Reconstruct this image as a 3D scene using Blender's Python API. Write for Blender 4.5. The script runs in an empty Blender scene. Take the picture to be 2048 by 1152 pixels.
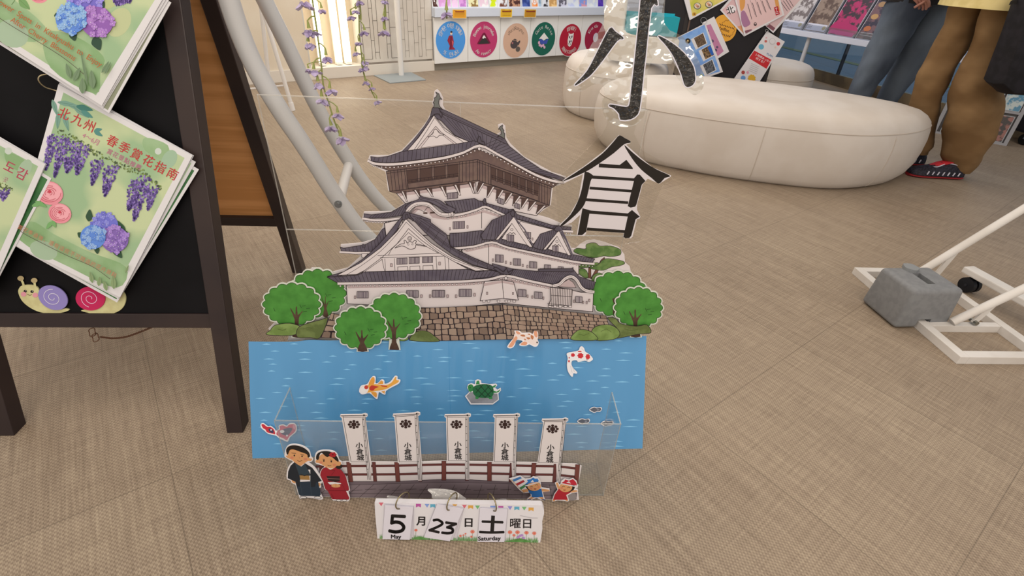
import bpy, bmesh, math, random
import numpy as np
from mathutils import Vector, Matrix
from mathutils.geometry import tessellate_polygon
random.seed(7)
SC = bpy.context.scene
COL = SC.collection
R = math.radians
# ---------------------------------------------------------------- camera
CAM_H, FOC, PITCH, ROLL = 0.9, 1010.0, R(33.2), R(3.5)
_F = Vector((0, math.cos(PITCH), -math.sin(PITCH))); _R0 = Vector((1, 0, 0)); _U0 = _R0.cross(_F)
_R = math.cos(ROLL) * _R0 + math.sin(ROLL) * _U0
_U = -math.sin(ROLL) * _R0 + math.cos(ROLL) * _U0
cam = bpy.data.cameras.new('camera'); cam.sensor_width = 36; cam.lens = FOC / 2048 * 36
cam.clip_start = 0.02; cam.clip_end = 100
co = bpy.data.objects.new('camera', cam); COL.objects.link(co)
co.matrix_world = Matrix(((_R.x, _U.x, -_F.x, 0), (_R.y, _U.y, -_F.y, 0), (_R.z, _U.z, -_F.z, CAM_H), (0, 0, 0, 1)))
SC.camera = co
EYE = Vector((0, 0, CAM_H))
# ---------------------------------------------------------------- world, exposure, room lamps and added fills
SC.view_settings.view_transform = 'Standard'; SC.view_settings.look = 'None'
SC.view_settings.gamma = 1; SC.view_settings.use_curve_mapping = False
SC.view_settings.exposure = 0.0
w = bpy.data.worlds.new('room_light'); SC.world = w; w.use_nodes = True
w.node_tree.nodes['Background'].inputs[0].default_value = (1, .90, .80, 1)
w.node_tree.nodes['Background'].inputs[1].default_value = 0.78
def area(name, loc, size, power, col=(1, .88, .74), sy=None, aim=None):
    l = bpy.data.lights.new(name, 'AREA'); l.energy = power; l.color = col
    l.shape = 'RECTANGLE'; l.size = size; l.size_y = sy or size
    o = bpy.data.objects.new(name, l); COL.objects.link(o); o.location = loc
    if aim: o.rotation_euler = (Vector(aim) - Vector(loc)).to_track_quat('-Z', 'Y').to_euler()
    return o
area('ceiling_or_fill_lamp', (-0.9, 0.6, 2.7), 0.7, 9, aim=(-.5, 1.0, 0))
area('ceiling_or_fill_lamp', (0.7, -0.3, 2.7), 0.9, 13, aim=(.3, .9, 0))
area('ceiling_or_fill_lamp', (0.9, 2.2, 2.7), 0.8, 6)
area('ceiling_or_fill_lamp', (-1.2, 3.2, 2.7), 0.8, 17)
area('ceiling_or_fill_lamp', (0.5, 4.6, 2.7), 0.9, 18, col=(.85, .9, 1))
area('ceiling_or_fill_lamp', (0.7, -2.2, 2.2), 2.2, 36, sy=1.0, aim=(.5, 1.6, .2))  # added soft fill from behind the camera, brightens upright faces
area('ceiling_or_fill_lamp', (0.3, 3.4, 2.5), 1.2, 22, sy=.5, aim=(-.1, 5.4, .2))  # added fill aimed at the counter doors and back wall
area('ceiling_or_fill_lamp', (4.5, 6.2, 2.8), 1.2, 16, col=(.45, .68, 1))  # added bluish fill outside the glass, lights the pavement

# ---------------------------------------------------------------- helpers
def ray(x, y): return (x - 1024) * _R - (y - 576) * _U + FOC * _F
def fl(x, y, z=0.0):
    d = ray(x, y); return EYE + d * ((z - CAM_H) / d.z)
def atY(x, y, Y):
    d = ray(x, y); return EYE + d * (Y / d.y)
class Pl:
    """a real plane in the room: origin, unit axes U (along), V (up), N (towards the viewer's side)"""
    def __init__(s, O, U, V):
        s.O = Vector(O); s.U = Vector(U).normalized(); s.V = Vector(V); s.V = (s.V - s.U * s.V.dot(s.U)).normalized()
        s.N = s.U.cross(s.V).normalized()
    def px(s, x, y):
        d = ray(x, y); t = (s.O - EYE).dot(s.N) / d.dot(s.N); return EYE + d * t
    def uv(s, u, v): return s.O + s.U * u + s.V * v
    def loc(s, P): P = Vector(P) - s.O; return (P.dot(s.U), P.dot(s.V))
def vpl(O, yaw, lean=0):
    a = R(yaw); U = Vector((math.cos(a), math.sin(a), 0)); N = Vector((-math.sin(a), math.cos(a), 0))
    V = N * math.sin(R(lean)) + Vector((0, 0, math.cos(R(lean)))); return Pl(O, U, V)
def s2l(c): return c / 12.92 if c <= .04045 else ((c + .055) / 1.055) ** 2.4
def rgb(h):
    h = h.lstrip('#'); return [s2l(int(h[i:i + 2], 16) / 255) for i in (0, 2, 4)]
GAIN = (1.18, 1.30, 1.48)
MATS = {}
def mat(h, rough=.55, h2=None, scale=30, bump=0, metal=0, coat=0, spec=.3, stretch=None, detail=4, lo=.42, hi=.6, raw=False):
    """h is the surface colour as seen in the room's warm light (lifted by GAIN); h2 mottles it"""
    key = (h, rough, h2, scale, bump, metal, coat, spec, stretch, detail, lo, hi, raw)
    if key in MATS: return MATS[key]
    m = bpy.data.materials.new('m_' + h.lstrip('#')); m.use_nodes = True; nt = m.node_tree; b = nt.nodes['Principled BSDF']
    def C(x):
        c = rgb(x); return (*(c if raw else [min(.86, v * g) for v, g in zip(c, GAIN)]), 1)
    b.inputs['Base Color'].default_value = C(h); b.inputs['Roughness'].default_value = rough
    b.inputs['Metallic'].default_value = metal; b.inputs['Coat Weight'].default_value = coat
    b.inputs['Coat Roughness'].default_value = .12; b.inputs['Specular IOR Level'].default_value = spec
    if h2 or bump:
        tc = nt.nodes.new('ShaderNodeTexCoord'); mp = nt.nodes.new('ShaderNodeMapping'); n = nt.nodes.new('ShaderNodeTexNoise')
        mp.inputs['Scale'].default_value = stretch or (1, 1, 1)
        n.inputs['Scale'].default_value = scale; n.inputs['Detail'].default_value = detail
        nt.links.new(tc.outputs['Object'], mp.inputs[0]); nt.links.new(mp.outputs[0], n.inputs['Vector'])
        if h2:
            r = nt.nodes.new('ShaderNodeValToRGB'); r.color_ramp.elements[0].color = C(h); r.color_ramp.elements[1].color = C(h2)
            r.color_ramp.elements[0].position = lo; r.color_ramp.elements[1].position = hi
            nt.links.new(n.outputs['Fac'], r.inputs[0]); nt.links.new(r.outputs[0], b.inputs['Base Color'])
        if bump:
            bp = nt.nodes.new('ShaderNodeBump'); bp.inputs['Strength'].default_value = bump; bp.inputs['Distance'].default_value = .005
            nt.links.new(n.outputs['Fac'], bp.inputs['Height']); nt.links.new(bp.outputs[0], b.inputs['Normal'])
    MATS[key] = m; return m
def clear(name, tint=(.97, .98, .98), rough=.03, fac=.06, bump=0, scale=18, milk=0.0):
    """thin clear plastic: mostly see-through, mirror-like at grazing angles, a little milky"""
    if name in MATS: return MATS[name]
    m = bpy.data.materials.new(name); m.use_nodes = True; nt = m.node_tree; nt.nodes.clear()
    o = nt.nodes.new('ShaderNodeOutputMaterial'); t = nt.nodes.new('ShaderNodeBsdfTransparent'); g = nt.nodes.new('ShaderNodeBsdfGlossy')
    t.inputs[0].default_value = (*tint, 1); g.inputs['Roughness'].default_value = rough
    lw = nt.nodes.new('ShaderNodeLayerWeight'); pw = nt.nodes.new('ShaderNodeMath'); pw.operation = 'POWER'; pw.inputs[1].default_value = 5
    ad = nt.nodes.new('ShaderNodeMath'); ad.operation = 'MULTIPLY_ADD'; ad.use_clamp = True; ad.inputs[1].default_value = .9; ad.inputs[2].default_value = .035 + fac
    mx = nt.nodes.new('ShaderNodeMixShader'); nt.links.new(lw.outputs['Facing'], pw.inputs[0]); nt.links.new(pw.outputs[0], ad.inputs[0]); nt.links.new(ad.outputs[0], mx.inputs[0])
    nt.links.new(t.outputs[0], mx.inputs[1]); nt.links.new(g.outputs[0], mx.inputs[2]); last = mx
    if milk:
        d = nt.nodes.new('ShaderNodeBsdfDiffuse'); d.inputs[0].default_value = (.8, .8, .8, 1)
        m2 = nt.nodes.new('ShaderNodeMixShader'); m2.inputs[0].default_value = milk
        nt.links.new(mx.outputs[0], m2.inputs[1]); nt.links.new(d.outputs[0], m2.inputs[2]); last = m2
    if bump:
        n = nt.nodes.new('ShaderNodeTexNoise'); n.inputs['Scale'].default_value = scale; tc = nt.nodes.new('ShaderNodeTexCoord')
        bp = nt.nodes.new('ShaderNodeBump'); bp.inputs['Strength'].default_value = bump; bp.inputs['Distance'].default_value = .02
        nt.links.new(tc.outputs['Object'], n.inputs['Vector']); nt.links.new(n.outputs['Fac'], bp.inputs['Height'])
        nt.links.new(bp.outputs[0], g.inputs['Normal']); nt.links.new(bp.outputs[0], lw.inputs['Normal'])
    nt.links.new(last.outputs[0], o.inputs[0]); MATS[name] = m; return m
def emit(name, col, st):
    m = bpy.data.materials.new(name); m.use_nodes = True; b = m.node_tree.nodes['Principled BSDF']
    b.inputs['Emission Color'].default_value = (*col, 1); b.inputs['Emission Strength'].default_value = st; return m
def tag(o, label=None, cat=None, group=None, kind=None):
    if label: o['label'] = label
    if cat: o['category'] = cat
    if group: o['group'] = group
    if kind: o['kind'] = kind
    return o
def thing(name, label, cat, loc=(0, 0, 0), group=None):
    o = bpy.data.objects.new(name, None); COL.objects.link(o); o.location = loc; o.empty_display_size = .05
    return tag(o, label, cat, group)
def link(name, me, parent=None):
    o = bpy.data.objects.new(name, me); COL.objects.link(o)
    if parent:
        o.parent = parent
        root = Vector((0, 0, 0)); p = parent
        while p: root += p.location; p = p.parent
        # geometry is written in room coordinates: pull it back by the parents' places
        me.transform(Matrix.Translation(-root)) if not me.get('moved') else None
        me['moved'] = 1
    return o
def shade(me, ang=40):
    for p in me.polygons: p.use_smooth = True
    bm = bmesh.new(); bm.from_mesh(me)
    for e in bm.edges:
        if len(e.link_faces) == 2 and e.calc_face_angle(0) > R(ang): e.smooth = False
    bm.to_mesh(me); bm.free()
class MB:
    """mesh collector in room coordinates"""
    def __init__(s): s.v = []; s.f = []; s.m = []; s.mi = []; s.cur = 0
    def mat(s, m):
        if m not in s.m: s.m.append(m)
        s.cur = s.m.index(m); return s
    def add(s, vs, fs):
        k = len(s.v); s.v += [tuple(v) for v in vs]; s.f += [tuple(i + k for i in f) for f in fs]; s.mi += [s.cur] * len(fs)
    def box(s, O, X, Y, Z):
        """corner O with three edge vectors"""
        O, X, Y, Z = map(Vector, (O, X, Y, Z)); c = [O, O + X, O + X + Y, O + Y]; c += [p + Z for p in c]
        s.add(c, [(3, 2, 1, 0), (4, 5, 6, 7), (0, 1, 5, 4), (1, 2, 6, 5), (2, 3, 7, 6), (3, 0, 4, 7)])
    def bar(s, A, B, w, h, up=(0, 0, 1)):
        A, B = Vector(A), Vector(B); d = (B - A).normalized(); x = d.cross(Vector(up)).normalized(); y = x.cross(d).normalized()
        s.box(A - x * w / 2 - y * h / 2, x * w, y * h, B - A)
    def tube(s, pts, r, n=12, caps=True, up=None):
        pts = [Vector(p) for p in pts]; k = len(pts); rr = r if isinstance(r, (list, tuple)) else [r] * k; V = []
        t0 = (pts[1] - pts[0]).normalized(); a = t0.orthogonal().normalized()
        for i, p in enumerate(pts):
            t = (pts[min(i + 1, k - 1)] - pts[max(i - 1, 0)]).normalized()
            a = (a - t * a.dot(t)).normalized(); b = t.cross(a)
            V += [p + (a * math.cos(q) + b * math.sin(q)) * rr[i] for q in [2 * math.pi * j / n for j in range(n)]]
        F = [(i * n + j, i * n + (j + 1) % n, (i + 1) * n + (j + 1) % n, (i + 1) * n + j) for i in range(k - 1) for j in range(n)]
        if caps: F += [tuple(range(n - 1, -1, -1)), tuple((k - 1) * n + j for j in range(n))]
        s.add(V, F)
    def loft(s, rings, caps=True):
        n = len(rings[0]); V = [p for r in rings for p in r]; k = len(rings)
        F = [(i * n + j, i * n + (j + 1) % n, (i + 1) * n + (j + 1) % n, (i + 1) * n + j) for i in range(k - 1) for j in range(n)]
        if caps: F += [tuple(range(n - 1, -1, -1)), tuple((k - 1) * n + j for j in range(n))]
        s.add(V, F)
    def blob(s, c, rx, ry, rz, n=10, M=None):
        rings = []; c = Vector(c)
        for i in range(n + 1):
            a = math.pi * i / n - math.pi / 2; rr = max(math.cos(a), .02)
            rings.append([c + ((M @ q) if M else q) for q in [Vector((rx * rr * math.cos(t), ry * rr * math.sin(t), rz * math.sin(a))) for t in [2 * math.pi * j / (2 * n) for j in range(2 * n)]]])
        s.loft(rings)
    def build(s, name, m=None, parent=None, smooth=0, bevel=0, origin=None):
        me = bpy.data.meshes.new(name); me.from_pydata(s.v, [], s.f)
        mm = s.m if s.m else [m]
        for x in mm: me.materials.append(x)
        if s.m: me.polygons.foreach_set('material_index', s.mi)
        bm = bmesh.new(); bm.from_mesh(me); bmesh.ops.recalc_face_normals(bm, faces=bm.faces)
        if bevel: bmesh.ops.bevel(bm, geom=[e for e in bm.edges if len(e.link_faces) == 2 and e.calc_face_angle(0) > .5], offset=bevel, segments=2, affect='EDGES', profile=.6)
        bm.to_mesh(me); bm.free()
        if smooth: shade(me, smooth)
        if origin is not None: me.transform(Matrix.Translation(-Vector(origin)))
        o = link(name, me, parent)
        if origin is not None and not parent: o.location = origin
        return o
def smooth(pts, n=6, closed=False):
    """Catmull-Rom through 2D or 3D points"""
    P = [Vector(p) for p in pts]; k = len(P); out = []
    for i in range(k if closed else k - 1):
        g = lambda j: P[j % k] if closed else P[max(0, min(k - 1, j))]
        a, b, c, d = g(i - 1), g(i), g(i + 1), g(i + 2)
        for q in range(n):
            t = q / n; out.append(.5 * ((2 * b) + (c - a) * t + (2 * a - 5 * b + 4 * c - d) * t * t + (3 * b - a - 3 * c + d) * t ** 3))
    if not closed: out.append(P[-1])
    return out
_G = {}
def glyphs(txt, bold=0.0, align='LEFT'):
    key = (txt, bold, align)
    if key not in _G:
        cu = bpy.data.curves.new('t', 'FONT'); cu.body = txt; cu.size = 1; cu.offset = bold; cu.resolution_u = 3; cu.align_x = align
        o = bpy.data.objects.new('t', cu); COL.objects.link(o)
        me = bpy.data.meshes.new_from_object(o.evaluated_get(bpy.context.evaluated_depsgraph_get()))
        _G[key] = ([(v.co.x, v.co.y) for v in me.vertices], [tuple(p.vertices) for p in me.polygons])
        bpy.data.objects.remove(o); bpy.data.curves.remove(cu); bpy.data.meshes.remove(me)
    return _G[key]
class Art:
    """printed picture on a sheet: flat shapes stacked by hundredths of a millimetre on a real plane.
    to2 maps drawing coordinates onto the plane; off is the height of the sheet's face above the plane"""
    def __init__(s, pl, off=0.0, step=1.6e-5, px=True, M=None):
        s.pl = pl; s.off = off; s.step = step; s.k = 0; s.mb = MB(); s.px = px; s.M = M
    def P(s, p, h):
        q = s.M(p) if s.M else p
        return (s.pl.px(q[0], q[1]) if s.px else s.pl.uv(q[0], q[1])) + s.pl.N * (s.off + h)
    def up(s): s.k += 1; return s.k * s.step
    def _m(s, c): s.mb.mat(c if not isinstance(c, str) else mat(c, .5, coat=.0))
    def poly(s, c, pts, line=None, w=1.2, h=None, close=True):
        pts = [tuple(p)[:2] for p in pts]; s._m(c); h = s.up() if h is None else h
        tri = tessellate_polygon([[Vector((*p, 0)) for p in pts]])
        s.mb.add([s.P(p, h) for p in pts], tri)
        if line: s.line(line, list(pts) + ([pts[0]] if close else []), w)
        return s
    def sheet(s, c, pts, thick):
        """the body of the cut-out itself, with thickness behind its face"""
        pts = [tuple(p)[:2] for p in pts]; s._m(c); n = len(pts)
        tri = tessellate_polygon([[Vector((*p, 0)) for p in pts]])
        s.mb.add([s.P(p, 0) for p in pts] + [s.P(p, -thick) for p in pts],
                 [tuple(t) for t in tri] + [tuple(i + n for i in t) for t in tri] + [(i, (i + 1) % n, (i + 1) % n + n, i + n) for i in range(n)])
        return s
    def lines(s, c, ls, w=1.2):
        s._m(c); h = s.up()
        for pts in ls: s._stroke([tuple(p)[:2] for p in pts], w, h)
        return s
    def line(s, c, pts, w=1.2): return s.lines(c, [pts], w)
    def _stroke(s, pts, w, h):
        V = []; F = []
        for i in range(len(pts) - 1):
            (x0, y0), (x1, y1) = pts[i], pts[i + 1]; L = math.hypot(x1 - x0, y1 - y0)
            if L < 1e-9: continue
            dx, dy = (x1 - x0) / L * w / 2, (y1 - y0) / L * w / 2; e = .6
            k = len(V); V += [(x0 - dx * e - dy, y0 - dy * e + dx), (x1 + dx * e - dy, y1 + dy * e + dx), (x1 + dx * e + dy, y1 + dy * e - dx), (x0 - dx * e + dy, y0 - dy * e - dx)]
            F.append((k, k + 1, k + 2, k + 3))
        s.mb.add([s.P(p, h + s.step * .3 * ((j // 4) % 2)) for j, p in enumerate(V)], F)
    def ell(s, c, x, y, rx, ry=None, rot=0, line=None, w=1, n=20, a0=0, a1=360):
        ry = ry or rx; ca, sa = math.cos(R(rot)), math.sin(R(rot)); pts = []
        full = a1 - a0 >= 360
        for i in range(n if full else n + 1):
            t = R(a0 + (a1 - a0) * i / n); u, v = rx * math.cos(t), ry * math.sin(t); pts.append((x + u * ca - v * sa, y + u * sa + v * ca))
        return s.poly(c, pts, line, w)
    def text(s, c, txt, x, y, size, ang=0, sx=1.0, bold=.0, align='LEFT', shear=0.0):
        V, F = glyphs(txt, 0, align); s._m(c); h = s.up(); up = 1 if s.px else -1; k = bold * .55
        if k: V, F = ([(gx + dx, gy + dy) for dx, dy in ((-k, 0), (k, 0), (0, k * .7), (0, -k * .7)) for gx, gy in V], [tuple(i + q * len(V) for i in f) for q in range(4) for f in F])
        rx, ry = math.cos(R(ang)), math.sin(R(ang)) * up
        ux, uy = math.sin(R(ang)) + shear, -math.cos(R(ang)) * up; n1 = len(V) // 4 if k else max(1, len(V))
        s.mb.add([s.P((x + size * (gx * sx * rx + gy * ux), y + size * (gx * sx * ry + gy * uy)), h + s.step * .22 * (i // n1)) for i, (gx, gy) in enumerate(V)], F)
        return s
    def arc_text(s, c, txt, x, y, r, size, a0, a1, bold=.02, top=True):
        """letters round a circle, local coordinates with y up; angles in degrees from a0 to a1"""
        n = len(txt)
        for i, ch in enumerate(txt):
            if ch == ' ': continue
            a = R(a0 + (a1 - a0) * (i / max(1, n - 1))); rot = (a - math.pi / 2) if top else (a + math.pi / 2)
            V, F = glyphs(ch, 0, 'CENTER'); V, F = ([(gx + dx, gy) for dx in (-bold * .6, bold * .6) for gx, gy in V], [tuple(i + q * len(V) for i in f) for q in range(2) for f in F]); s._m(c); h = s.up(); cr, sr = math.cos(rot), math.sin(rot)
            px, py = x + r * math.cos(a), y + r * math.sin(a); b = -.35
            s.mb.add([s.P((px + size * (gx * cr - (gy + b) * sr), py + size * (gx * sr + (gy + b) * cr)), h) for gx, gy in V], F)
    def build(s, name, parent=None): return s.mb.build(name, None, parent)
def samp(pl, t):
    """point at fraction t along a polyline"""
    P = [Vector(p) for p in pl]; L = [(P[i + 1] - P[i]).length for i in range(len(P) - 1)]; d = t * sum(L)
    for i, l in enumerate(L):
        if d <= l or i == len(L) - 1: return P[i].lerp(P[i + 1], min(1, d / l if l else 0))
        d -= l
def ribs(a, c, top, bot, n, w=1.1, skew=0.0):
    a.lines(c, [[samp(top, max(0, min(1, (i + .5) / n + skew))), samp(bot, (i + .5) / n)] for i in range(n)], w)
def Z(ox, oy, sc): return lambda *p: [(ox + q[0] / sc, oy + q[1] / sc) for q in p]
def scallop(cx, cy, rx, ry, n, amp=.07, k=5, rot=0):
    out = []
    for i in range(n * k):
        a = 2 * math.pi * i / (n * k) + rot; q = (i % k) / k; m = 1 - amp + amp * math.sin(math.pi * q) * 1.15
        out.append((cx + rx * m * math.cos(a), cy + ry * m * math.sin(a)))
    return out
# ================================================================ the setting
A38 = R(38.2); DA = Vector((math.cos(A38), math.sin(A38), 0)); DB = Vector((math.sin(A38), -math.cos(A38), 0))
def nodes(m): return m.node_tree.nodes, m.node_tree.links
def floor_mat():
    m = bpy.data.materials.new('woven_vinyl'); m.use_nodes = True; N, L = nodes(m); b = N['Principled BSDF']
    tc = N.new('ShaderNodeTexCoord'); mp = N.new('ShaderNodeMapping')
    mp.vector_type = 'TEXTURE'; mp.inputs['Rotation'].default_value = (0, 0, A38); mp.inputs['Location'].default_value = (.931, 1.868, 0)
    L.new(tc.outputs['Object'], mp.inputs[0]); sx = N.new('ShaderNodeSeparateXYZ'); L.new(mp.outputs[0], sx.inputs[0])
    def M(op, a, b=None, c=None):
        n = N.new('ShaderNodeMath'); n.operation = op
        for i, v in enumerate((a, b, c)):
            if v is None: continue
            if isinstance(v, (int, float)): n.inputs[i].default_value = v
            else: L.new(v, n.inputs[i])
        return n.outputs[0]
    X, Y = sx.outputs[0], sx.outputs[1]
    def noise(sc, scl, det=3):
        q = N.new('ShaderNodeMapping'); q.inputs['Scale'].default_value = scl; L.new(mp.outputs[0], q.inputs[0])
        n = N.new('ShaderNodeTexNoise'); n.inputs['Scale'].default_value = sc; n.inputs['Detail'].default_value = det; L.new(q.outputs[0], n.inputs['Vector']); return n.outputs['Fac']
    streak = noise(1, (95, 2.2, 1), 4); fine = noise(1, (330, 14, 1), 2); cross = noise(1, (9, 260, 1), 2); cloud = noise(2.2, (1, 1, 1), 3)
    # threads: warp and weft dots, about 3.4 mm apart
    wx = M('SINE', M('MULTIPLY', X, 2 * math.pi / .0036)); row = M('FLOOR', M('DIVIDE', Y, .0046))
    wy = M('SINE', M('ADD', M('MULTIPLY', Y, 2 * math.pi / .0092), M('MULTIPLY', M('FLOOR', M('DIVIDE', X, .0036)), math.pi)))
    weave = M('MULTIPLY', wx, wy)
    # tile seams every .505 m
    def seam(c):
        f = M('FRACT', M('DIVIDE', M('ADD', c, 50.5), .505)); d = M('MINIMUM', f, M('SUBTRACT', 1.0, f)); return M('LESS_THAN', d, .0022)
    sm = M('MAXIMUM', seam(X), seam(Y))
    tid = N.new('ShaderNodeTexWhiteNoise'); cb = N.new('ShaderNodeCombineXYZ')
    L.new(M('FLOOR', M('DIVIDE', M('ADD', X, 50.5), .505)), cb.inputs[0]); L.new(M('FLOOR', M('DIVIDE', M('ADD', Y, 50.5), .505)), cb.inputs[1]); L.new(cb.outputs[0], tid.inputs['Vector'])
    v = M('ADD', M('MULTIPLY', M('SUBTRACT', streak, .5), .5), M('MULTIPLY', M('SUBTRACT', fine, .5), .6))
    v = M('ADD', v, M('MULTIPLY', M('SUBTRACT', cross, .5), .55)); v = M('ADD', v, M('MULTIPLY', weave, .27))
    v = M('ADD', v, M('MULTIPLY', M('SUBTRACT', cloud, .5), .35)); v = M('ADD', v, M('MULTIPLY', M('SUBTRACT', tid.outputs[0], .5), .12))
    v = M('ADD', v, .5)
    r = N.new('ShaderNodeValToRGB'); e = r.color_ramp.elements
    g = lambda h: (*[a * q * .625 for a, q in zip(rgb(h), (1.18, 1.27, 1.40))], 1)
    e[0].color = g('7c6853'); e[0].position = 0; e[1].color = g('d2bb9c'); e[1].position = 1
    k = r.color_ramp.elements.new(.5); k.color = g('a9927a')
    L.new(v, r.inputs[0]); mx = N.new('ShaderNodeMix'); mx.data_type = 'RGBA'
    L.new(M('MULTIPLY', sm, .42), mx.inputs['Factor']); L.new(r.outputs[0], mx.inputs['A']); mx.inputs['B'].default_value = g('5f5040')
    L.new(mx.outputs['Result'], b.inputs['Base Color']); b.inputs['Roughness'].default_value = .5; b.inputs['Specular IOR Level'].default_value = .35
    bp = N.new('ShaderNodeBump'); bp.inputs['Strength'].default_value = .35; bp.inputs['Distance'].default_value = .0006
    L.new(M('ADD', weave, M('MULTIPLY', fine, 2.0)), bp.inputs['Height']); L.new(bp.outputs[0], b.inputs['Normal'])
    return m
f = MB(); gl0, gl1 = fl(1692, 176), fl(1858, 224); gdir = (gl1 - gl0).normalized()
W0 = fl(868, 141); ga = gl0 - gdir * 6.0; gb = gl0 + gdir * 7
f.box((-4, -2, -.03), (13, 0, 0), (0, 14, 0), (0, 0, .03)); fo = f.build('floor', floor_mat()); tag(fo, kind='structure')
# back wall, running along DA
WP = Pl(W0, DA, (0, 0, 1)); WN = WP.N
def ws(x, y): return WP.loc(WP.px(x, y))[0]
s_l, s_t0, s_t1 = -3.2, ws(616, 100), ws(722, 75)
wallm = mat('cbb99f', .7, 'd0c0a8', 3); basem = mat('cdc0ae', .45)
HW = 2.9
m = MB(); m.box(WP.uv(s_l, 0) - WN * .12, DA * (s_t0 - s_l), WN * .12, (0, 0, HW)); tag(m.build('wall_left', wallm), kind='structure')
m = MB(); m.box(WP.uv(s_t0, 0) - WN * .26, DA * (s_t1 - s_t0), WN * .12, (0, 0, HW)); tag(m.build('wall_recess', mat('c0ac90', .6)), kind='structure')
m = MB()
for s in (s_t0, s_t1): m.box(WP.uv(s - .006, 0) - WN * .26, DA * .012, WN * .26, (0, 0, HW))
tag(m.build('trim_1', mat('c9bfae')), kind='structure')
m = MB(); m.box(WP.uv(s_l, 0), DA * (0 - s_l), WN * .012, (0, 0, .085)); tag(m.build('baseboard_left', basem, bevel=.002), kind='structure')
# wall clad in narrow upright tiles
a = Art(WP, 0, 1e-4, px=False); a.sheet(mat('bfb2a1', .45, 'c8bcab', 6), [(s_t1, .1), (0, .1), (0, HW), (s_t1, HW)], .12)
xs = [ws(x, 75) for x in (724.8, 741.7, 748.2, 756.7, 773, 780.8, 793, 809.4, 816.6, 828, 836.7, 843, 851)] + [0.0]
rr = random.Random(3); gm = mat('4e443a', .8)
for i, s in enumerate(xs[:-1]):
    a._m(gm); dz = (.0, .14, .05, .2, .11)[i % 5]
    w0 = .0035 if i < 6 else .002
    L = [[(s, .125), (s, HW)]] + [[(s, dz + .125 + k * .235), (xs[i + 1], dz + .125 + k * .235)] for k in range(0, 11)]
    a.lines(gm, L, w0)
tag(a.build('wall_tiles'), kind='structure')
# tall tube lights standing in the recess
for k, (xp, wd) in enumerate(((643, .035), (678, .055), (697, .055))):
    s = ws(xp, 75) ; r = .025
    base = WP.uv(s, .11) - WN * (.06)
    t = thing('tube_light', ('glowing warm white wall light tube nearest the white wall, leftmost of three', 'glowing warm white wall light tube, middle of the three in the recess', 'glowing warm white wall light tube beside the narrow wall tiles')[k], 'light', base, 'upright tube lights in the wall recess')
    m = MB(); m.tube([base, base + Vector((0, 0, 2.5))], r, 12); m.build('light_tube', emit('tube_glow', (1, .86, .66), 3.6), t, 40)
    m = MB(); m.box(base - DA * .022 - WN * .045, DA * .044, WN * .02, (0, 0, 2.5)); m.build('back_channel', mat('d8ccb8'), t)
    m = MB(); m.box(base - DA * .022 - WN * .045 - Vector((0, 0, .02)), DA * .044, WN * .065, (0, 0, .02)); m.build('end_cap', mat('e0d6c4'), t)
m = MB(); m.box(WP.uv(s_t0, 0) - WN * .14, DA * (s_t1 - s_t0), WN * .14, (0, 0, .085)); tag(m.build('trim_2', basem), kind='structure')
# right part: wall behind the counter
m = MB(); m.box(WP.uv(0, 0) - WN * .45, DA * 5.2, WN * .1, (0, 0, HW)); tag(m.build('wall_back', mat('b9b2ad', .7)), kind='structure')
m = MB(); m.box(WP.uv(-.01, 0) - WN * .45, DA * .01, WN * .45, (0, 0, HW)); tag(m.build('trim_3', basem), kind='structure')

# ---------------------------------------------------------------- counter with round stickers
CP = Pl(W0 + WN * .03, DA, (0, 0, 1))          # face of the doors
def cs(x, y): return CP.loc(CP.px(x, y))
CW = [cs(868.5, 90)[0], cs(936, 90)[0], cs(1000, 90)[0], cs(1059, 90)[0], cs(1112.5, 90)[0], cs(1160, 90)[0]]
st = (CW[5] - CW[0]) / 5; CW += [CW[5] + st * i for i in (1, 2, 3, 4)]
ZT, ZK = cs(900, 33.5)[1], cs(1000, 119)[1]
ct = thing('counter', 'long white counter with round coloured stickers on its doors, along the back wall', 'counter', CP.uv(CW[0], 0))
m = MB(); m.box(CP.uv(CW[0], 0) - WN * .40, DA * (CW[-1] - CW[0]), WN * .37, (0, 0, ZK)); m.build('toe_kick', mat('8d8373', .4, metal=.2), ct)
m = MB(); m.box(CP.uv(CW[0], ZK) - WN * .42, DA * (CW[-1] - CW[0]), WN * .40, (0, 0, ZT - ZK)); m.build('body', mat('807a74'), ct)
ZS = cs(900, 15)[1]
m = MB(); m.box(CP.uv(CW[0], ZT) - WN * .42, DA * (CW[-1] - CW[0]), WN * .45, (0, 0, ZS - ZT)); m.build('worktop', mat('c6c6cc', .35), ct, bevel=.003)
doorm = mat('dcd5cf', .5)
def door(i):
    m = MB(); m.box(CP.uv(CW[i] + .0025, ZK) - WN * .02, DA * (CW[i + 1] - CW[i] - .005), WN * .02, (0, 0, ZT - ZK - .004))
    return m.build('door', doorm, ct, bevel=.001)
doors = [door(i) for i in range(9)]
def sticker(i, cx, cy, rx, col, lab, draw):
    u, v = cs(cx, cy); u2, _ = cs(cx + rx, cy); r = .125 if i != 4 else .112
    r = RST
    a = Art(CP, .0012, 1.2e-4, px=False, M=lambda p: (u + p[0] * r, v + p[1] * r))
    a.ell(mat('d8cfd2', .5), 0, 0, 1.03, n=40); a.ell(mat(col, .4), 0, 0, 1, n=40); draw(a)
    o = a.build('round_sticker', doors[i]); tag(o, lab)
RST = (cs(931.5, 80)[0] - cs(872.5, 80)[0]) / 2
Wt = mat('e4dce0', .5)
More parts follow.
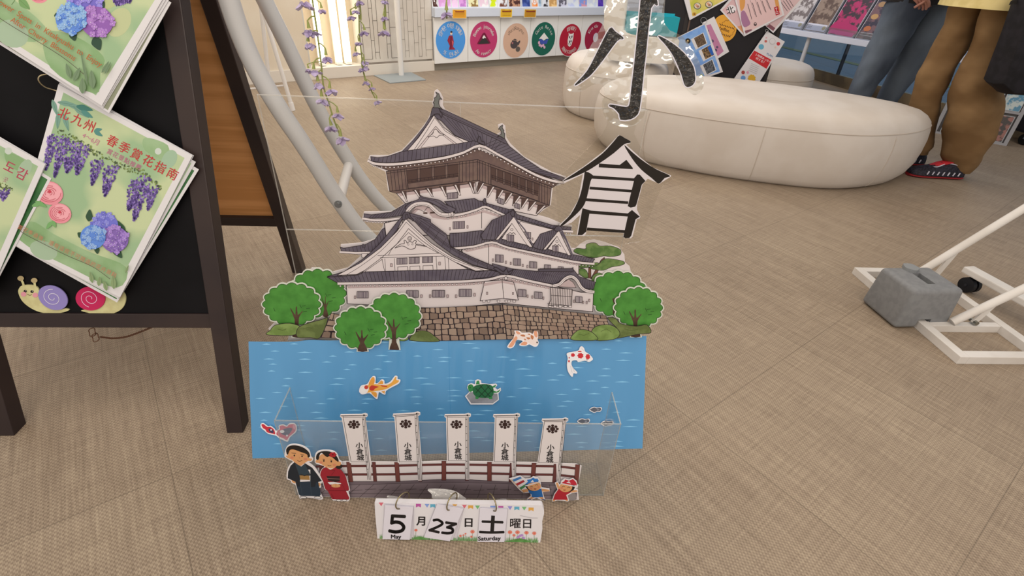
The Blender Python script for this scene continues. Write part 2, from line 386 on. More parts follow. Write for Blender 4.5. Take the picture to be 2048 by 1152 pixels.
def d1(a):
    a.arc_text(Wt, '즐거운 여행 되세요', 0, 0, .76, .30, 152, 28); a.arc_text(Wt, '또 만나요', 0, 0, .78, .30, 238, 302, top=False)
    a.poly('8e2a3c', [(-.12, .25), (.12, .25), (.2, -.1), (.14, -.35), (.3, -.5), (-.15, -.5), (-.08, -.3), (-.24, 0)]); a.ell('d8b8a0', .03, .36, .08); a.ell('3a2a2a', .04, .44, .07, .05)
    a.poly('5a1c2c', [(-.02, .2), (.05, .2), (.02, -.45), (-.05, -.45)]); a.poly('c85a5a', [(.05, 0), (.18, -.1), (.1, -.3)])
def d2(a):
    a.arc_text(Wt, 'Bonne journée', 0, 0, .74, .30, 158, 22); a.arc_text(Wt, 'Au revoir', 0, 0, .76, .30, 232, 308, top=False)
    a.poly('6e1834', [(-.5, -.2), (-.1, .35), (0, .4), (.1, .35), (.5, -.2)]); a.poly('37302f', [(-.42, -.22), (-.1, .1), (.12, .1), (.42, -.22)]); a.poly(Wt, [(-.13, .1), (-.04, .24), (.04, .24), (.15, .08), (.05, .12), (-.04, .06)])
def d3(a):
    for t, b0 in (('เที่ยวให้สนุกนะ', 0),):
        V, F = glyphs(t, 0, 'CENTER'); a._m(mat('2f2a28')); h = a.up(); sc = .25
        P = []
        for gx, gy in V:
            th = R(90) - gx * sc / .66; rr_ = .62 + gy * sc; P.append(a.P((rr_ * math.cos(th), rr_ * math.sin(th)), h))
        a.mb.add(P, F)
    a.ell('4a4140', -.12, -.22, .3, .24); a.poly('4a4140', [(.1, -.1), (.34, .02), (.36, -.08), (.22, -.3)]); a.ell('5a5048', .2, -.5, .17, .15, line='7a6a60', w=.03)
    a.ell('4a4140', -.06, .06, .05); a.line('4a4140', [(-.3, .0), (-.1, .1), (.1, .02)], .04); a.ell('a86a68', -.26, -.12, .06)
def d4(a):
    a.arc_text(Wt, 'Gute Reise', 0, 0, .74, .30, 148, 24)
    a.poly(Wt, [(-.4, .02), (.0, .38), (.42, .02), (.2, .0), (0, -.1), (-.2, .02)]); a.poly('3f4f9a', [(-.4, .0), (-.1, -.02), (.05, -.12), (.42, .02), (.3, -.3), (-.2, -.3)])
    for x, y in ((-.3, -.35), (-.15, -.42), (.0, -.38), (.12, -.5), (-.38, -.2)): a.ell('d0a0b0', x, y, .09)
def d5(a):
    a.arc_text(Wt, '趁兴而行', 0, 0, .74, .28, 112, 66); a.arc_text(Wt, '期待下次再见', 0, 0, .76, .28, 222, 310, top=False)
    a.poly(Wt, [(-.2, .34), (-.24, .48), (-.12, .4), (.1, .4), (.24, .46), (.24, .1), (.14, -.3), (-.02, -.42), (-.2, -.3), (-.26, 0)])
    for x, y, q in ((-.1, .2, .05), (.1, .22, .05), (0, .1, .03), (-.06, -.1, .05), (.08, -.08, .04), (-.12, -.22, .03), (.04, -.24, .03)): a.ell('40303a', x, y, q, q * 1.6)
    a.line('40303a', [(-.1, -.02), (0, -.05), (.1, 0)], .03)
def d6(a):
    a.arc_text(Wt, 'Kita täv', 0, 0, .74, .30, 150, 84); a.ell('c9b9bd', .05, .0, .25, .3)
sticker(0, 901.5, 80.5, 29, '4a8ccb', 'blue round sticker with white Korean greeting', d1)
sticker(1, 967.5, 79.5, 27, 'b43a63', 'magenta round sticker with mountain and French greeting', d2)
sticker(2, 1031.5, 81.5, 25, 'c9a185', 'beige round sticker with black Thai greeting and kettle', d3)
sticker(3, 1087, 78, 23, '1d5c49', 'dark green round sticker with German greeting and white peak', d4)
sticker(4, 1140.5, 80.5, 21, 'a81c30', 'red round sticker with white mask and Chinese greeting', d5)
sticker(5, 1190, 75, 20, '98203a', 'dark red round sticker at the right end of the row', d6)
# brochures standing along the worktop's front
BP = Pl(CP.uv(0, ZS) - WN * .02, DA, Vector((0, 0, 1)) - WN * .22)
def bx(x): return BP.loc(BP.px(860 + x / 5.39, 15))[0]
br = [(28, 86, 'c9bdb4', '4a2a22', 9, 'white brochure with a big brown letter', 'R'), (90, 232, 'c98fb8', 'd3a6c6', 14, 'pink brochure at the left end, beside the one with a brown letter', None),
      (234, 308, 'bf86b4', 'e0c0d8', 20, 'rose pink brochure with a pale arch', 'A'), (312, 400, 'cc8fc0', 'b070a8', 18, 'deep pink brochure next to the pale yellow one', None),
      (412, 526, 'd8cf9c', '8a6a3a', 24, 'pale yellow brochure with brown spots', None), (532, 636, 'd8b8bc', 'e6e0e4', 22, 'pink and white brochure left of the lime one', None),
      (640, 724, 'dcdcdc', 'c3cf22', 12, 'white brochure with a lime green figure', 'Y'), (728, 836, 'd6d0cc', '6a3c28', 16, 'white brochure with brown photographs', None),
      (846, 978, '4a2a24', 'b08060', 40, 'dark brown brochure with a crowd photograph', None), (990, 1084, '2c3a72', '4a5a90', 10, 'navy brochure with a night view', None),
      (1096, 1166, 'd8742c', 'e0905a', 8, 'orange brochure with a white round sign', '西'), (1168, 1206, '7c8c94', 'a0b0b8', 18, 'narrow grey blue brochure beside the orange one', None),
      (1212, 1278, 'cfcbd2', '3a3434', 20, 'white brochure with black figures', None), (1280, 1372, 'b98a50', 'dcb070', 26, 'tan brochure with golden pattern', None),
      (1380, 1476, '5a545a', 'c0b8bc', 26, 'grey brochure with dark photographs', None), (1480, 1598, 'd0cede', 'b8b8cc', 10, 'plain pale lavender brochure', None),
      (1602, 1694, '7a8cc0', 'c88a90', 24, 'blue and red brochure with a street photograph', None), (1698, 1800, 'c4c4d8', 'd8d8e4', 12, 'pale brochure left of the purple one', None),
      (1804, 1872, '5a3aa0', '4a2c8c', 10, 'purple brochure at the right end of the row', None)]
rb = random.Random(11)
for x0, x1, c1, c2, sc, lab, ch in br:
    u0, u1 = bx(x0), bx(x1); H = .22 + rb.random() * .08; z0 = .0
    a = Art(BP, rb.random() * .004, 1.5e-4, px=False); q = [(u0, z0), (u1, z0), (u1, z0 + H), (u0, z0 + H)]
    a.sheet(mat('d6d0d2', .5), q, .012); e = .006
    a.poly(mat(c1, .4, c2, sc, detail=6, lo=.47, hi=.55), [(u0 + e, z0 + .004), (u1 - e, z0 + .004), (u1 - e, z0 + H - e), (u0 + e, z0 + H - e)])
    if ch == 'R': a.text('4a2a22', 'R', (u0 + u1) / 2, .005, .085, bold=.03, align='CENTER')
    if ch == 'A': a.ell('dcb8d4', (u0 + u1) / 2, .02, .03, .05)
    if ch == 'Y': a.ell('c6d018', (u0 + u1) / 2, .08, .034, .04); a.poly('c6d018', [((u0 + u1) / 2 - .03, .012), ((u0 + u1) / 2 + .03, .012), ((u0 + u1) / 2 + .01, .06), ((u0 + u1) / 2 - .01, .06)])
    if ch == '西': a.ell('ecd8cc', (u0 + u1) / 2, .055, .034, .034); a.text('d8742c', '西', (u0 + u1) / 2, .035, .052, align='CENTER', bold=.02)
    tag(a.build('brochure'), lab + ' on the counter' if 'counter' not in lab else lab, 'brochure', 'brochures along the counter')
# three small yellow notices hanging over the worktop edge
NP = Pl(CP.uv(0, ZT) + WN * .036, DA, (0, 0, 1))
for k, (x0, y0, x1, y1, c, lab) in enumerate(((905, 18.5, 933, 37, 'd9962c', 'orange yellow notice card on counter edge above the blue and magenta stickers'), (1001, 17.5, 1025, 35, 'd6a728', 'yellow notice card on counter edge above the beige sticker'),
                                  (1049, 18, 1073, 35, 'b98426', 'darker yellow notice card on counter edge above the green sticker'))):
    a = Art(NP, 0, 1.2e-4); sk = (0, 2, 3)[k] * .4
    q = [(x0, y0), (x1, y0 + .5), (x1 - sk, y1), (x0 - sk, y1)]; a.sheet(mat('e0cfa8'), q, .002)
    a.poly(c, [(x0 + .8, y0 + .8), (x1 - .8, y0 + 1.2), (x1 - .8 - sk, y1 - .8), (x0 + .8 - sk, y1 - .8)])
    xc = (x0 + x1) / 2; a.lines('7a2c20', [[(xc - 8 + i * 3, y0 + 5), (xc - 6 + i * 3, y0 + 5.2)] for i in range(6)], 2.2)
    a.lines('9a6a20', [[(x0 + 4, y0 + 8 + i * 2.6), (x1 - 4, y0 + 8 + i * 2.6)] for i in range(3)], .7); a.lines('8a3a20', [[(x0 + 3, y0 + 2.5), (x0 + 8, y0 + 2.0)], [(x1 - 7, y0 + 2.0), (x1 - 3, y0 + 3)]], .6)
    tag(a.build('notice_card'), lab, 'notice', 'yellow notices on the counter edge')

# ---------------------------------------------------------------- glass front and pavement outside
gn = Vector((gdir.y, -gdir.x, 0)); gn = gn if gn.dot(-gl0) > 0 else -gn
m = MB(); m.box(ga + gn * .0 + Vector((0, 0, .0)), gdir * 11, gn * .05, (0, 0, .10)); tag(m.build('window_sill', mat('a08c6c', .25, metal=.85, h2='6e6250', scale=3)), kind='structure')
m = MB(); m.box(ga + Vector((0, 0, .10)) + gn * .018, gdir * 11, gn * .012, (0, 0, 2.6)); tag(m.build('window_1', clear('shop_glass', (.48, .60, .72), .02, .03)), kind='structure')
m = MB()
for s in (1.8, 3.95, 5.85, 6.75, 9.4): m.box(ga + gdir * s + Vector((0, 0, .1)), gdir * .018, gn * .03, (0, 0, 2.6))
tag(m.build('trim_4', mat('2c343c', .4)), kind='structure')
def pave():
    m = bpy.data.materials.new('pavement_m'); m.use_nodes = True; N, L = nodes(m); b = N['Principled BSDF']; tc = N.new('ShaderNodeTexCoord')
    br_ = N.new('ShaderNodeTexBrick'); br_.inputs['Scale'].default_value = 1; br_.inputs['Brick Width'].default_value = .6; br_.inputs['Row Height'].default_value = .6; br_.offset = 0
    br_.inputs['Color1'].default_value = (.07, .15, .22, 1); br_.inputs['Color2'].default_value = (.055, .12, .19, 1); br_.inputs['Mortar'].default_value = (.015, .03, .045, 1); br_.inputs['Mortar Size'].default_value = .008
    L.new(tc.outputs['Object'], br_.inputs['Vector']); L.new(br_.outputs[0], b.inputs['Base Color']); b.inputs['Roughness'].default_value = .35; return m
m = MB(); m.box(ga - gn * .02 + Vector((0, 0, -.02)), gdir * 11, -gn * 12, (0, 0, .024)); tag(m.build('pavement', pave()), kind='structure')
m = MB(); m.box(ga + gdir * .2 - gn * 1.3 + Vector((0, 0, .004)), gdir * 10.5, -gn * .14, (0, 0, .003)); tag(m.build('pavement_line', mat('8c8450', .6)), kind='structure')
# ================================================================ folding sign board at the left
def pt(p): return Vector((p[0], p[1], 0))
F0 = fl(486, 866); SA = 5.4
W_ = vpl(F0, SA).U; Nb = -vpl(F0, SA).N            # Nb points away from the camera
FW = .50                                            # width over the legs
FR = vpl(F0 - W_ * FW, SA, 16)                      # front frame's plane, origin at its left foot, V runs up the leg
B0 = fl(612, 535); BK = vpl(B0 - W_ * FW, SA, -12)
sb = thing('sign_board', 'dark brown folding sign board with black front panel hung with flower posters', 'sign board', FR.O)
dk = mat('271c1b', .45, '30231f', 5, spec=.4); blk = mat('0a090b', .55, '110f11', 4, spec=.15)
def frame(P, sgn, zr, pm, nm, H=1.42):
    """sgn: +1 when P.N faces the camera side"""
    n = P.N; d = .034; bw = .034
    for nmx, u in (('leg', 0), ('leg', FW - bw)):
        m = MB(); m.box(P.uv(u, 0) - n * (d if sgn > 0 else 0), P.U * bw, P.V * H, n * d); m.build(nmx, dk, sb, bevel=.002)
    m = MB(); m.box(P.uv(bw, zr) - n * (d - .004 if sgn > 0 else -.004), P.U * (FW - 2 * bw), P.V * .030, n * (d - .008)); m.build('rail', dk, sb, bevel=.0015)
    m = MB(); m.box(P.uv(bw, H - .03) - n * (d - .004 if sgn > 0 else -.004), P.U * (FW - 2 * bw), P.V * .030, n * (d - .008)); m.build('rail', dk, sb)
    m = MB(); m.box(P.uv(bw, zr + .03) - n * (.016 if sgn > 0 else -.010), P.U * (FW - 2 * bw), P.V * (H - zr - .06), n * .006); return m.build(nm, pm, sb)
zr = FR.loc(FR.px(200, 657))[1]; zb = BK.loc(BK.px(500, 440))[1]
frame(FR, 1, zr, blk, 'front_panel')
frame(BK, -1, zb, mat('cf9058', .5, 'bd8049', 3, stretch=(.6, .6, 14), spec=.15), 'back_panel')
# ---- chain linking the two halves below the rail
ch = thing('chain', 'thin brown chain with two rings hanging below the front board rail', 'chain', fl(190, 668, .15))
chm = mat('5c3c2a', .4, metal=.4)
CPl = Pl(FR.uv(0, zr) - FR.N * .03, FR.U, FR.V)
m = MB(); pts = smooth([CPl.px(*q) for q in ((202, 674), (225, 676.5), (250, 674), (275, 666), (302, 655))], 10)
for i in range(len(pts) - 1):
    c = (pts[i] + pts[i + 1]) / 2; d = (pts[i + 1] - pts[i]).normalized(); sd = d.cross(CPl.N if i % 2 else d.cross(CPl.N)).normalized()
    m.tube([c + d * math.cos(t) * .0032 + sd * math.sin(t) * .0017 for t in [2 * math.pi * j / 10 for j in range(11)]], .0007, 5, caps=False)
m.build('chain_links', chm, ch, 60)
for cx, cy, r in ((184.5, 664.5, 8), (191, 675, 8)):
    m = MB(); m.tube([CPl.px(cx + r * .9 * math.cos(t), cy + r * math.sin(t)) + CPl.N * .002 * math.sin(3 * t + cx) for t in [2 * math.pi * j / 20 for j in range(21)]], .0009, 6, caps=False); m.build('ring', chm, ch, 60)

# ---------------------------------------------------------------- flower posters
def hydr(a, cx, cy, r, c1, c2, rnd):
    a.ell(c1, cx, cy, r, r * .95)
    for i in range(38):
        t = rnd.random() * 6.28; q = r * math.sqrt(rnd.random()) * 1.0; x, y = cx + q * math.cos(t), cy + q * math.sin(t) * .95; w_ = r * .19
        c = rnd.choice((c1, c2, c2)); ro = rnd.random() * 90; hq = a.up(); a._m(c)
        for k in range(4):
            aa = R(ro + 90 * k); px_, py_ = x + w_ * .6 * math.cos(aa), y + w_ * .6 * math.sin(aa); pp = [(px_ + w_ * .55 * math.cos(b), py_ + w_ * .55 * math.sin(b)) for b in [j * 1.047 for j in range(6)]]
            a.mb.add([a.P(p, hq) for p in pp], [(0, 1, 2, 3, 4, 5)])
        a.ell('d8d8e8', x, y, w_ * .13, n=6)
def leaf(a, c, x0, y0, x1, y1, w_, ln=None):
    dx, dy = x1 - x0, y1 - y0; L = math.hypot(dx, dy); nx, ny = -dy / L * w_, dx / L * w_
    a.poly(c, smooth([(x0, y0), (x0 + dx * .3 + nx * .8, y0 + dy * .3 + ny * .8), (x0 + dx * .6 + nx * .7, y0 + dy * .6 + ny * .7), (x1, y1), (x0 + dx * .6 - nx * .7, y0 + dy * .6 - ny * .7), (x0 + dx * .3 - nx * .8, y0 + dy * .3 - ny * .8)], 3, True))
    if ln: a.line(ln, [(x0, y0), (x1, y1)], .6)
def rose(a, x, y, r):
    a.ell('d5848a', x, y, r, r * .85, 20); a.ell('dd9a9c', x + r * .1, y - r * .1, r * .8, r * .65, 20)
    for k in range(5):
        q = r * (.82 - k * .16); a.line('b85f66', [(x + q * math.cos(R(t + k * 50)), y + q * .8 * math.sin(R(t + k * 50))) for t in range(0, 250, 20)], max(.6, r * .06))
    a.ell('b8404c', x, y - r * .1, r * .13)
def wist(a, x0, y0, L, w_, rnd, dens=70, ang=0):
    dens = int(dens * 1.9)
    """a hanging cluster of tiny purple petals that thins to a point"""
    for g in range(3):
        c = ('6d5590', '8c72ad', '513f74')[g]; a._m(c); h = a.up()
        for i in range(dens // 3):
            t = rnd.random() ** .8; ww = w_ * 1.25 * (1 - t) ** .6 * (.5 + .5 * min(1, t * 6 + .3)); x = x0 + (rnd.random() - .5) * ww; y = y0 + t * L; s = 1.3 + rnd.random() * 1.5
            x, y = x - (y - y0) * math.sin(R(ang)), y
            r0 = rnd.random() * 3; pp = [(x + s * (1.2 if k % 2 else .7) * math.cos(r0 + k * 1.257), y + s * 1.1 * math.sin(r0 + k * 1.257)) for k in range(5)]
            a.mb.add([a.P(p, h) for p in pp], [(0, 1, 2, 3, 4)])
def leafband(a, pts, rnd, n):
    for g, c in enumerate(('5d6a3a', '7c8a4a', '46523a')):
        a._m(c); h = a.up()
        for i in range(n // 3):
            p = samp(pts, rnd.random()); x, y = p.x + rnd.uniform(-4, 4), p.y + rnd.uniform(-5, 6); r0 = rnd.random() * 6; s = rnd.uniform(1.8, 3.4)
            a.mb.add([a.P((x + s * (1 if k % 2 else .55) * math.cos(r0 + k * 1.57), y + s * (1 if k % 2 else .55) * math.sin(r0 + k * 1.57)), h) for k in range(4)], [(0, 1, 2, 3)])
grn = mat('8fa67c', .4, 'b4ba8c', 11, coat=.15, detail=2)
grn2 = mat('7e9a68', .4, '92a87c', 12, coat=.15)
wht = mat('cdc5bf', .35, coat=.4)
def bundle(name, lab, corners, back, draw, off):
    """laminated sheets on one ring; back lists the sheets peeking out behind as (dx, dy, turn, stripe)"""
    P0 = Pl(FR.O, FR.U, FR.V); g = [P0.loc(P0.px(*c)) for c in corners]; cg = (sum(p[0] for p in g) / 4, sum(p[1] for p in g) / 4)
    root = thing(name, lab, 'poster', P0.uv(*g[3]) + P0.N * (.004 + off), 'laminated flower posters on the sign board')
    n = len(back)
    for i, (dx, dy, tn, stripe) in enumerate(back):
        hh = .004 + off + i * .0016; c_, s_ = math.cos(R(tn)), math.sin(R(tn))
        def T(p, dx=dx, dy=dy, c_=c_, s_=s_): X, Y = p[0] - g[0][0], p[1] - g[0][1]; return (g[0][0] + X * c_ - Y * s_ + dx, g[0][1] + X * s_ + Y * c_ + dy)
        a = Art(P0, hh, px=False, M=T); a.sheet(wht, g, .0009)
        ins = [(cg[0] + (p[0] - cg[0]) * .955, cg[1] + (p[1] - cg[1]) * .965) for p in g]
        a.poly(stripe, ins); a.build('back_sheet', root)
    a = Art(P0, .004 + off + n * .0016 + .0004); cc = (sum(c[0] for c in corners) / 4, sum(c[1] for c in corners) / 4)
    a.sheet(wht, corners, .0009); draw(a, corners)
    a.build('front_sheet', root); return root, P0
rd = random.Random(5)
def common(a, T, eng=False):
    """the flower picture, drawn in the sheet's own 0-210 by 0-297 frame and laid down by T"""
    pass
c2 = [(130, 170), (393, 311), (250, 590), (42, 487)]
def draw2(a, c):
    a.poly(grn, [(140, 186), (378, 315), (243, 571), (53, 477)])
    a.poly(grn2, smooth([(53, 477), (75, 440), (120, 465), (190, 500), (262, 530), (243, 571), (150, 530)], 4, True)); a.poly(grn2, smooth([(300, 275), (345, 290), (338, 318), (300, 300)], 4, True))
    a.ell('98a98a', 100, 497, 28, 18, 20); a.ell('94a98a', 348, 318, 14, 20, 30); a.ell('bcbfb0', 326, 302, 6.5)
    # leaves top left
    for q in ((128, 205, 168, 212), (150, 212, 198, 222), (160, 215, 190, 236), (118, 200, 128, 232), (130, 225, 128, 258), (140, 228, 150, 262)): leaf(a, '6f8f7c', *q, 6, '4a6a58')
    leaf(a, '3f6f63', 165, 213, 198, 221, 7); leaf(a, '4f7f73', 175, 222, 198, 236, 6); leaf(a, '4f7f73', 200, 262, 216, 258, 5); leaf(a, '4f7f73', 200, 262, 217, 272, 5)
    T = mat('b02f33', .4)
    a.text(T, '北', 127, 231, 24, 24, bold=.012); a.text(T, '九', 153, 243, 24, 24, bold=.012); a.text(T, '州', 177, 255, 24, 24, bold=.012)
    for i, ch_ in enumerate('春季賞花指南'): a.text(T, ch_, 222 + i * 23.6, 284 + i * 12.9, 23, 28.5, bold=.014)
    a.text('b86c84', '4～6月', 176, 273, 12.5, 28.5); 
    for i, ch_ in enumerate('賞花景點推薦'): a.text('b05a7a', ch_, 223.5 + i * 11.3, 304 + i * 6.0, 12, 28.5)
    top = [(132, 262), (160, 275), (205, 305), (250, 330), (300, 345), (330, 375)]
    leafband(a, top, rd, 150)
    for q in ((122, 268, 70, 20, 110), (142, 272, 80, 22, 120), (162, 282, 62, 34, 120), (180, 290, 58, 26, 90), (208, 318, 50, 22, 90), (236, 328, 62, 26, 110), (283, 358, 60, 26, 100), (300, 350, 88, 28, 160), (318, 368, 50, 20, 70)):
        wist(a, q[0], q[1], q[2], q[3], rd, q[4], 14)
    rose(a, 113, 384, 27); rose(a, 133, 424, 23)
    for q in ((85, 400, 108, 412), (78, 410, 100, 402), (118, 440, 106, 455), (118, 438, 125, 452)): leaf(a, '6f9a5c', *q, 5)
    for q in ((190, 440, 192, 416, 8), (262, 462, 246, 438, 6), (178, 470, 168, 462, 7), (205, 490, 207, 504, 6), (238, 490, 255, 512, 9), (255, 462, 268, 462, 5)): leaf(a, '2f4a33', *q)
    hydr(a, 222, 448, 26, '6a68b4', '8482c4', rd); hydr(a, 242, 475, 27, '7b5d9c', '9a78b8', rd); hydr(a, 200, 470, 25, '5b7fc0', '86a2d4', rd)
    for i, ch_ in enumerate('賞花季過後，還有這些不可錯過的花卉景點'): a.text('b06a50', ch_, 52 + i * 10.2, 452 + i * 5.15, 10.4, 26.8)
    a.line('4f4436', smooth([(58, 455), (66, 463), (100, 481), (150, 506), (200, 528), (234, 552)], 5), 1)
    for q in ((200, 560, 195, 538, 5), (212, 566, 214, 548, 5), (242, 572, 240, 545, 6), (228, 575, 222, 556, 5), (265, 540, 271, 525, 3)): leaf(a, '7f8f63', *q, '5a6a48')
r2, P0 = bundle('poster_bundle', 'poster bundle with red Chinese title, wisteria, roses and hydrangea on green ground', c2,
            [(.012, -.012, -3.6, mat('3f6c3c', .3, '2f5a30', 20)), (.006, -.004, -2.0, mat('9fb287')), (.003, .004, -1.0, '7aa6b4'), (.001, .003, -.5, '7aa6b4')], draw2, .004)
c1 = [(118, -135), (352, -2), (228, 213), (-40, 41)]
def draw1(a, c):
    a.poly(grn, [(118, -120), (336, 2), (217, 193), (-28, 35)])
    a.poly(grn2, smooth([(-20, 0), (30, -10), (120, 60), (100, 90), (40, 70)], 4, True)); a.poly(grn2, smooth([(120, 72), (180, 80), (232, 118), (226, 150), (215, 190), (130, 140)], 4, True)); a.ell('9aaa8c', 57, 74, 32, 26, 25); a.ell('b0b284', 262, 52, 22, 30, 30); a.ell('a9ae78', 230, 10, 30, 18)
    rose(a, 108, -2, 20); leaf(a, '6f9158', 70, 8, 91, 27, 9, '56703f'); a.line('5e7a48', smooth([(68, 0), (62, 10), (56, 18)], 3), 1)
    for i in range(9): wist(a, 262 + i * 3.4, -12 + i, 30 - abs(i - 2) * 2, 7, rd, 20, 20)
    for q in ((150, 38, 138, 40, 8), (165, 0, 168, 10, 8), (226, 25, 235, 12, 8), (232, 40, 251, 42, 4), (172, 70, 178, 88, 9), (215, 80, 226, 106, 12)): leaf(a, '2f4636', *q)
    hydr(a, 200, 14, 32, '6f63ae', '8f82c6', rd); hydr(a, 222, 52, 31, '87589a', 'a678b4', rd); hydr(a, 173, 46, 30, '5b7fc0', '86a6d6', rd)
    T = 'a5592f'
    x = 27
    a.text(T, 'Flower  Spots  in  Kitakyushu  to  Enjoy', 26, 12.5, 15.2, 32.0, sx=.98, bold=.014)
    a.text(T, 'After  Cherry  Blossoms', 57, 51, 14.8, 32.0, sx=.98, bold=.014)
    a.line('4f4436', smooth([(10, 21), (20, 33), (60, 60), (110, 90), (160, 122), (204, 158)], 5), 1)
    for q in ((172, 160, 164, 132, 6), (178, 165, 190, 140, 6), (195, 190, 195, 160, 8), (215, 180, 212, 145, 8), (205, 176, 192, 108, 3), (232, 150, 246, 128, 4), (238, 152, 250, 130, 3)): leaf(a, '6d7f5f', *q, '56684a')
r1, _ = bundle('poster_bundle', 'poster bundle with English title line about flower spots after cherry blossoms', c1, [(.004, -.012, .5, '8a8a70'), (.004, -.004, -1.2, 'b5b0a0'), (.002, -.002, -.6, '8a8a70')], draw1, .022)
c3 = [(-110, 205), (108, 327), (-5, 588), (-190, 480)]
def draw3(a, c):
    a.poly(grn, [(-100, 225), (94, 331), (-10, 562), (-175, 470)])
    a.poly(grn2, smooth([(30, 303), (66, 318), (60, 340), (35, 328)], 4, True)); a.ell('98a98a', 68, 336, 12, 20, 30); a.ell('b9bcac', 36, 301, 7)
    for ch_, x, y in (('꽃', -11, 322), ('도', 24, 336), ('감', 48, 349)): a.text('a23a4c', ch_, x, y, 25, 27, bold=.02)
    a.text('9a4a5a', '있는', -8, 343, 13, 24); a.text('a0506a', '곳', 24, 359, 11, 24)
    leafband(a, [(-5, 355), (15, 365), (40, 378)], rd, 60)
    for q in ((-6, 362, 40, 22, 80), (8, 368, 50, 20, 80), (30, 376, 22, 18, 40), (0, 392, 34, 14, 50)): wist(a, *q[:4], rd, q[4], 14)
r3, _ = bundle('poster_bundle', 'poster bundle with crimson Korean title, cut off at the left edge of the photo', c3, [(.008, -.016, -3.4, mat('3f6c3c', .3, '2f5a30', 20)), (.003, .004, -1.5, '6aa4b0')], draw3, .012)
m = MB(); q = [(118, 150), (107, 155), (105, 165), (110, 176), (122, 182), (138, 189)]
m.tube(smooth([FR.px(*p) + FR.N * (.020 + .01 * math.sin(i)) for i, p in enumerate(q)], 5), .0011, 8); m.build('ring', mat('9a8868', .3, metal=.7), r2, 60)

# felt snails on the board
def snail(lab, flip, sc_, shell, eyes):
    Pn = Pl(FR.O, FR.U, FR.V); a = Art(Pn, -.0075, step=4e-5)
    S = lambda *p: [(q[0] / 6.4, 530 + q[1] / 6.4) for q in p]
    body = mat('c3b985', .9, 'b9ad7a', 60)
    return a, S, body
for k in (0, 1):
    a, S, body = snail('', 0, 1, '', '')
    if k == 0:
        pts = S((190, 360), (210, 300), (250, 275), (330, 268), (400, 280), (450, 320), (480, 420), (560, 540), (700, 590), (800, 572), (848, 592), (780, 620), (680, 636), (560, 636), (430, 606), (310, 540), (230, 460))
        st_ = [S((225, 190), (250, 240), (262, 280)), S((395, 215), (402, 250), (408, 290))]; tips = S((222, 185), (397, 212)); ey = S((282, 350), (370, 355)); ck = S((262, 388), (412, 400)); mo = S((312, 388), (340, 402), (368, 392)); sh = S((650, 430))[0]; c, c_s = '8577a8', 'cfc6d8'; sp0 = 1
    else:
        pts = S((1290, 340), (1330, 290), (1400, 270), (1480, 310), (1560, 380), (1575, 470), (1540, 560), (1460, 620), (1330, 652), (1200, 650), (1080, 625), (1002, 600), (1100, 580), (1250, 560), (1310, 470))
        st_ = [S((1250, 225), (1300, 270), (1340, 310))]; tips = S((1243, 222)); ey = S((1385, 357), (1475, 362)); ck = S((1355, 395), (1492, 402)); mo = S((1400, 400), (1430, 416), (1460, 400)); sh = S((1132, 440))[0]; c, c_s = 'b3244e', 'd8b0c0'; sp0 = -1
    a.sheet(body, smooth(pts, 4, True), .003)
    for s_ in st_: a.line(body, s_, 4.6)
    for t_ in tips: a.ell('a9946a', *t_, 6.5, 5)
    for e_ in ey: a.ell('241c18', *e_, 3.3, 2.9); a.ell('d8d0c0', e_[0] + 1, e_[1] - 1, .7)
    for e_ in ck: a.ell('cf8a90', *e_, 5.6, 4.8)
    a.line('5a3a28', smooth(mo, 4), .9)
    a.off += .0025; a.sheet(mat(c, .9, None), [(sh[0] + 29.5 * math.cos(t) * (1), sh[1] + 24 * math.sin(t) + .22 * 29 * math.cos(t) * (1 if k == 0 else .12)) for t in [2 * math.pi * i / 40 for i in range(40)]], .002)
    sp = []
    for i in range(60):
        t = i / 59 * 2 * math.pi * 1.75; r_ = 3 + 17 * i / 59; sp.append((sh[0] + r_ * math.cos(t + (0 if k == 0 else 3)) * sp0, sh[1] + r_ * .85 * math.sin(t + (0 if k == 0 else 3)) * 1 + .15 * r_ * math.cos(t)))
    a.line(c_s, sp, 1.1)
    o = a.build('felt_snail'); tag(o, ('cream felt snail with lavender shell stuck on the black board', 'cream felt snail with crimson shell, partly under the Chinese poster')[k], 'decoration', 'felt snails')

# ================================================================ white tube frame, easel, wisteria
ring = thing('tube_arch', 'large curved frame of two grey white tubes behind the clear castle panel', 'frame', fl(740, 560))
tm = mat('b9b2aa', .35, coat=.3)
T1 = vpl(Vector((-.424, 1.101, 0)), 11.9); T2 = vpl(Vector((-.48, 1.368, 0)), 11.9)
def tubepath(P, pts):
    q = [P.px(*p) for p in pts]; a0 = P.loc(q[0]); a1 = P.loc(q[-1])
    b0_ = P.loc(q[1]); sl_ = (a0[0] - b0_[0]) / (a0[1] - b0_[1]); up_ = [P.uv(a0[0] + sl_ * .3 + .06, a0[1] + .6), P.uv(a0[0] + sl_ * .22 + .02, a0[1] + .3), P.uv(a0[0] + sl_ * .1 + .003, a0[1] + .1)]
    dn = [P.uv(a1[0] + .10, a1[1] - .11), P.uv(a1[0] + .20, .06), P.uv(a1[0] + .30, .022), P.uv(a1[0] + .46, .0195)]
    return smooth(up_ + q + dn, 8)
m = MB(); m.tube(tubepath(T1, [(458, 0), (478, 60), (504, 122), (535, 179), (567, 231), (597, 275), (625, 318), (677, 400), (736, 475)]), .0190, 20); m.build('front_tube', tm, ring, 50)
m = MB(); m.tube(tubepath(T2, [(529, 0), (567, 76), (605, 156), (646, 236), (698, 322), (732, 371), (771, 415)]), .0188, 20); m.build('rear_tube', tm, ring, 50)
pa, pb = T1.px(678, 402), T2.px(698, 328)
m = MB(); m.tube([pa, pb], .0125, 16); m.build('cross_tube', mat('c9bfb4', .35), ring, 50)
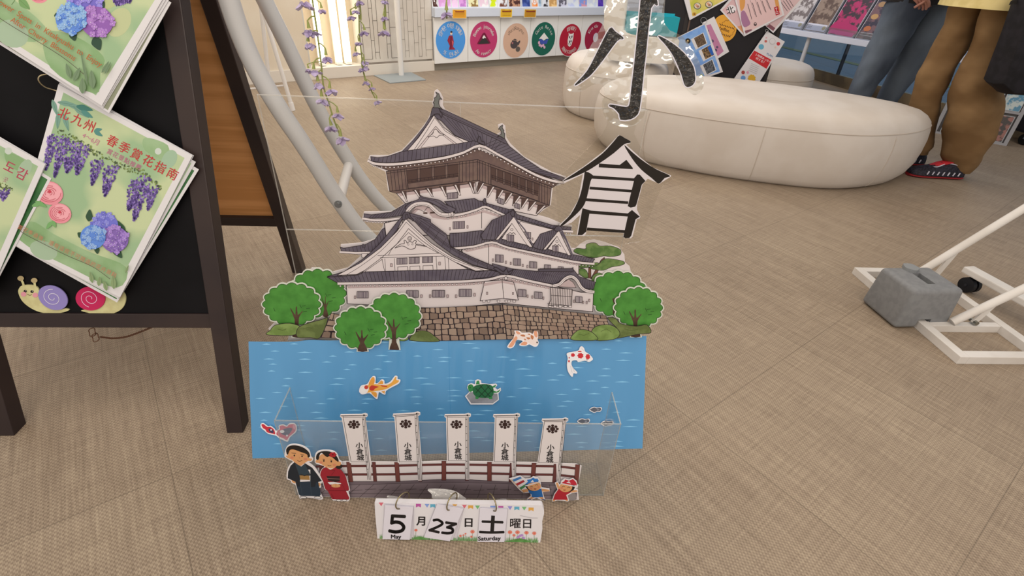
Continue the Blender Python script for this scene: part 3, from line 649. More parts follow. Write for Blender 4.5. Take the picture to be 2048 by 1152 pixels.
m = MB(); d = (pa - pb).normalized(); m.tube([pa + d * .014, pa + d * .0215], [.0095, .0085], 16); m.tube([pa + d * .0215, pa + d * .0235], [.0055, .005], 6); m.build('bolt', mat('8d8d88', .25, metal=.9), ring, 40)
ez = thing('easel', 'thin white tripod easel standing at the far white wall', 'easel', fl(586, 221))
em = mat('d3c9bd', .4); D = fl(586, 221); D2 = fl(543, 205); top = atY(516, -260, (D.y + D2.y) / 2 + .12)
tp = lambda x, y, foot: (lambda P: P)(Pl(foot, (1, 0, 0), (0, 0, 1)).px(x, y))
Lg = MB(); a1 = tp(520, -2, D); hi = D + (a1 - D) * 1.6; Lg.tube([D + Vector((0, 0, .012)), D + (a1 - D) * .1, hi], .0125, 14); Lg.build('leg', em, ez, 50)
Lg = MB(); Lg.tube([D, D + (a1 - D).normalized() * .05], .0155, 14); Lg.build('foot_cap', mat('d9d0c6', .5), ez, 50)
a2 = tp(521, 5, D2); Lg = MB(); Lg.tube([D2, D2 + (a2 - D2) * 1.5], .012, 14); Lg.build('leg', em, ez, 50)
D3 = D + (D2 - D) * 1.0 + Vector((-.55, -.15, 0)); Lg = MB(); Lg.tube([D3, hi], .0125, 14); Lg.build('leg', em, ez, 50)
c1_ = D + (a1 - D) * .245; Lg = MB(); Lg.tube([c1_, tp(497, 178, D + Vector((0, -.0, 0)))], .006, 10); Lg.build('cross_rod', em, ez, 50)

petm = mat('a48fa6', .6, 'bfaebe', 60, lo=.3, hi=.7); calm = mat('8f9250', .6)
def blossom(m, P, r, rnd):
    m.mat(calm); m.tube([P + Vector((0, 0, r * 1.5)), P + Vector((rnd.uniform(-.2, .2) * r, 0, r * .4))], [r * .10, r * .30], 7)
    m.mat(petm); k = 4 + (rnd.random() > .5)
    for i in range(k):
        a = 6.28 * i / k + rnd.random(); tilt = rnd.uniform(.5, 1.2)
        M_ = Matrix.Rotation(a, 3, 'Z') @ Matrix.Rotation(tilt, 3, 'Y'); V = []; F = []
        for u in range(5):
            for v in range(5):
                s, t = u / 4, (v / 4 - .5) * 2; wd = math.sin(math.pi * min(1, s * .85 + .12)) * .62
                V.append(P + M_ @ Vector((s * r * 1.15, t * wd * r, (t * t * .35 + s * s * .3 - .1) * r)))
        F = [(u * 5 + v, (u + 1) * 5 + v, (u + 1) * 5 + v + 1, u * 5 + v + 1) for u in range(4) for v in range(4)]
        F2 = [tuple(reversed([i + 25 for i in f])) for f in F]
        m.add(V + [v - (M_ @ Vector((0, 0, r * .04))) for v in V], F + F2)
def vine(lab, stem, flowers, Y):
    rn = random.Random(int(stem[0][0])); st_ = [atY(x, y, Y) for x, y in stem]
    root = thing('wisteria_vine', lab, 'artificial flower', st_[-1], 'hanging wisteria vines')
    m = MB(); up_ = [st_[0] + Vector((0, 0, .5))]; m.tube(smooth(up_ + st_, 5), .0016, 7); m.build('stem', calm, root, 60)
    for x, y, r, side in flowers:
        c = atY(x, y, Y - .01 * side); r_ = r * (c - EYE).dot(_F) / FOC
        m = MB(); blossom(m, c, r_, rn); s0 = min(st_, key=lambda q: abs(q.z - c.z - r_ * 2.2))
        nr = Vector((s0.x, s0.y, min(c.z + r_ * 2.3, st_[0].z + .3))); 
        best = samp_z(st_, c.z + r_ * 2.0); m.mat(calm); m.tube(smooth([best, (best + c) / 2 + Vector((0, 0, r_ * .9)), c + Vector((0, 0, r_ * 1.4))], 4), r_ * .07 + .0004, 6)
        m.build('blossom', None, root, 60)
def samp_z(st_, z):
    for i in range(len(st_) - 1):
        if st_[i].z >= z >= st_[i + 1].z: return st_[i].lerp(st_[i + 1], (st_[i].z - z) / max(1e-6, st_[i].z - st_[i + 1].z))
    return st_[0] + Vector((0, 0, z - st_[0].z)) if z > st_[0].z else st_[-1]
vine('longest lilac wisteria vine, hanging down in front of the curved white tubes', [(624, -5), (630, 34), (636, 78), (642, 125), (647, 172), (658, 208), (668, 240), (679, 268)],
     [(608, 6, 17, 1), (643, 20, 9, 1), (618, 62, 13, 1), (634, 67, 8, 0), (619, 88, 12, 1), (653, 115, 12, 1), (630, 143, 12, 1), (616, 139, 7, 1), (637, 167, 12, 1), (662, 181, 12, 1), (645, 200, 13, 1), (676, 229, 11, 1), (661, 255, 12, 1), (683, 277, 13, 1)], 1.02)
vine('lilac wisteria vine hanging between the glowing tubes and the narrow wall tiles', [(719, -5), (718, 30), (719, 70), (723, 110), (728, 150), (738, 172), (750, 196)],
     [(719, 3, 9, 1), (711, 22, 8, 1), (702, 34, 9, 1), (728, 64, 9, 1), (717, 86, 8, 1), (712, 106, 8, 1), (729, 124, 8, 1), (731, 134, 8, 1), (724, 138, 8, 1), (731, 164, 8, 1), (744, 176, 7, 1), (754, 203, 8, 1)], 1.35)
vine('short lilac wisteria vine hanging before the narrow tiles beside the white pole', [(769, -8), (769, 25), (769, 60)], [(769, 2, 8, 1), (769, 35, 8, 1), (768, 63, 12, 1)], 1.25)
vine('shortest lilac wisteria vine tip over the counter edge by a yellow notice', [(893, -8), (893, 10), (893, 22)], [(893, 26, 13, 1)], 1.2)
po = thing('post_stand', 'white round pole on a square grey base plate near the counter end', 'stand', fl(803, 152))
m = MB(); b4 = [fl(748, 152), fl(780, 167.5), fl(852, 161), fl(822, 146)]; m.add([p for p in b4] + [p + Vector((0, 0, .008)) for p in b4], [(0, 1, 2, 3), (7, 6, 5, 4), (0, 4, 5, 1), (1, 5, 6, 2), (2, 6, 7, 3), (3, 7, 4, 0)]); m.build('base_plate', mat('868884', .5), po, bevel=.002)
pc = fl(803, 152) + Vector((0, 0, .008)); m = MB(); m.tube([pc, pc + Vector((0, 0, 1.9))], .0225, 20); m.build('pole', mat('cdc4b8', .35), po, 50)
# ================================================================ clear stand with the castle picture
PB = vpl(Vector((-.12, .825, 0)), 5)
acr = clear('clear_acrylic', (.985, .985, .98), .04, .0); edg = clear('acrylic_edge', (.95, .95, .93), .3, .1, milk=.16)
ur, ul = PB.loc(PB.px(1297, 222))[0], PB.loc(PB.px(512, 190))[0]
cl = thing('acrylic_stand', 'tall clear acrylic panel standing behind the castle cut-out', 'stand', PB.uv(ul, 0))
um = PB.loc(PB.px(922, 500))[0]; zz = (.004, .236, .470, .702); th = .002
for i, (u0, u1) in enumerate(((ul, um), (um, ur))):
    for j in range(3):
        m = MB(); m.box(PB.uv(u0 + .0004, zz[j]) - PB.N * .006, PB.U * (u1 - u0 - .0008), PB.N * th, (0, 0, zz[j + 1] - zz[j] - .0006)); m.build('panel', acr, cl)
m = MB()
for z in zz: m.box(PB.uv(ul, z - .0006) - PB.N * .0062, PB.U * (ur - ul), PB.N * .0026, (0, 0, .0012))
for u in (ul, um, ur): m.box(PB.uv(u - .0005, .004) - PB.N * .0062, PB.U * .001, PB.N * .0026, (0, 0, .698))
m.build('edge_strip', edg, cl)
for u in (ul + .03, ur - .03): m = MB(); m.box(PB.uv(u - .02, 0) - PB.N * .07, PB.U * .04, PB.N * .064, (0, 0, .004)); m.build('foot', acr, cl)

A = Z(660, 160, 3.6); B = Z(640, 380, 3.6); C = Z(900, 400, 3.841); D_ = Z(480, 520, 5.39)
LN = mat('2c2224', .5); RF = mat('5f565d', .5, '554c55', 40); WT = mat('cfc0b9', .5); PK = mat('b39c97', .5); BR = mat('65504a', .5, '705a50', 60); BRD = mat('4e3a34', .5)
a = Art(PB, 0)
sil = A((745, 195), (722, 240), (700, 290), (635, 378), (515, 508), (420, 542), (285, 542), (270, 582), (295, 612), (400, 660), (418, 795), (475, 815), (535, 890), (450, 945), (245, 948), (232, 990), (258, 1022), (385, 1030)) + \
    B((452, 262), (400, 350), (300, 380), (150, 392), (146, 440), (298, 470), (200, 560), (50, 600), (0, 560), (-60, 560), (-100, 600)) + \
    D_((520, 250), (330, 480), (400, 640), (305, 740), (330, 775), (500, 780), (880, 800), (1150, 815), (1500, 845), (1830, 850), (2048, 862)) + \
    B((865, 1074), (1030, 1074)) + C((300, 1055), (430, 1048), (920, 1046), (1240, 1050), (1330, 1045), (1400, 1030), (1534, 1006), (1530, 970), (1500, 930), (1400, 600), (1380, 510), (1345, 480), (1340, 420), (1300, 365), (1180, 322), (1110, 305), (1050, 312), (1000, 340), (965, 372), (935, 372), (870, 250), (935, 240), (938, 196), (850, 178), (760, 140), (664, 112)) + \
    A((1492, 972), (1545, 930), (1590, 900), (1605, 768), (1660, 755), (1692, 722), (1698, 695), (1600, 665), (1520, 622), (1400, 555), (1300, 460), (1270, 415), (1262, 330), (1240, 312), (1210, 322), (1212, 345), (1235, 370), (1200, 393), (1000, 298), (830, 215), (812, 180), (815, 130), (798, 95), (772, 65), (752, 80), (745, 130), (735, 165))
a.sheet(mat('cdbfb8', .5), sil, .0016)
# pine behind, right
pg = mat('4f6a35', .5, '6b8048', 70); pg2 = mat('5c6e3c', .5, '748252', 70); tr_ = mat('6b4636')
for q in ([(1060, 600), (1066, 500), (1082, 500), (1084, 600)], [(1080, 605), (1160, 460), (1185, 440), (1190, 450), (1130, 560), (1105, 605)]): a.poly(tr_, C(*q), LN, .9)
for q in ([(950, 395), (975, 370), (1040, 375), (1045, 345), (1075, 330), (1120, 330), (1150, 352), (1230, 352), (1300, 375), (1315, 400), (1300, 425), (1230, 435), (1180, 430), (1100, 445), (1000, 420)], [(1070, 520), (1150, 485), (1160, 470), (1200, 450), (1260, 455), (1330, 470), (1340, 490), (1300, 505), (1240, 515), (1180, 540), (1120, 535)], [(985, 500), (1060, 490), (1130, 480), (1140, 495), (1080, 515), (1000, 520)], [(985, 560), (990, 530), (1020, 525), (1050, 545), (1062, 590), (1040, 600)], [(1090, 600), (1110, 570), (1150, 560), (1200, 590), (1180, 640), (1100, 640)]):
    a.poly(pg, smooth(C(*q), 3, True), LN, .9)
# ---- top storey
a.poly(BR, A((320, 612), (1062, 495), (1660, 735), (1600, 775), (1590, 765), (1062, 575), (430, 655)), LN)
a.poly(BR, A((405, 658), (1062, 572), (1062, 722), (430, 802)), LN); a.poly(BR, A((1062, 572), (1594, 768), (1580, 902), (1062, 722)), LN)
a.poly(BRD, A((553, 650), (925, 600), (925, 695), (558, 745))); a.poly(BRD, A((1160, 622), (1505, 742), (1500, 835), (1160, 712)))
a.poly(BR, A((558, 745), (925, 695), (925, 735), (558, 780)), LN, .8); a.poly(BR, A((1160, 712), (1500, 835), (1500, 870), (1160, 752)), LN, .8)
a.lines(LN, [A((x, 655 - (x - 405) * .13), (x + 16, 800 - (x - 405) * .13)) for x in (435, 460, 485, 510, 535, 548)] + [A((x, 572 + 18 - (x - 925) * .13), (x, 740 - (x - 925) * .13)) for x in (932, 955, 980, 1005, 1030)] + [A((x, 575 + (x - 1062) * .36), (x, 722 + (x - 1062) * .348)) for x in (1078, 1098, 1118, 1140, 1158, 1508, 1525, 1545, 1565)], .9)
for x in (638, 740, 838): a.poly(BR, A((x - 8, 640 - (x - 553) * .13), (x + 10, 637 - (x - 553) * .13), (x + 10, 740 - (x - 553) * .13), (x - 6, 742 - (x - 553) * .13)), LN, .8)
for x in (1200, 1252, 1308, 1360, 1412, 1462): a.poly(BR, A((x - 6, 624 + (x - 1160) * .348), (x + 6, 628 + (x - 1160) * .348), (x + 6, 720 + (x - 1160) * .35), (x - 6, 716 + (x - 1160) * .35)), LN, .8)
a.lines(LN, [A((560, 700 + d), (925, 652 + d)) for d in (20, 34)] + [A((1160, 668 + d), (1500, 790 + d)) for d in (14, 28)] + [A((405, 672), (1062, 588), (1590, 782))], .7)
a.lines(LN, [A((560 + i * 30, 722 - i * 3.9), (560 + i * 30, 738 - i * 3.9)) for i in range(12)] + [A((1170 + i * 26, 690 + i * 9.2), (1170 + i * 26, 706 + i * 9.2)) for i in range(13)], .6)
# white wall under it, struts
a.poly(BR, A((430, 802), (1062, 722), (1580, 902), (1535, 925), (1060, 745), (480, 815)), LN, .8)
a.poly(WT, A((480, 816), (1060, 738), (1540, 915), (1487, 975), (1110, 900), (545, 890)), LN)
a.poly(PK, A((490, 816), (1060, 740), (1530, 915), (1518, 930), (1060, 765), (505, 835)))
st = [(515, 800, 552, 872, 14), (605, 790, 650, 852, 16), (695, 778, 737, 838, 16), (797, 765, 836, 838, 16), (895, 752, 935, 828, 16), (1000, 735, 1035, 815, 14), (1050, 730, 1045, 815, 9), (1100, 738, 1060, 815, -14), (1172, 765, 1132, 842, -16), (1238, 790, 1197, 866, -16), (1302, 812, 1258, 886, -16), (1362, 832, 1317, 902, -16), (1418, 850, 1378, 920, -16), (1474, 872, 1428, 936, -16), (1540, 900, 1487, 960, -18)]
for x0, y0, x1, y1, w_ in st:
    a.poly(BRD if abs(w_) > 9 else WT, A((x0 - w_ * .6, y0), (x0 + w_ * 2.4, y0 - 2), (x1 + w_ * .2, y1)), LN, .6); a.poly(WT, A((x0, y0), (x0 + abs(w_) * .9, y0), (x1 + abs(w_) * .5, y1), (x1 - abs(w_) * .3, y1)), LN, .8)
def win(fn, x, y, w_, h_, sk=0.0, bars=6):
    q = [(x, y), (x + w_, y + sk * w_), (x + w_, y + h_ + sk * w_), (x, y + h_)]
    a.poly(mat('6f6266'), fn(*q), LN, .9); a.lines(WT, [fn((x + w_ * (i + .5) / bars, y + 3 + sk * w_ * (i + .5) / bars), (x + w_ * (i + .5) / bars, y + h_ - 3 + sk * w_ * (i + .5) / bars)) for i in range(bars) if i != bars // 2], .45)
def slot(fn, x, y, w_=9, h_=18): a.poly(PK, fn((x, y), (x + w_, y), (x + w_, y + h_), (x, y + h_)), LN, .7)
win(A, 845, 812, 75, 42, -.1); win(A, 1205, 842, 44, 38, .35, 5); win(A, 1328, 880, 38, 34, .35, 4)
# top roof
rr_top = A((745, 262), (770, 215), (1260, 430), (1292, 475), (1400, 560), (1520, 640), (1688, 702), (1675, 722), (1500, 670), (1330, 600), (1180, 515), (1075, 452), (1000, 440), (900, 395), (800, 290))
a.poly(RF, rr_top, LN)
ribs(a, LN, A((790, 245), (1000, 340), (1255, 445)), A((940, 400), (1010, 430), (1060, 445), (1075, 450), (1190, 510)), 13, .8, 0)
ribs(a, LN, A((1200, 415), (1285, 470), (1400, 562), (1520, 640), (1660, 700)), A((1090, 460), (1180, 515), (1330, 600), (1500, 670), (1600, 705)), 20, .8)
a.poly(mat('574e55'), A((760, 195), (830, 215), (1255, 415), (1282, 462), (1262, 455), (1235, 442), (815, 245)), LN); a.line(LN, A((790, 222), (1245, 430)), .8)
a.poly(WT, A((748, 250), (820, 340), (900, 400), (1005, 442), (930, 458), (620, 498), (545, 520), (640, 410), (710, 310)), LN)
a.poly(RF, A((735, 240), (748, 250), (705, 315), (620, 430), (545, 520), (510, 522), (600, 430), (680, 330)), LN, .9)
a.line(LN, A((755, 268), (700, 360), (600, 510)), .9); a.line(LN, A((755, 268), (830, 365), (925, 420), (960, 445)), .9); a.poly(mat('c6b4ae'), A((762, 330), (625, 497), (915, 458), (800, 372)), LN, .9); a.poly(WT, A((762, 348), (655, 485), (890, 455), (800, 385)), LN, .7)
a.poly(WT, smooth(A((705, 408), (740, 385), (748, 360), (765, 352), (780, 370), (790, 380), (825, 392), (790, 395), (780, 405), (765, 412), (745, 400)), 3, True), LN, 1)
eT = A((295, 548), (345, 556), (420, 546), (520, 512), (625, 496), (760, 478), (925, 455), (1035, 435), (1078, 446)); eB = A((300, 582), (385, 592), (460, 590), (560, 580), (640, 570), (760, 555), (900, 530), (1000, 495), (1075, 458))
a.poly(RF, eT + eB[::-1], LN); ribs(a, LN, eT, eB, 26, .8, .02)
tl = A((278, 578), (330, 600), (460, 604), (640, 584), (820, 558), (960, 520), (1078, 470), (1200, 528), (1330, 600), (1480, 680), (1600, 722), (1682, 735))
a.line(WT, smooth(tl, 3), 5.2); a.lines(LN, [[(p[0], p[1] - 2.9) for p in smooth(tl, 3)], [(p[0], p[1] + 2.9) for p in smooth(tl, 3)]], .9)
for i in range(48):
    p = samp(tl, .03 + i * .94 / 47); a.ell(WT, p[0] - 1, p[1] + 6.2, 1.8, 1.5, line=LN, w=.5, n=7)
a.poly(mat('4f474e'), A((1062, 440), (1068, 405), (1080, 402), (1090, 435), (1110, 440), (1116, 466), (1076, 448)), LN); a.ell(WT, *A((1075, 490))[0], 3, 3.4, line=LN, w=.8)
a.poly(mat('4f474e'), smooth(A((725, 262), (733, 215), (742, 193), (765, 190), (785, 200), (795, 225), (808, 238), (803, 268), (788, 240), (760, 240), (745, 248)), 2, True), LN)
sg = mat('67665f')
a.poly(sg, A((748, 195), (752, 165), (743, 160), (756, 140), (752, 125), (766, 118), (772, 100), (762, 82), (785, 95), (795, 122), (808, 135), (788, 132), (784, 160), (790, 185), (812, 207), (780, 195)), LN)
a.poly(sg, A((1250, 415), (1228, 400), (1205, 402), (1232, 385), (1232, 368), (1224, 350), (1212, 350), (1225, 330), (1243, 318), (1240, 340), (1252, 358), (1248, 372), (1258, 380), (1256, 412)), LN)
# ---- third storey
w3 = A((392, 1020), (560, 975), (620, 905), (700, 895), (830, 960), (1110, 915), (1250, 962), (1345, 1000), (1640, 1085), (1660, 1110), (1560, 1130), (1200, 1140), (840, 1110), (600, 1110), (410, 1130))
a.poly(WT, w3, LN); a.poly(PK, A((560, 975), (620, 905), (700, 895), (760, 930), (830, 965), (840, 985), (1110, 930), (1330, 1000), (1330, 1018), (1110, 948), (960, 985), (830, 1000), (740, 985), (690, 930), (640, 925), (590, 975)))
a.poly(PK, A((395, 1020), (520, 1000), (520, 1018), (400, 1040))); a.line(LN, A((1092, 945), (1092, 1060)), 1.1)
win(A, 886, 1014, 84, 52, -.06, 7); slot(A, 860, 1055, 8, 18); slot(A, 986, 1040, 9, 20)
a.poly(BRD, A((673, 945), (703, 945), (703, 957), (673, 957))); a.poly(BRD, A((722, 943), (758, 940), (758, 952), (722, 955)))
t3 = A((248, 955), (300, 963), (440, 945), (545, 885), (600, 860), (600, 890), (545, 960)); b3 = A((250, 985), (330, 992), (460, 975), (530, 965))
a.poly(RF, A((248, 955), (300, 963), (440, 945), (545, 885), (590, 868), (560, 930), (520, 968), (400, 985), (250, 987)), LN); ribs(a, LN, A((300, 962), (440, 945), (560, 885)), A((270, 988), (400, 985), (520, 968)), 12, .8)
f3 = A((825, 868), (900, 862), (1040, 845), (1070, 862), (1122, 872), (1128, 892), (1090, 915), (1000, 935), (900, 952), (880, 925)); a.poly(RF, f3, LN); ribs(a, LN, A((850, 868), (1040, 848), (1110, 868)), A((890, 948), (1000, 932), (1115, 895)), 12, .8, .03)
r3_ = A((1128, 880), (1290, 925), (1320, 922), (1345, 960), (1600, 1038), (1735, 1052), (1730, 1080), (1600, 1062), (1345, 992), (1250, 960), (1122, 900)); a.poly(RF, r3_, LN); ribs(a, LN, A((1140, 885), (1290, 925), (1345, 960), (1600, 1038), (1720, 1054)), A((1140, 912), (1250, 958), (1345, 992), (1600, 1060), (1700, 1075)), 26, .8)
for q in (A((240, 990), (330, 1002), (430, 998), (530, 985)), A((835, 975), (960, 955), (1060, 925), (1118, 905), (1200, 940), (1262, 968)), A((1345, 1003), (1470, 1040), (1600, 1072), (1742, 1082))):
    s_ = smooth(q, 3); a.line(WT, s_, 4.6); a.lines(LN, [[(p[0], p[1] + d) for p in s_] for d in (-2.5, 2.5)], .8); [a.ell(WT, samp(s_, (i + .5) / 14)[0], samp(s_, (i + .5) / 14)[1] + 4.6, 1.7, 1.5, line=LN, w=.5, n=7) for i in range(14)]
a.poly(RF, smooth(A((545, 905), (590, 868), (640, 850), (655, 822), (680, 835), (790, 855), (830, 885), (905, 918), (880, 942), (835, 945), (780, 905), (720, 872), (650, 868), (600, 882), (562, 922)), 2, True), LN); a.lines(LN, [A((650, 850), (720, 868), (790, 905), (860, 935)), A((660, 838), (760, 862), (850, 915))], .8)
ar = smooth(A((556, 975), (562, 935), (600, 895), (650, 880), (710, 888), (755, 925), (795, 955), (850, 962), (882, 955)), 4); a.line(LN, ar, 8.4); a.line(WT, ar, 6.8); a.line(LN, [(p[0], p[1] + 1.2) for p in ar], .6)
a.line(LN, smooth(A((585, 950), (620, 920), (650, 925), (680, 935), (700, 910), (720, 905)), 4), .8)
a.poly(mat('4f474e'), A((1100, 860), (1112, 842), (1122, 845), (1122, 862), (1130, 885), (1108, 880)), LN)
# ---- big left gable (B frame)
a.poly(RF, B((150, 398), (175, 408), (330, 382), (400, 345), (450, 275), (468, 262), (482, 338), (380, 432), (300, 437), (160, 428)), LN); ribs(a, LN, B((170, 408), (330, 382), (400, 345), (460, 275)), B((180, 428), (300, 436), (380, 430), (480, 345)), 12, .8)
q = B((150, 435), (260, 442), (375, 440)); a.line(WT, q, 4); a.lines(LN, [[(p[0], p[1] + d) for p in q] for d in (-2.2, 2.2)], .8); a.poly('4f474e', B((305, 385), (315, 378), (330, 385), (330, 402), (310, 402)), LN, .8); a.poly(WT, B((305, 447), (350, 447), (320, 478), (305, 472)), LN, .8)
a.poly(WT, B((468, 228), (590, 200), (600, 240), (482, 335)), LN)
# mid roof in front of storey three (C frame)
mr = C((0, 245), (90, 240), (240, 222), (300, 240), (640, 340), (930, 405), (1108, 440), (1090, 468), (950, 452), (700, 395), (450, 342), (325, 302), (180, 335), (40, 350), (0, 352)); a.poly(RF, mr, LN)
ribs(a, LN, C((0, 248), (240, 225), (330, 285)), C((20, 350), (180, 335), (325, 302)), 16, .8, .04); ribs(a, LN, C((360, 270), (640, 345), (930, 405), (1095, 440)), C((340, 308), (450, 342), (700, 395), (950, 452), (1080, 466)), 38, .7)
a.poly(WT, C((90, 372), (180, 355), (320, 320), (440, 362), (700, 415), (985, 472), (985, 560), (690, 540), (340, 500), (120, 440)), LN); a.poly(PK, C((100, 372), (320, 322), (700, 418), (985, 475), (985, 490), (700, 436), (320, 345), (130, 388))); a.line(LN, C((297, 330), (297, 480)), 1.1)
q = smooth(C((20, 360), (180, 346), (322, 312), (440, 352), (700, 408), (950, 462), (1100, 478)), 3); a.line(WT, q, 4.4); a.lines(LN, [[(p[0], p[1] + d) for p in q] for d in (-2.4, 2.4)], .8)
for i in range(46): p = samp(q, (i + .5) / 46); a.ell(WT, p[0], p[1] + 4.4, 1.5, 1.3, line=LN, w=.5, n=7)
for x, y, w_, h_ in ((348, 404, 60, 56), (485, 434, 56, 50), (608, 457, 56, 48), (722, 481, 48, 36), (828, 496, 40, 26)): win(C, x, y, w_, h_, .06)
for x, y in ((325, 435), (424, 452), (461, 460), (553, 476), (588, 485)): slot(C, x, y, 9, 20)
def gable(ap, lt, rt, roof, ri, tri, wd, orn):
    a.poly(RF, C(*roof), LN); ribs(a, LN, C(*ri[0]), C(*ri[1]), 9, .8)
    a.poly(WT, C(ap, lt, (lt[0] + 22, lt[1]), *tri, (rt[0] - 24, rt[1]), rt), LN); a.poly(WT, C(*tri), LN, .8); a.line(RF, C(ap, ((ap[0] + rt[0]) / 2 + 12, (ap[1] + rt[1]) / 2 - 16), (rt[0] + 10, rt[1] + 5)), 2.4)
    win(C, *wd); a.ell(WT, *C(orn)[0], 2.3, line=LN, w=.8); a.line(LN, C((orn[0] - 32, orn[1] + 36), (orn[0] - 12, orn[1] + 22), (orn[0], orn[1] + 34), (orn[0] + 12, orn[1] + 22), (orn[0] + 30, orn[1] + 38)), 1.0)
a.poly(WT, C((520, 175), (540, 150), (800, 215), (760, 250), (690, 250), (640, 320), (600, 300)), LN, .8); win(C, 568, 228, 50, 50, .1); slot(C, 626, 275, 9, 18)
gable((488, 112), (348, 290), (632, 345), [(238, 252), (322, 140), (425, 98), (482, 62), (497, 115), (430, 190), (345, 290), (250, 288)], ([(310, 155), (425, 100), (480, 75)], [(262, 285), (345, 288), (480, 130)]), [(474, 165), (395, 282), (590, 330)], (435, 250, 54, 52, .06, 4), (473, 211))
a.poly('4f474e', C((460, 92), (470, 70), (482, 58), (492, 75), (494, 108), (478, 112)), LN)
gable((832, 215), (710, 365), (925, 408), [(632, 340), (690, 245), (790, 212), (828, 182), (845, 215), (780, 290), (702, 368), (650, 352)], ([(690, 250), (790, 215), (830, 195)], [(655, 350), (702, 366), (825, 240)]), [(818, 262), (748, 360), (895, 398)], (783, 334, 44, 44, .08, 4), (817, 302))
a.poly('4f474e', C((795, 215), (810, 188), (835, 180), (850, 195), (842, 222), (815, 225)), LN); a.line(RF, C((842, 195), (880, 270), (935, 405)), 3)
# lower right roof
lr = C((-10, 520), (190, 515), (330, 500), (325, 470), (480, 512), (672, 530), (690, 510), (938, 510), (985, 570), (1110, 612), (1095, 668), (1000, 655), (962, 600), (905, 575), (850, 600), (800, 630), (600, 592), (430, 550), (300, 588), (0, 612)); a.poly(RF, lr, LN)
ribs(a, LN, C((480, 515), (672, 532), (780, 560), (860, 570)), C((450, 556), (600, 592), (760, 625), (835, 615)), 26, .7); ribs(a, LN, C((700, 528), (940, 528)), C((700, 560), (900, 560)), 12, .7, .04); ribs(a, LN, C((985, 575), (1105, 615)), C((1000, 652), (1092, 665)), 8, .7)
a.poly('4f474e', C((675, 512), (930, 508), (940, 500), (942, 535), (925, 532), (680, 530)), LN)
# lower wall
w1 = B((198, 672), (1010, 652)) + C((430, 565), (780, 640), (1000, 690), (1095, 690), (1090, 838), (820, 815), (400, 772), (0, 812)) + B((700, 828), (205, 800)); a.poly(WT, w1, LN)
a.poly(PK, B((200, 665), (1010, 650)) + C((430, 580), (780, 648), (780, 668), (430, 605), (300, 622)) + B((1010, 672), (210, 690)))
# big gable roof + front roof
a.poly(RF, B((640, 148), (720, 168), (798, 196), (800, 218), (912, 302), (942, 392), (1100, 468), (1245, 528), (1296, 574), (1240, 558), (1100, 520), (960, 450), (850, 370), (760, 290), (690, 215), (630, 178)), LN)
ribs(a, LN, B((700, 195), (800, 240), (905, 305), (940, 395), (1100, 470), (1240, 530)), B((690, 215), (760, 290), (850, 370), (960, 450), (1100, 520), (1240, 558)), 9, .7, 0)
a.lines(LN, [[samp(B((690, 200), (800, 290), (950, 410), (1240, 545)), t + d * .0) + Vector((0, d)) for t in (0, .2, .4, .6, .8, 1)] for d in (-3, 0, 2.6)] + [B((665, 170), (798, 212)), B((700, 185), (900, 318)), B((720, 180), (905, 305))], .8)
a.poly(RF, B((598, 190), (606, 165), (560, 215), (470, 330), (420, 385), (330, 470), (180, 570), (62, 605), (130, 612), (250, 560), (400, 450), (500, 345), (560, 270)), LN)
a.poly(WT, B((622, 190), (560, 280), (440, 400), (300, 505), (130, 596), (270, 590), (330, 560), (450, 470), (560, 370), (642, 262), (735, 345), (850, 430), (970, 500), (1120, 565), (1235, 560), (1100, 528), (950, 462), (800, 362), (700, 268)), LN); a.line(LN, smooth(B((625, 215), (560, 300), (440, 425), (300, 530), (200, 592)), 3), .8); a.line(LN, smooth(B((625, 215), (720, 305), (830, 400), (970, 485), (1180, 560)), 3), .8)
a.poly(WT, B((642, 262), (560, 370), (450, 470), (310, 575), (1080, 560), (970, 500), (850, 430), (735, 345)), LN, .9); a.lines(LN, [B((642, 290), (520, 410), (498, 452)), B((642, 290), (760, 385), (855, 438)), B((422, 455), (860, 438)), B((440, 470), (900, 458)), B((452, 480), (470, 565)), B((472, 478), (478, 565)), B((540, 475), (545, 565)), B((900, 460), (908, 555)), B((925, 475), (930, 555)), B((838, 460), (845, 558)), B((330, 568), (455, 480))], .9)
for x in (558, 645, 740): win(B, x, 474 - (x - 558) * .06, 74, 44, -.04, 8)
for x in (565, 652, 745): a.poly(WT, B((x, 536 - (x - 565) * .05), (x + 70, 533 - (x - 565) * .05), (x + 72, 562), (x, 564)), LN, .9)
slot(B, 512, 512, 14, 22); slot(B, 856, 500, 14, 22)
a.ell(WT, *B((650, 332))[0], 3.8, line=LN, w=1); a.ell(WT, *B((650, 332))[0], 1.8, line=LN, w=.7)
a.poly(WT, smooth(B((545, 400), (585, 372), (612, 368), (610, 345), (625, 350), (632, 365), (650, 352), (670, 360), (685, 345), (698, 352), (690, 370), (720, 375), (770, 388), (720, 382), (695, 378), (690, 398), (665, 408), (640, 405), (620, 392), (590, 385)), 3, True), LN, 1.1); a.ell(WT, *B((640, 374))[0], 1.6, line=LN, w=.6); a.ell(WT, *B((670, 372))[0], 1.6, line=LN, w=.6)
a.poly('4f474e', smooth(B((596, 192), (600, 165), (612, 145), (640, 142), (652, 160), (660, 180), (680, 200), (672, 205), (650, 185), (630, 190), (612, 200)), 2, True), LN); a.line(LN, B((620, 188), (622, 160), (636, 158), (640, 185)), 1)
fT = B((60, 608), (165, 602), (280, 592), (330, 570), (700, 560), (1060, 552), (1130, 568), (1235, 560), (1296, 574)); fB = B((132, 648), (400, 645), (700, 640), (1010, 632), (1180, 612), (1296, 600))
a.poly(RF, fT + fB[::-1], LN); ribs(a, LN, fT, fB, 44, .8, .03)
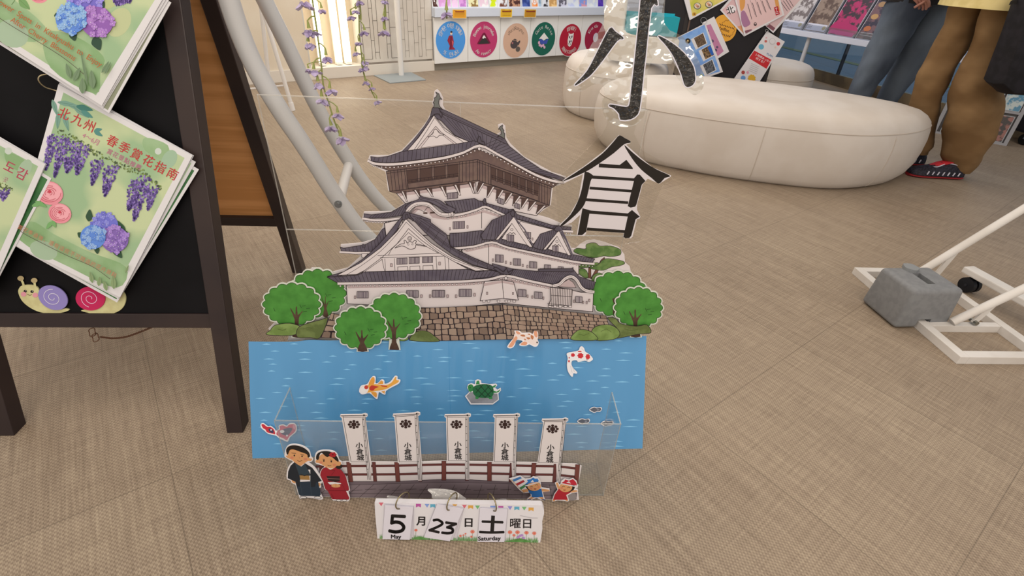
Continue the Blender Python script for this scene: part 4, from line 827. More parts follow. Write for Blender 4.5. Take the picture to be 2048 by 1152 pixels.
q = smooth(B((140, 654), (400, 651), (700, 646), (1015, 640)) + C((180, 600), (300, 590), (430, 562), (600, 600), (780, 638)), 3); a.line(WT, q, 5); a.lines(LN, [[(p[0], p[1] + d) for p in q] for d in (-2.7, 2.7)], .9)
for i in range(50): p = samp(q, (i + .5) / 50); a.ell(WT, p[0], p[1] + 4.9, 2.0, 1.6, line=LN, w=.5, n=7)
a.poly('4f474e', C((330, 500), (350, 492), (372, 505), (410, 530), (432, 500), (445, 535), (480, 512), (470, 540), (430, 552), (380, 535)), LN); a.ell(WT, *C((427, 577))[0], 2.8, 3.2, line=LN, w=.8)
a.poly(PK, C((822, 640), (880, 600), (905, 585), (940, 610), (962, 650)), LN, .8); q = smooth(C((790, 635), (835, 622), (880, 580), (925, 565), (965, 590), (1000, 645), (1040, 672), (1095, 682)), 4); a.line(LN, q, 6.6); a.line(WT, q, 5.2); a.line(LN, q, .5)
for x, y, w_, h_, fn in ((275, 708, 80, 46, B), (628, 700, 84, 50, B), (812, 698, 88, 50, B), (1003, 692, 88, 52, B), (520, 662, 62, 54, C), (645, 680, 58, 50, C), (958, 716, 50, 46, C)): win(fn, x, y, w_, h_, 0 if fn is B else .06, 8)
for x, y, fn in ((255, 738, B), (728, 730, B), (790, 730, B), (915, 730, B), (976, 730, B), (1108, 720, B)): slot(fn, x, y, 12, 20)
for x, y in ((588, 703), (624, 710), (708, 718), (942, 742), (1010, 750), (1038, 752), (1058, 735)): slot(C, x, y, 9, 20)
a.poly(WT, C((266, 600), (400, 588), (486, 605), (522, 742), (405, 728), (232, 748)), LN); a.poly(PK, C((262, 612), (400, 592), (486, 612), (490, 628), (400, 610), (258, 636))); a.line(LN, C((398, 590), (412, 728)), 1.1); slot(C, 278, 680, 12, 20); slot(C, 476, 682, 10, 18)
for x in (250, 285, 360, 420, 440, 480): a.poly(WT, C((x, 742), (x + 22, 742), (x + 20, 758), (x + 2, 758)), LN, .7)
a.poly(mat('c2b2ab'), C((768, 645), (932, 660), (925, 792), (752, 780), (770, 740)), LN); a.lines(LN, [C((780 + i * 13, 650 + i * 1.1), (776 + i * 13, 780 + i * .8)) for i in range(12)] + [C((770, 705), (930, 716)), C((745, 768), (925, 785))], 1.0)
for x in (752, 790, 830, 870, 905): a.poly(WT, C((x, 782), (x + 22, 784), (x + 22, 798), (x, 796)), LN, .7)
# stone base: left battered corner, left face, right face
sn = mat('917765', .6, 'a08672', 30); sn2 = mat('7c6656', .6); sn3 = mat('9c8470', .6)
rs = random.Random(2)
def stones(tl_, bl_, tr2, br2, rows, cols):
    """courses of rough stones between a top edge and a bottom edge"""
    T_, B_ = (tl_, tr2), (bl_, br2); a.poly(LN, [tl_, tr2, br2, bl_])
    def g(u, v):
        p0 = Vector(tl_).lerp(Vector(tr2), u); p1 = Vector(bl_).lerp(Vector(br2), u); return p0.lerp(p1, v)
    ys = [i / rows + (rs.uniform(-.02, .02) if 0 < i < rows else 0) for i in range(rows + 1)]
    wob = lambda u, k: .018 * math.sin(u * 19 + k * 2.3) * (0 < k < rows)
    for k in range(rows):
        xs_ = [0.0]
        while xs_[-1] < 1: xs_.append(xs_[-1] + rs.uniform(.6, 1.45) / cols)
        xs_[-1] = 1.0
        if len(xs_) > 2 and xs_[-1] - xs_[-2] < .3 / cols: xs_.pop(-2)
        for u0, u1 in zip(xs_, xs_[1:]):
            gu, gv = .055 / cols * 1.6, .06 / rows * 1.3; j = lambda: rs.uniform(-.05, .05)
            q_ = []
            for (u, v) in ((u0 + gu, ys[k] + gv + wob(u0, k)), ((u0 + u1) / 2, ys[k] + gv * .7 + wob((u0 + u1) / 2, k)), (u1 - gu, ys[k] + gv + wob(u1, k)), (u1 - gu * .8, (ys[k] + ys[k + 1]) / 2), (u1 - gu, ys[k + 1] - gv + wob(u1, k + 1)), ((u0 + u1) / 2, ys[k + 1] - gv * .6 + wob((u0 + u1) / 2, k + 1)), (u0 + gu, ys[k + 1] - gv + wob(u0, k + 1)), (u0 + gu * .8, (ys[k] + ys[k + 1]) / 2)):
                q_.append(g(min(1, max(0, u + j() * .25 / cols)), min(1, max(0, v + j() * .5 / rows))))
            a._m(rs.choice((sn, sn, sn, sn3, sn3, sn2))); h = a.k * a.step + 1e-5
            a.mb.add([a.P((p.x, p.y), h + a.step) for p in q_], [tuple(range(8))])
    a.up(); a.up()
stones(*B((92, 858), (15, 1035), (155, 870), (190, 1043)), 4, 2)
stones(*(B((690, 826), (700, 1062)) + C((402, 776), (436, 1042))), 6, 12)
stones(*C((402, 776), (436, 1042), (1190, 860), (1240, 1035)), 7, 17)
a.line(LN, C((402, 770), (436, 1042)), 1.2)
# low shrubs
bg = mat('5c6636', .6, '6f7a44', 50); bg2 = mat('6c8040', .6, '7f9350', 50)
for fn, q, g_ in ((D_, [(315, 740), (350, 715), (375, 680), (420, 655), (560, 640), (680, 680), (650, 730), (580, 770), (330, 765)], bg2), (D_, [(640, 790), (640, 700), (720, 650), (900, 600), (965, 590), (880, 795), (780, 792)], bg), (D_, [(1140, 800), (1160, 760), (1250, 755), (1380, 770), (1450, 800), (1380, 815), (1240, 815)], bg), (D_, [(1485, 800), (1530, 755), (1650, 740), (1780, 770), (1825, 810), (1740, 835), (1560, 825)], bg2), (B, [(650, 1045), (670, 1010), (720, 985), (780, 990), (830, 1025), (862, 1060), (760, 1064), (660, 1055)], bg),
                 (C, [(1200, 880), (1260, 880), (1300, 920), (1420, 940), (1500, 930), (1530, 990), (1440, 1000), (1250, 1035), (1290, 980)], bg), (C, [(1080, 975), (1130, 935), (1220, 930), (1280, 965), (1292, 1010), (1240, 1042), (1100, 1046)], bg2), (C, [(922, 1040), (940, 1000), (990, 965), (1060, 975), (1110, 1010), (1120, 1045), (1000, 1050)], bg2)):
    a.poly(g_, smooth(fn(*q), 3, True), LN, 1.1)
a.lines(mat('4e5a2c'), [D_((700, 700), (760, 680), (800, 700)), D_((430, 700), (480, 715), (520, 700)), C((1150, 980), (1190, 960), (1230, 985)), C((980, 1000), (1020, 1010), (1060, 995)), C((1330, 960), (1380, 975), (1430, 965))], .8)
o = a.build('castle_cutout'); tag(o, 'large printed cut-out of a white Japanese castle with grey roofs on a stone base', 'display')

# ---------------------------------------------------------------- tree cut-outs
gT = mat('508c3a', .55, '41782f', 34, lo=.35, hi=.65); gT2 = gT; tk = mat('4a342a', .55, '5a4434', 40)
def tree(lab, cx, cy, rx, ry, bx_, by_, off, cut=None, tw=6):
    a = Art(PB, off); out = scallop(cx, cy, rx, ry, 16, .085, 5, .2)
    e = 2.7; base = scallop(cx, cy, rx + e, ry + e, 16, .07, 5, .2)
    a.sheet(mat('c9c6b4', .5), base, .0012); a.sheet(mat('c9c6b4', .5), [(bx_ - tw * 1.7 - 1, by_ + 2), (bx_ - tw * .9 - 2, cy + ry * .5), (bx_ + tw * .8 + 2, cy + ry * .5), (bx_ + tw * 2 + 1, by_ + 2)], .0011)
    a.poly('2f4a26', scallop(cx, cy, rx + .3, ry + .3, 16, .085, 5, .2)); a.poly(gT, scallop(cx, cy, rx - 1, ry - 1, 16, .085, 5, .2))
    ty = cy + ry * .42
    a.poly(tk, smooth([(bx_ - tw * 1.5, by_ + .6), (bx_ - tw * .8, by_ - 14), (bx_ - tw * .75, ty + 12), (bx_ - tw * 2.1, ty - 8), (bx_ - tw * 1.9, ty - 10), (bx_ - tw * .5, ty + 3), (bx_ - tw * .35, ty - 12), (bx_ + tw * .1, ty - 13), (bx_ + tw * .35, ty + 3), (bx_ + tw * 1.8, ty - 5), (bx_ + tw * 1.9, ty - 3), (bx_ + tw * .7, ty + 9), (bx_ + tw * .8, by_ - 14), (bx_ + tw * 1.7, by_ + .6)], 2, True))
    for dx, dy in ((.35, .08), (.5, .2), (.4, .34), (-.62, .18), (.28, .02)): a.line('27451f', [(cx + dx * rx, cy + dy * ry), (cx + dx * rx + (7 if dx > .3 else 3), cy + dy * ry + (-1 if dx > .3 else 6))], 1)
    tag(a.build('tree_cutout'), lab, 'tree cut-out', 'round green tree cut-outs')
tree('round green tree cut-out at the left, half behind the leftmost tree', 636, 584, 58, 48, 652, 630, .004, tw=3.2)
tree('leftmost round green tree cut-out, at the castle picture\'s left end', 586, 604, 58, 43, 596, 668, .008)
tree('round green tree cut-out in front of the white wall, half behind another tree', 791, 620, 53, 46, 791, 686, .021)
tree('round green tree cut-out before the left stone base, second pair\'s front tree', 726, 641, 51, 42, 729, 686, .0245)
tree('larger green tree cut-out at the right, partly behind a smaller tree', 1235, 586, 58, 46, 1230, 625, .004, tw=3.4)
tree('smaller green tree cut-out at the far right end of the castle picture', 1275, 611, 48, 41, 1269, 668, .008)

# ---------------------------------------------------------------- big black characters on clear film
E_ = Z(1080, 200, 3.841); ink = mat('1d1815', .45, coat=.2)
film = clear('laminate_film', (.97, .97, .96), .05, .03, bump=.25, scale=9)
a = Art(PB, .006, step=3e-5)
a.sheet(mat('cbbfbb', .45, coat=.3), E_((600, 262), (686, 305), (688, 322), (655, 335), (760, 430), (860, 510), (1000, 572), (995, 580), (908, 634), (820, 595), (805, 612), (780, 640), (740, 790), (738, 830), (764, 885), (760, 898), (738, 905), (704, 1040), (690, 1052), (640, 1050), (632, 1036), (640, 1012), (352, 988), (350, 1014), (335, 1032), (285, 1030), (280, 1015), (305, 870), (240, 930), (155, 962), (145, 950), (220, 880), (290, 760), (325, 560), (185, 628), (170, 612), (185, 598), (330, 505), (480, 390)), .0011)
a.poly(ink, smooth(E_((602, 264), (645, 284), (684, 305), (686, 320), (640, 332), (560, 400), (450, 478), (340, 545), (185, 612), (190, 600), (330, 508), (470, 405), (560, 310)), 3, True))
a.poly(ink, smooth(E_((640, 338), (700, 390), (780, 455), (880, 520), (990, 572), (950, 590), (905, 632), (850, 590), (770, 525), (700, 440)), 3, True))
a.poly(ink, E_((448, 478), (605, 490), (657, 450), (706, 512), (706, 522), (446, 508)))
a.poly(ink, smooth(E_((345, 540), (405, 572), (385, 610), (355, 740), (325, 810), (260, 880), (170, 955), (155, 948), (230, 870), (285, 770), (315, 680), (332, 590)), 3, True))
a.poly(ink, E_((402, 570), (715, 592), (740, 562), (760, 564), (803, 612), (775, 640), (735, 790), (725, 808), (690, 816), (668, 805), (715, 612), (390, 594)))
a.poly(ink, E_((378, 655), (700, 680), (696, 700), (374, 676))); a.poly(ink, E_((352, 744), (672, 768), (670, 788), (346, 766)))
a.poly(ink, E_((322, 820), (385, 838), (668, 860), (700, 834), (760, 885), (728, 905), (695, 1030), (680, 1048), (650, 1050), (634, 1040), (668, 884), (375, 862), (350, 1000), (320, 1026), (285, 1026), (290, 1000)))
a.poly(ink, E_((358, 968), (645, 988), (642, 1010), (354, 990)))
o = a.build('character_cutout'); tag(o, 'large black brush character on white cut-out above the pine, beside the castle roof', 'character')
Fz = MB(); qf = E_((470, -20), (512, 130), (508, 190), (470, 260), (330, 400), (170, 560), (120, 640), (140, 1000), (260, 1090), (520, 1110), (760, 1080), (830, 900), (930, 660), (1045, 575), (1040, 530), (780, 380), (715, 250), (760, 90), (745, -30))
a = Art(PB, .0046); a.sheet(film, qf, .0005); a.build('film_backing', o)
Q = Z(1120, 0, 3.94)   # small-character film
a = Art(PB, .0105, step=3e-5); P5 = Z(1120, 110, 7.68); P1_ = Z(1120, 0, 8.86); P2_ = Z(1240, 0, 6.78)
hw = mat('cfc6c8', .4, coat=.6)
inkg = mat('1b1714', .18, bump=.5, scale=120, coat=.2, spec=.4)
glit = clear('ink_gloss', (.93, .93, .93), .06, .015, bump=1.0, scale=95)
def edge_ink(pts, n=3):
    q = smooth(pts, n, True); c = Vector((sum(p.x for p in q) / len(q), sum(p.y for p in q) / len(q)))
    return q
def stroke_cut(a, pts, e=2.0, n=3):
    q = smooth(pts, n, True); k = len(q); ar = sum(q[i].x * q[(i + 1) % k].y - q[(i + 1) % k].x * q[i].y for i in range(k)); s_ = 1 if ar > 0 else -1
    out = []
    for i in range(k):
        t = q[(i + 1) % k] - q[i - 1]
        if t.length < 1e-6: continue
        t.normalize(); out.append(q[i] + Vector((t.y, -t.x)) * e * s_)
    a.poly(hw, out); a.poly(inkg, q); a.up(); a.up(); a.poly(glit, q)
left = P1_((855, 485), (950, 540), (1085, 640), (1080, 680), (985, 710)) + P5((640, 60), (470, 270), (360, 360), (235, 440), (222, 420), (400, 220)) + P1_((660, 850),)
mid = [(1277, -60), (1300, -30), (1311, 4), (1309, 10), (1298, 15)] + P5((1285, 20), (1265, 180), (1235, 480), (1205, 740), (1170, 880), (1060, 960), (905, 968), (885, 880), (800, 790), (738, 765), (742, 735), (860, 750), (990, 772), (1040, 730), (1060, 560), (1095, 260), (1125, 0)) + [(1278, -10)]
right = P2_((485, 478), (560, 500), (720, 600), (870, 740), (960, 880), (985, 990), (985, 1080), (945, 1140), (880, 1160), (840, 1120), (800, 990), (700, 760), (600, 610))
filmq = [(1208, -60), (1206, 30), (1196, 60), (1178, 92), (1158, 128), (1134, 156), (1130, 168), (1138, 180), (1160, 180), (1182, 168), (1203, 166), (1206, 190), (1201, 205), (1210, 235), (1240, 250), (1272, 244), (1288, 215), (1291, 150), (1297, 125), (1312, 112), (1330, 124), (1350, 152), (1375, 182), (1390, 186), (1402, 170), (1400, 140), (1388, 110), (1362, 72), (1324, 44), (1322, -60)]
a2_ = Art(PB, .0100); a2_.sheet(clear('wavy_laminate', (.985, .985, .97), .06, .14, bump=1.0, scale=26, milk=.0), smooth(filmq, 3, True), .0006); fo2 = a2_.build('hanging_character')
tag(fo2, 'glossy laminated black character with clear film, above the castle and before the white seat', 'character')
for q in (left, right): stroke_cut(a, q)
stroke_cut(a, mid, 2.2, 2); a.build('brush_stroke', fo2)
# ================================================================ blue water sheet
BL, BRr = fl(497, 917), fl(1285, 897)
tpm = PB.px(900, 676) - PB.N * 0 + PB.N * .012
u_ = (BRr - BL).normalized(); v_ = tpm - BL
PW = Pl(BL, u_, v_)
wm = mat('5087ac', .3, '4980a5', 3, coat=.5, stretch=(5, 1, .6), detail=2, lo=.3, hi=.7); nt = wm.node_tree
nb = nt.nodes.new('ShaderNodeTexNoise'); nb.inputs['Scale'].default_value = 5; nb.inputs['Detail'].default_value = 1; mpb = nt.nodes.new('ShaderNodeMapping'); mpb.inputs['Scale'].default_value = (3.5, 1, .35); tcb = nt.nodes.new('ShaderNodeTexCoord')
nt.links.new(tcb.outputs['Object'], mpb.inputs[0]); nt.links.new(mpb.outputs[0], nb.inputs['Vector']); bpb = nt.nodes.new('ShaderNodeBump'); bpb.inputs['Strength'].default_value = .6; bpb.inputs['Distance'].default_value = .02
nt.links.new(nb.outputs['Fac'], bpb.inputs['Height']); bsd = nt.nodes['Principled BSDF']; nt.links.new(bpb.outputs[0], bsd.inputs['Normal']); nt.links.new(bpb.outputs[0], bsd.inputs['Coat Normal'])
a = Art(PW, .0)
top = smooth([(497, 683), (540, 683.5), (590, 683), (620, 680), (660, 681), (720, 679), (800, 677.5), (860, 677), (900, 677), (1000, 676), (1100, 674), (1200, 672.5), (1293, 672)], 4)
a.sheet(wm, top + [(1289, 790), (1285, 897), (1120, 903), (921, 913.5), (700, 915.5), (505, 917.5), (500, 800)], .0008)
rw = random.Random(4); wl = mat('7aaecd', .35, coat=.3)
a._m(wl); h = a.up(); rows_ = 17
for i in range(rows_):
    y = 690 + i * 13.4
    x = 510 + rw.uniform(0, 60)
    while x < 1275:
        L = rw.uniform(16, 34); yy = y + rw.uniform(-4, 4) - (x - 500) * .012
        if yy < 905 and x + L < 1284: a.mb.add([a.P(p, h) for p in ((x, yy), (x + L * .5, yy - 1.9), (x + L, yy), (x + L * .5, yy + .5))], [(0, 1, 2, 3)])
        x += L + rw.uniform(28, 90)
a.line(mat('3a7ba6', .3, coat=.3), [(897, 678), (903, 913)], .8)
o = a.build('water_sheet'); tag(o, 'glossy blue water picture sheet with pale ripple marks, standing on the floor below the castle', 'display')
# two white tape tabs and supports showing between castle and water
m = MB(); q = [(578, 668), (612, 666), (608, 683), (574, 684)]; a = Art(PB, -.0035); a.sheet(mat('c2b5aa', .5), q, .002); a.sheet(mat('b9aa9c', .4), [(612, 667), (690, 668), (700, 682), (608, 683)], .002)
tag(a.build('backing_strip'), 'white backing strip between the leftmost tree trunk and the blue water sheet', 'strip')

ko = lambda *p: [(480 + q[0] / 4.114, 660 + q[1] / 4.114) for q in p]
ki = lambda *p: [(880 + q[0] / 3.841, 640 + q[1] / 3.841) for q in p]
cw = mat('d6cdc8', .4, coat=.3)
def cut(name, lab, cat, out, draw, off=.004, white=cw, grp=None, pl=PW, sm=3):
    a = Art(pl, off); a.sheet(white, smooth(out, sm, True) if sm else out, .0012); draw(a); return tag(a.build(name), lab, cat, grp)
def k1(a):
    a.poly('cf8a35', smooth(ko((1060, 445), (1085, 390), (1105, 383), (1112, 410), (1100, 445)), 3, True)); a.poly('d08c38', smooth(ko((1080, 508), (1120, 550), (1130, 525), (1118, 505)), 3, True)); a.poly('d08c38', ko((1135, 440), (1165, 408), (1182, 420), (1180, 440)))
    a.poly('d08c38', ko((1165, 500), (1192, 520), (1195, 495))); a.poly('d5953c', smooth(ko((995, 490), (1010, 460), (1060, 447), (1120, 440), (1200, 448), (1250, 425), (1280, 382), (1290, 385), (1288, 405), (1310, 410), (1300, 428), (1260, 450), (1200, 482), (1130, 495), (1080, 505), (1020, 515)), 3, True))
    a.poly('d9cfc6', smooth(ko((992, 490), (1010, 462), (1050, 452), (1062, 480), (1045, 512), (1010, 514)), 3, True)); a.ell('b53a2c', *ko((1042, 466))[0], 4, 4); a.poly('b23426', smooth(ko((1068, 470), (1085, 450), (1120, 455), (1145, 462), (1115, 475), (1100, 492), (1075, 490)), 3, True)); a.poly('b23426', ko((1155, 448), (1215, 455), (1210, 465), (1170, 458)))
cut('koi_cutout', 'orange and yellow koi fish cut-out with red patches, on the left of the blue sheet', 'fish cut-out', ko((983, 490), (1000, 452), (1050, 438), (1075, 395), (1100, 373), (1120, 385), (1118, 430), (1140, 428), (1168, 400), (1190, 412), (1195, 438), (1240, 418), (1275, 373), (1298, 376), (1300, 398), (1322, 405), (1310, 435), (1255, 465), (1205, 495), (1198, 525), (1175, 520), (1150, 505), (1142, 520), (1135, 558), (1118, 558), (1070, 515), (1015, 525), (990, 512)), k1, grp='koi cut-outs')
def k2(a):
    R_ = mat('b32a35', .4); D2_ = mat('3c3550', .4)
    a.poly(R_, smooth(ko((183, 772), (200, 768), (230, 790), (255, 790), (285, 812), (296, 850), (270, 845), (230, 835), (215, 812), (195, 800)), 3, True)); a.ell(D2_, *ko((262, 822))[0], 6, 3.4, 40); a.ell(cw, *ko((262, 815))[0], 1.6)
    a.poly(mat('b8485a', .4), smooth(ko((332, 785), (360, 778), (390, 790), (410, 772), (450, 768), (465, 790), (460, 825), (435, 850), (410, 870), (390, 900), (365, 885), (330, 870), (305, 850), (318, 820), (335, 810)), 3, True))
    a.poly(D2_, smooth(ko((345, 820), (400, 798), (435, 802), (425, 830), (395, 860), (350, 850)), 3, True)); a.ell(cw, *ko((352, 828))[0], 4.6, 3); a.ell('c98088', *ko((452, 790))[0], 3, 5); a.ell(cw, *ko((392, 862))[0], 2, 2)
cut('koi_cutout', 'red and dark koi fish cut-out above the man in the navy kimono', 'fish cut-out', ko((176, 768), (200, 760), (235, 785), (258, 782), (292, 808), (300, 822), (325, 808), (325, 780), (360, 770), (390, 782), (410, 762), (450, 760), (472, 785), (468, 830), (440, 855), (418, 875), (400, 910), (382, 908), (330, 885), (300, 862), (240, 848), (205, 820), (180, 798)), k2, grp='koi cut-outs')
def k3(a):
    O_ = mat('c98a68', .4); W2 = mat('d3bfb2', .4)
    a.poly(W2, smooth(ki((575, 80), (620, 90), (680, 88), (710, 100), (740, 130), (742, 170), (720, 180), (680, 165), (640, 140), (600, 130), (560, 135)), 3, True))
    for q in ([(545, 150), (575, 110), (590, 125), (570, 160), (550, 190), (520, 190)], [(575, 72), (600, 75), (612, 92), (590, 95)], [(612, 172), (640, 150), (665, 160), (650, 178)], [(712, 85), (728, 60), (742, 95), (738, 118), (722, 112)]): a.poly(O_, smooth(ki(*q), 3, True))
    for q in ([(610, 100), (640, 98), (648, 112), (625, 112)], [(655, 118), (690, 122), (672, 135)], [(640, 128), (655, 134), (645, 142)], [(690, 100), (712, 112), (705, 135), (692, 125)], [(665, 92), (685, 92), (680, 102)]): a.poly('a8643c', smooth(ki(*q), 2, True))
    a.ell('2c2622', *ki((738, 157))[0], 1.4, 1.8)
cut('koi_cutout', 'pale orange koi fish cut-out overlapping the stone base and blue sheet', 'fish cut-out', ki((568, 66), (605, 68), (625, 84), (680, 82), (705, 92), (715, 62), (728, 52), (745, 85), (745, 118), (742, 135), (750, 160), (738, 186), (712, 188), (680, 172), (655, 182), (610, 182), (605, 170), (630, 148), (600, 138), (578, 142), (572, 170), (555, 195), (530, 202), (512, 190), (530, 160), (560, 125), (580, 105), (572, 88)), k3, .016, grp='koi cut-outs')
def k4(a):
    for x, y, rx, ry in ((1018, 265, 16, 15), (1076, 270, 24, 22), (1132, 278, 18, 22), (1070, 238, 16, 5), (988, 312, 7, 10), (990, 286, 5, 6)): a.poly('b5242c', scallop(*ki((x, y))[0], rx / 3.84, ry / 3.84, 7, .2, 4))
    a.ell('3a2a2a', *ki((1126, 302))[0], 1); a.lines('b0a8a8', [ki((1000, 350), (1012, 400)), ki((1015, 355), (1030, 395)), ki((1085, 215), (1100, 230))], .7)
cut('koi_cutout', 'white koi fish cut-out with red spots, at the upper right of the blue sheet', 'fish cut-out', ki((970, 258), (985, 246), (1020, 240), (1060, 230), (1072, 205), (1088, 198), (1105, 215), (1112, 238), (1145, 260), (1170, 290), (1165, 305), (1140, 318), (1110, 308), (1060, 318), (1045, 305), (1012, 310), (1008, 340), (1025, 370), (1050, 395), (1045, 408), (1022, 405), (1018, 428), (1005, 428), (980, 390), (972, 340), (978, 290)), k4, grp='koi cut-outs')
def tt(a):
    a.poly(mat('7d7a7c', .5, '8a888a', 60), ki((202, 580), (232, 548), (440, 560), (445, 605), (405, 634), (240, 634))); G1 = '2f7a3e'; G2 = '1f5c36'
    a.poly(G1, smooth(ki((213, 510), (225, 492), (245, 490), (258, 510), (250, 540), (225, 545)), 3, True)); a.poly(G1, ki((275, 490), (282, 462), (300, 460), (305, 488))); a.poly(G1, smooth(ki((395, 510), (430, 492), (418, 515)), 2, True)); a.poly(G1, smooth(ki((405, 535), (435, 545), (463, 525), (450, 548), (412, 555)), 2, True)); a.poly(G1, ki((272, 580), (300, 590), (290, 602), (272, 600))); a.poly(G1, ki((370, 590), (400, 580), (402, 600), (378, 602)))
    a.poly(G2, smooth(ki((250, 530), (262, 505), (300, 490), (360, 488), (400, 502), (412, 540), (405, 575), (370, 592), (300, 590), (262, 570)), 4, True)); a.lines('10301c', [ki((275, 520), (345, 588)), ki((305, 495), (385, 585)), ki((355, 490), (405, 550)), ki((330, 490), (275, 555)), ki((380, 500), (300, 585)), ki((405, 530), (345, 590))], 1.5); a.ell('12201a', *ki((228, 497))[0], 1); a.ell('12201a', *ki((232, 514))[0], 1)
cut('turtle_cutout', 'green turtle on a grey rock cut-out in the middle of the blue sheet', 'turtle cut-out', ki((192, 580), (225, 548), (208, 515), (215, 490), (240, 480), (268, 490), (270, 460), (290, 450), (315, 460), (318, 480), (380, 488), (430, 484), (440, 495), (422, 515), (440, 530), (465, 515), (468, 535), (448, 560), (452, 608), (405, 644), (235, 644)), tt, sm=0)
def sf(cx, cy, lab):
    q = [(cx - 12.5, cy + .5), (cx - 8, cy - 4), (cx - 2, cy - 5.5), (cx + 4, cy - 4), (cx + 11, cy - 5), (cx + 13, cy - 1), (cx + 9, cy + 4), (cx + 3, cy + 4), (cx - 2, cy + 6), (cx - 8, cy + 4)]
    def d(a):
        a.poly('55575f', smooth([(x + (1.4 if x < cx else -1.4) * (abs(x - cx) > 3), y + (1.1 if y < cy else -1.1)) for x, y in q], 3, True)); a.ell('7c7e86', cx + 5, cy, 2.5, 1.6)
    cut('fish_cutout', lab, 'fish cut-out', q, d, grp='small grey fish cut-outs')
sf(1190, 818, 'small grey fish cut-out, highest of the three by the box corner'); sf(1166, 841, 'small grey fish cut-out nearest the rightmost banner'); sf(1213, 845.5, 'small grey fish cut-out on the box\'s top edge, lowest and rightmost')

# ================================================================ clear box in front, fence and banners
f0, f1 = fl(592, 990), fl(1205, 991.5); yf = math.degrees(math.atan2(f1.y - f0.y, f1.x - f0.x)); PF = vpl(f0, yf)
ztl, ztr = PF.loc(PF.px(548, 842)), PF.loc(PF.px(1245, 850)); uL, uR, zt = (0 + ztl[0]) / 2, ((f1 - f0).length + ztr[0]) / 2, (ztl[1] + ztr[1]) / 2
back = fl(1169, 925); dep = (back - f0).dot(-PF.N)
bx_ = thing('acrylic_box', 'clear acrylic box standing on the floor in front of the blue sheet', 'box', PF.uv(uL, 0)); N_ = PF.N
def pane(nm, O, X, Y, Zv): m = MB(); m.box(O, X, Y, Zv); m.build(nm, acr, bx_)
ac2 = clear('clear_acrylic_front', (.96, .965, .96), .06, .0, milk=.07); acr_, acr = acr, ac2
pane('front_wall', PF.uv(uL, 0), PF.U * (uR - uL), -N_ * .002, (0, 0, zt)); acr = acr_
pane('side_wall', PF.uv(uL, 0) - N_ * .002, PF.U * .002, -N_ * dep, (0, 0, zt)); pane('side_wall', PF.uv(uR - .002, 0) - N_ * .002, PF.U * .002, -N_ * dep, (0, 0, zt))
pane('base', PF.uv(uL + .002, 0.0005) - N_ * .002, PF.U * (uR - uL - .004), -N_ * (dep - .004), (0, 0, .002))
m = MB(); e = .0022
for A_, X in ((PF.uv(uL, zt), PF.U * (uR - uL)), (PF.uv(uL, 0), PF.U * (uR - uL))): m.box(A_ - N_ * e, X, N_ * e, (0, 0, .0012))
for u in (uL, uR - .002): m.box(PF.uv(u, zt) - N_ * dep, PF.U * .0022, N_ * dep, (0, 0, .0012)); m.box(PF.uv(u, .002) - N_ * dep, PF.U * .0012, N_ * .0012, (0, 0, zt)); m.box(PF.uv(u, .0) - N_ * .001, PF.U * .0012, N_ * .0012, (0, 0, zt)); m.box(PF.uv(u, .0) - N_ * dep, PF.U * .0012, N_ * dep, (0, 0, .0012))
m.build('edge_strip', edg, bx_)
Gf = Z(840, 810, 5.237); Ef = Z(520, 810, 5.235)
g0_, g1_ = fl(604, 992.5), fl(1158, 1000.5); PN = vpl(g0_, math.degrees(math.atan2(g1_.y - g0_.y, g1_.x - g0_.x))); PK2 = vpl(fl(1100, 1007), yf, 1)
# fence and paving strip
a = Art(PN, .002); wf = mat('cfc3bc', .5); fb_ = mat('5f3330', .5); fb2 = mat('6b3a33', .5); pv = mat('7b6c6e', .5); pvd = mat('6b5d60', .5)
lo = [(600, 992), (690, 994)] + Ef((950, 962), (1300, 968)) + [(835, 994.5), (1010, 996.5), (1155, 1001)]
hi_ = Gf((1660, 960),) + [(1163, 925), (1150, 925)] + Gf((1640, 610), (1440, 612), (1190, 592), (990, 600), (940, 592), (720, 585), (520, 590), (380, 580), (250, 572), (30, 590)) + Ef((1700, 580), (1400, 596), (1200, 596), (900, 580), (860, 600), (620, 590), (600, 640))
a.sheet(wf, [(604, 990), (700, 993)] + [(835, 994.5), (1010, 995.5), (1158, 998)] + [(1155, 975), (1163, 930), (1152, 926), (1117, 925), (1115, 923), (1068, 923), (1022, 922), (975, 921.5), (933, 921), (885, 920), (840, 922), (790, 922), (692, 921), (640, 925), (630, 960)], .0012)
a.poly(pv, [(604, 989), (700, 992), (835, 993.5), (1010, 994.5), (1152, 996.5), (1154, 976), (1110, 963), (1020, 962), (930, 957), (880, 957), (790, 961), (700, 961), (645, 966)], pvd)
a.poly(pvd, [(640, 972), (700, 968), (880, 963), (930, 963), (1110, 969), (1154, 980), (1154, 976), (1110, 963), (1020, 962), (930, 957), (880, 957), (790, 961), (700, 961), (645, 966)], LN, .6)
a.lines(LN, [[(640 + i * 27, 968 - (0 if 8 < i < 14 else 1)), (632 + i * 27 - (13 - i) * 1.9 + (i - 10) * .6, 993)] for i in range(19)] + [[(650 + i * 27, 977 + (i % 3)), (671 + i * 27, 976 + (i % 3))] for i in range(18)] + [[(628, 984), (700, 985), (880, 986), (1150, 989)]], .7)
for y0, y1 in ((927, 929), (944, 946.5)):
    q0 = [(632, y0 + 2), (700, y0 + 1), (790, y0 + .5), (885, y0 - 2), (975, y0 - 1), (1070, y0 + 1), (1115, y0 + 2), (1152, y0 + 6)]; a.poly(fb_, smooth(q0, 3) + [(p.x, p.y + 4.2) for p in smooth(q0, 3)][::-1], LN, .5)
